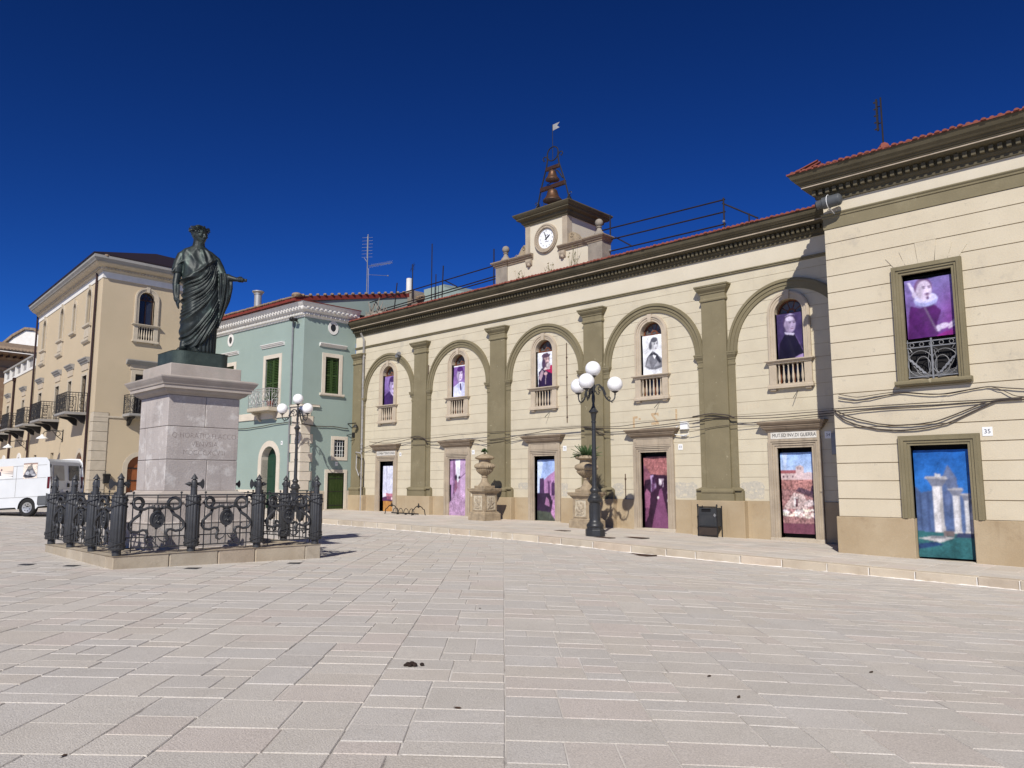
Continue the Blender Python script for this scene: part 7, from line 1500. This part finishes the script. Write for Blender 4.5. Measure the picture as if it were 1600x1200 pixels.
bb_ = B(FV_); n = len(prof); bb_.add([(a, 0, c) for a, c in prof]+[(a, -1.95, c) for a, c in prof], [tuple(range(n)), tuple(range(2*n-1, n-1, -1))]+[(i, (i+1) % n, n+(i+1) % n, n+i) for i in range(n)])
body = ob('body', bb_, M_['van'], VN, smooth=True, bev=.05, segs=2)
for x in wx:
    for y in (-.13, -1.82):
        N = 24; sg = 1 if y > -1 else -1
        def rings(pr_):
            b = B(FV_); k_ = len(pr_); b.add([(x+r*math.cos(2*PI*k/N), y+d*sg, .33+r*math.sin(2*PI*k/N)) for r, d in pr_ for k in range(N)], [(i*N+k, i*N+(k+1) % N, (i+1)*N+(k+1) % N, (i+1)*N+k) for i in range(k_-1) for k in range(N)]); return b
        wh = ob('wheel', rings([(.20, -.10), (.30, -.11), (.335, -.08), (.335, .08), (.30, .11), (.20, .10)]), M_['rubber'], VN, smooth=True)
        ob('rim', rings([(.0, .045), (.06, .05), (.07, .07), (.15, .085), (.19, .095), (.21, .10), (.21, -.1)]), M_['rim'], wh, smooth=True)
        b = B(FV_)
        for k in range(7): q = 2*PI*k/7; b.ball((x+.125*math.cos(q), y+.088*sg, .33+.125*math.sin(q)), .02, 6, 4)
        ob('rim_hole', b, M_['rubber'], wh)
    b = B(FV_); b.box(x-.42, x+.42, -1.9, -.06, .36, .80); ob('wheel_arch', b, M_['dark'], VN)
b = B(FV_); b.box(.35, 4.9, -1.85, -.1, .30, .42); ob('underbody', b, M_['rubber'], VN)
b = B(FV_); b.side([(.03, .40), (.035, .80), (-1.985, .80), (-1.98, .40)], -.10, .06); b.box(.02, .42, .0, .03, .40, .74); ob('bumper', b, M_['bump'], VN, bev=.03)
FRr = Fr(FV_((0, 0, 0)), -od, -bd)                                             # rear face
def lean(z): return -(max(0, z-1.15)*.118)
def rear(b, y0, y1, z0, z1, d): b.add([(y, lean(z)+dd, z) for dd in (d, d+.012) for y, z in ((y0, z0), (y1, z0), (y1, z1), (y0, z1))], [(0, 1, 2, 3), (7, 6, 5, 4), (0, 4, 5, 1), (1, 5, 6, 2), (2, 6, 7, 3), (3, 7, 4, 0)])
for y0, y1, zz_ in ((.10, .965, 0), (.985, 1.85, 1)):
    b = B(FRr); rear(b, y0, y1, .82, 2.02, .0); dr = ob('rear_door', b, M_['van'], VN, bev=.008); b = B(FRr); rear(b, y0+.14, y1-.10, 1.30, 1.88, .006); ob('door_window', b, M_['glass'] if zz_ else M_['zinc'], dr, bev=.006)
    b = B(FRr)
    for z in (1.05, 1.85): b.tube([(y0 if not zz_ else y1, lean(z)+.02, z-.06), (y0 if not zz_ else y1, lean(z)+.02, z+.06)], .02, 5)
    if zz_: b.box(y0+.03, y0+.14, .012, .035, 1.05, 1.2)
    ob('door_hinge', b, M_['black'], dr)
b = B(FRr); b.box(.75, 1.2, .01, .022, .86, .97); ob('number_plate', b, M_['plate'], VN)
for y in (.035, 1.915): b = B(FV_); b.box(-.018, .10, -y-.055, -y+.043, 1.0, 1.45); ob('tail_light', b, M_['redl'], VN, bev=.012)
b = B(FV_)
for z in (.72, 1.42, 1.90): b.box(.15, 4.4, .0, .007, z, z+.012)
for x in (1.35, 2.6, 3.55): b.box(x, x+.010, .0, .006, .75, 1.9)
ob('side_seam', b, M_['greyf'], VN)
def decal_van():
    p = Pic(1.25, .46, 80, 32, (.72, .58, .47)); p.put(1-smooth(p.v, .0, .75), (.80, .79, .77)); p.put((np.abs((p.v-.72)) < .015).astype(float)*(p.u < .35), (.5, .36, .27))
    for k in range(4): v = .12+.15*k; p.put(((np.abs(p.v-v-.02*p.u) < .022) & (p.u > .62+.02*k)).astype(float)*smooth(p.u, .6, .98), (.06, .06, .06))
    p.ell(.36, .70, .075, .17, (.03, .02, .17)).ell(.30, .16, .085, .18, (.03, .02, .17)).ell(.54, .42, .05, .2, (.02, .02, .12)).ell(.53, .42, .02, .13, (.7, .68, .66)).ell(.62, .72, .025, .08, (.04, .02, .05)).ell(.6, .3, .02, .06, (.04, .02, .05)).ell(.36, .45, .07, .16, (.80, .79, .77)); return p
def decal2():
    p = Pic(.56, .58, 44, 44, (.74, .62, .52)); p.put((p.v > .93).astype(float), (.3, .2, .16)); p.poly([(.15, .45), (.35, .8), (.6, .82), (.8, .45), (.98, .2), (.8, .05), (.2, .03), (0, .15)], (.10, .10, .11)).ell(.45, .7, .18, .1, (.2, .19, .17)).ell(.3, .35, .14, .12, (.42, .42, .44)).ell(.6, .4, .13, .14, (.3, .3, .32)).ell(.75, .22, .15, .07, (.45, .45, .47)).ell(.2, .18, .12, .06, (.03, .03, .04)).ell(.55, .12, .2, .06, (.02, .02, .03)).poly([(.42, .78), (.5, .95), (.7, .95), (.6, .8)], (.28, .24, .2)); return p.noise(.5, 1, 77)
FVd = FrT(FV_((0, 0, 0)), -bd, od); FVd.__class__ = type('FrU', (Fr,), {'__call__': lambda s, p: s.o+s.u*p[0]+s.d*p[1]+Vector((0, 0, p[2]+.05*p[0]))})
banner('side_sticker', decal_van(), FVd, -2.12, 1.46, .010, None, cat=None, m='decal', wob=0, parent=VN); banner('side_sticker', decal2(), FVd, -.80, 1.42, .010, None, cat=None, m='decal', wob=0, parent=VN)
text('van_lettering', 'TEC', FVd, -2.56, 1.60, .013, .20, M_['black'], VN, ext=.001, shear=.25, sx=.85); text('van_lettering', '2', FVd, -2.29, 1.665, .013, .22, M_['black'], VN, ext=.001, shear=.2); text('van_lettering', 'D', FVd, -2.07, 1.65, .0135, .22, M_['ink'], VN, ext=.001, shear=.2)
# ---------------------------------------------------------------- cables, plates and small fittings
def wire(F, pts, r, d, lb, grp, sag=.0):
    b = B(F); P = []
    for (x0, z0), (x1, z1) in zip(pts[:-1], pts[1:]):
        for k in range(4): t = k/4; P.append((x0+(x1-x0)*t, d+.01*math.sin(3*x0+k), z0+(z1-z0)*(t*t*(3-2*t) if 0 else t)-sag*4*t*(1-t)))
    P.append((pts[-1][0], d, pts[-1][1])); Q = []
    for i, p in enumerate(P):
        a = P[max(0, i-1)]; c = P[min(len(P)-1, i+1)]; Q.append(((a[0]+2*p[0]+c[0])/4, p[1], (a[2]+2*p[2]+c[2])/4))
    b.tube(Q, r, 5); ob('cable', b, M_['cable'], smooth='all', label=lb, cat='cable', group=grp)
G1 = 'old cables along the town hall facade'
wire(FH, [(-1.9, 3.40), (-.15, 3.74), (2.1, 3.81), (3.17, 3.70), (5.38, 3.79), (7.32, 3.81), (10.19, 3.81), (12.43, 3.81), (14.02, 3.70), (15.17, 3.78), (17.65, 3.88), (18.95, 3.78), (21.3, 3.77), (23.0, 3.82)], .012, .20, 'highest sagging cable running along the whole town hall facade', G1, .03)
wire(FH, [(-1.35, 3.72), (.5, 3.57), (2.1, 3.75), (2.93, 3.73), (3.4, 3.54), (5.06, 3.59), (6.42, 3.5), (7.32, 3.48), (8.28, 3.53), (9.12, 3.59), (10.88, 3.74), (12.43, 3.76), (14.5, 3.60), (16.8, 3.70), (18.2, 3.80), (20.0, 3.66), (23., 3.74)], .014, .19, 'thicker drooping cable looping below the top one along the town hall facade', G1, .02)
wire(FH, [(-2.16, 3.38), (-.53, 3.40), (2.11, 3.44), (3.51, 3.43), (4.3, 3.36), (6.22, 3.60), (7.32, 3.33), (8.24, 3.40), (9.39, 3.58), (11.7, 3.48), (12.89, 3.50), (14.02, 3.38)], .010, .17, 'lowest thin cable along the left half of the town hall facade', G1, .015)
wire(FH, [(17.1, 3.35), (18.2, 3.5), (20.0, 3.58), (21.5, 3.62), (23.0, 3.66)], .010, .19, 'lowest thin cable along the right end of the town hall facade', G1, .015)
wire(FH, [(2.05, 3.80), (2.6, 3.84), (3.1, 3.70), (3.25, 3.55)], .022, .21, 'short dark cable bundle crossing the first pilaster', G1, 0); wire(FH, [(17.3, 3.86), (18.0, 3.94), (18.7, 3.84), (18.9, 3.74)], .022, .21, 'short dark cable bundle crossing the pilaster above the litter bin', G1, 0); wire(FH, [(12.55, 3.76), (13.0, 3.70), (13.3, 3.52), (13.6, 3.42)], .02, .21, 'short cable bundle dropping across the pilaster behind the lamp', G1, 0)
G2_ = 'cables on the corner building'
wire(FB, [(23.13, 3.88), (23.57, 3.78), (23.96, 3.80), (24.72, 3.92), (25.46, 3.80), (25.88, 3.79), (26.29, 3.85), (26.72, 3.90), (27.08, 3.83), (27.6, 3.75), (30, 3.8)], .014, .05, 'wavy upper cable below the portrait window of the corner building', G2_); wire(FB, [(23.14, 4.0), (23.64, 3.86), (24.28, 3.92), (24.72, 3.94), (25.32, 3.83), (25.74, 3.79), (26.72, 3.91), (27.0, 3.79), (27.29, 3.60), (28, 3.55)], .010, .06, 'thin upper cable crossing the wavy one on the corner building', G2_)
wire(FB, [(22.9, 3.60), (23.95, 3.61), (25.3, 3.60), (26.41, 3.58), (27.44, 3.58), (30, 3.56)], .013, .05, 'straight taut cable across the corner building wall', G2_); wire(FB, [(23.11, 3.46), (23.94, 3.51), (25.3, 3.50), (26.41, 3.52), (27.43, 3.54), (30, 3.52)], .014, .055, 'second straight cable just under the taut one on the corner building', G2_)
wire(FB, [(23.02, 3.58), (23.3, 3.42), (23.61, 3.29), (24.14, 3.13), (24.56, 3.07), (25.1, 3.07), (25.56, 3.12), (26.12, 3.32), (26.67, 3.54), (27.43, 3.57)], .017, .06, 'inner of the two deep hanging cable loops above the corner doorway', G2_); wire(FB, [(23.02, 3.55), (23.25, 3.30), (23.6, 3.13), (24.13, 2.99), (24.68, 2.93), (25.26, 2.96), (25.78, 3.05), (26.39, 3.33), (26.88, 3.55), (27.43, 3.54)], .020, .05, 'outer of the two deep hanging cable loops above the corner doorway', G2_)
wire(FR, [(-.05, 4.60), (.35, 4.51), (1.08, 4.48), (1.85, 4.52), (2.8, 4.44)], .022, .06, 'thick cable along the right face of the green house', 'cables on the green house', .02); wire(FG, [(0, 4.62), (.8, 4.70), (2.4, 4.66), (4.3, 4.56), (5.7, 4.56), (7.5, 4.62)], .022, .08, 'sagging cable under the balcony of the green house', 'cables on the green house', .03)
def plate(F, a, c, s, txt, lb, w_=.20, h_=.20):
    t = root('house_number', F((a, 0, c)), lb, 'house number', 'enamel house number plates'); b = B(F); b.box(a-w_/2, a+w_/2, .002, .012, c-h_/2, c+h_/2); ob('plate', b, M_['plate'], t, bev=.003); text('number', txt, F, a, c, .0125, s, M_['ink'], t, ext=.001)
plate(FB, 26.62, 2.82, .15, '35', 'white house number plate 35 right of the corner doorway', .22, .22); plate(FH, 21.86, 3.06, .13, '34', 'house number plate in the shade right of the war invalids doorway', .2, .22); plate(FH, 16.70, 2.86, .12, '33', 'white house number plate right of the corridor banner doorway', .18, .2); plate(FH, 11.45, 2.98, .12, '32', 'white house number plate right of the castle banner doorway', .18, .2); plate(FH, 6.20, 2.98, .12, '31', 'white house number plate right of the alley banner doorway', .18, .2); plate(FH, 1.05, 3.02, .12, '30', 'white house number plate right of the leftmost stone doorway', .16, .18)
plate(FR, 2.12, 2.62, .11, '29', 'white house number plate above the low green door', .16, .2); plate(FG, 1.62, 3.66, .11, '28', 'white house number plate beside the arched green door', .16, .2)
b = B(FH); b.box(22.0, 22.3, 0, .16, 2.45, 3.1); ob('meter_box', b, M_['grey'], label='grey meter box on the wall in the shaded inner corner', cat='meter box', bev=.01)
b = B(FH); b.box(16.78, 17.08, .0, .14, 3.46, 3.74); b.tube([(16.7, .1, 3.6), (16.5, .1, 3.5), (16.55, .1, 3.3), (16.9, .1, 3.25), (17.1, .1, 3.3)], .02, 5); b.box(16.78, 17.0, .02, .09, 3.22, 3.28); ob('junction_box', b, M_['plate'], label='white junction box on the wall right of the corridor banner doorway', cat='junction box', bev=.006)
FL = root('floodlight', FB((23.25, .3, 9.2)), 'grey cylindrical floodlight clamped to the top corner of the corner building', 'floodlight'); b = B(FB); b.tube([(22.98, .40, 9.28), (23.16, .38, 9.30)], [.12, .13], 14); b.tube([(23.14, .38, 9.30), (23.55, .32, 9.34)], .165, 16); b.ball((23.55, .32, 9.34), .165, 12, 8, (.6, 1, 1)); ob('housing', b, M_['hous'], FL, smooth=True)
b = B(FB); b.tube([(22.965, .40, 9.279), (22.978, .40, 9.28)], .10, 14); ob('lens', b, M_['black'], FL); b = B(FB); b.tube([(23.30, .36+.19*math.cos(t), 9.32+.19*math.sin(t)) for t in np.linspace(0, 2*PI, 20, endpoint=False)], .010, 5, True); b.tube([(23.30, .30, 9.15), (23.32, .0, 9.05)], .016, 6); ob('clamp', b, M_['plate'], FL)
b = B(FH); b.tube([(.92, .2, 7.95), (1.12, .24, 7.98)], .09, 10); b.box(.82, 1.0, .05, .26, 7.80, 7.93); b.tube([(.8, .1, 8.2), (.82, .1, 7.95)], .012, 4); ob('floodlight', b, M_['grey'], label='small floodlight sitting on the leftmost blind arch', cat='floodlight')
b = B(FR); b.tube([(2.75, 0, 4.7), (2.9, .5, 4.72)], .03, 5); b.lathe([(.14, -.06), (.12, 0), (.05, .1)], (2.85, .55, 4.55), 10); b.tube([(2.7, 0, 4.1), (3.0, .25, 4.2), (3.05, .3, 3.9), (2.8, .2, 3.8)], .02, 5); b.box(2.95, 3.1, .1, .3, 4.0, 4.25); ob('wall_fitting', b, M_['irong'], label='dark cable bracket where the green house meets the town hall', cat='bracket')
b = B(FH); b.tube([(15.9, .03, 4.5), (15.82, .25, 4.28)], .012, 4); ob('wall_hook', b, M_['irong'], label='small iron hook under the engraved portrait window', cat='hook', group='iron hooks under the windows')
b = B(FH); b.tube([(21.0, .03, 4.5), (20.94, .25, 4.25)], .012, 4); ob('wall_hook', b, M_['irong'], label='small iron hook under the priest portrait window', cat='hook', group='iron hooks under the windows')
b = B(FH); b.tube([(10.7, .03, 4.48), (10.62, .25, 4.25)], .012, 4); ob('wall_hook', b, M_['irong'], label='small iron hook under the crowned figure window', cat='hook', group='iron hooks under the windows')
# tint default for any stone part without its own tone
for o in bpy.data.objects:
    if o.type == 'MESH' and o.data.materials and o.data.materials[0].name in ('kerb_limestone', 'base_step_stone', 'plaza_limestone', 'pavement_limestone') and 'tint' not in o.data.color_attributes: tint(o)
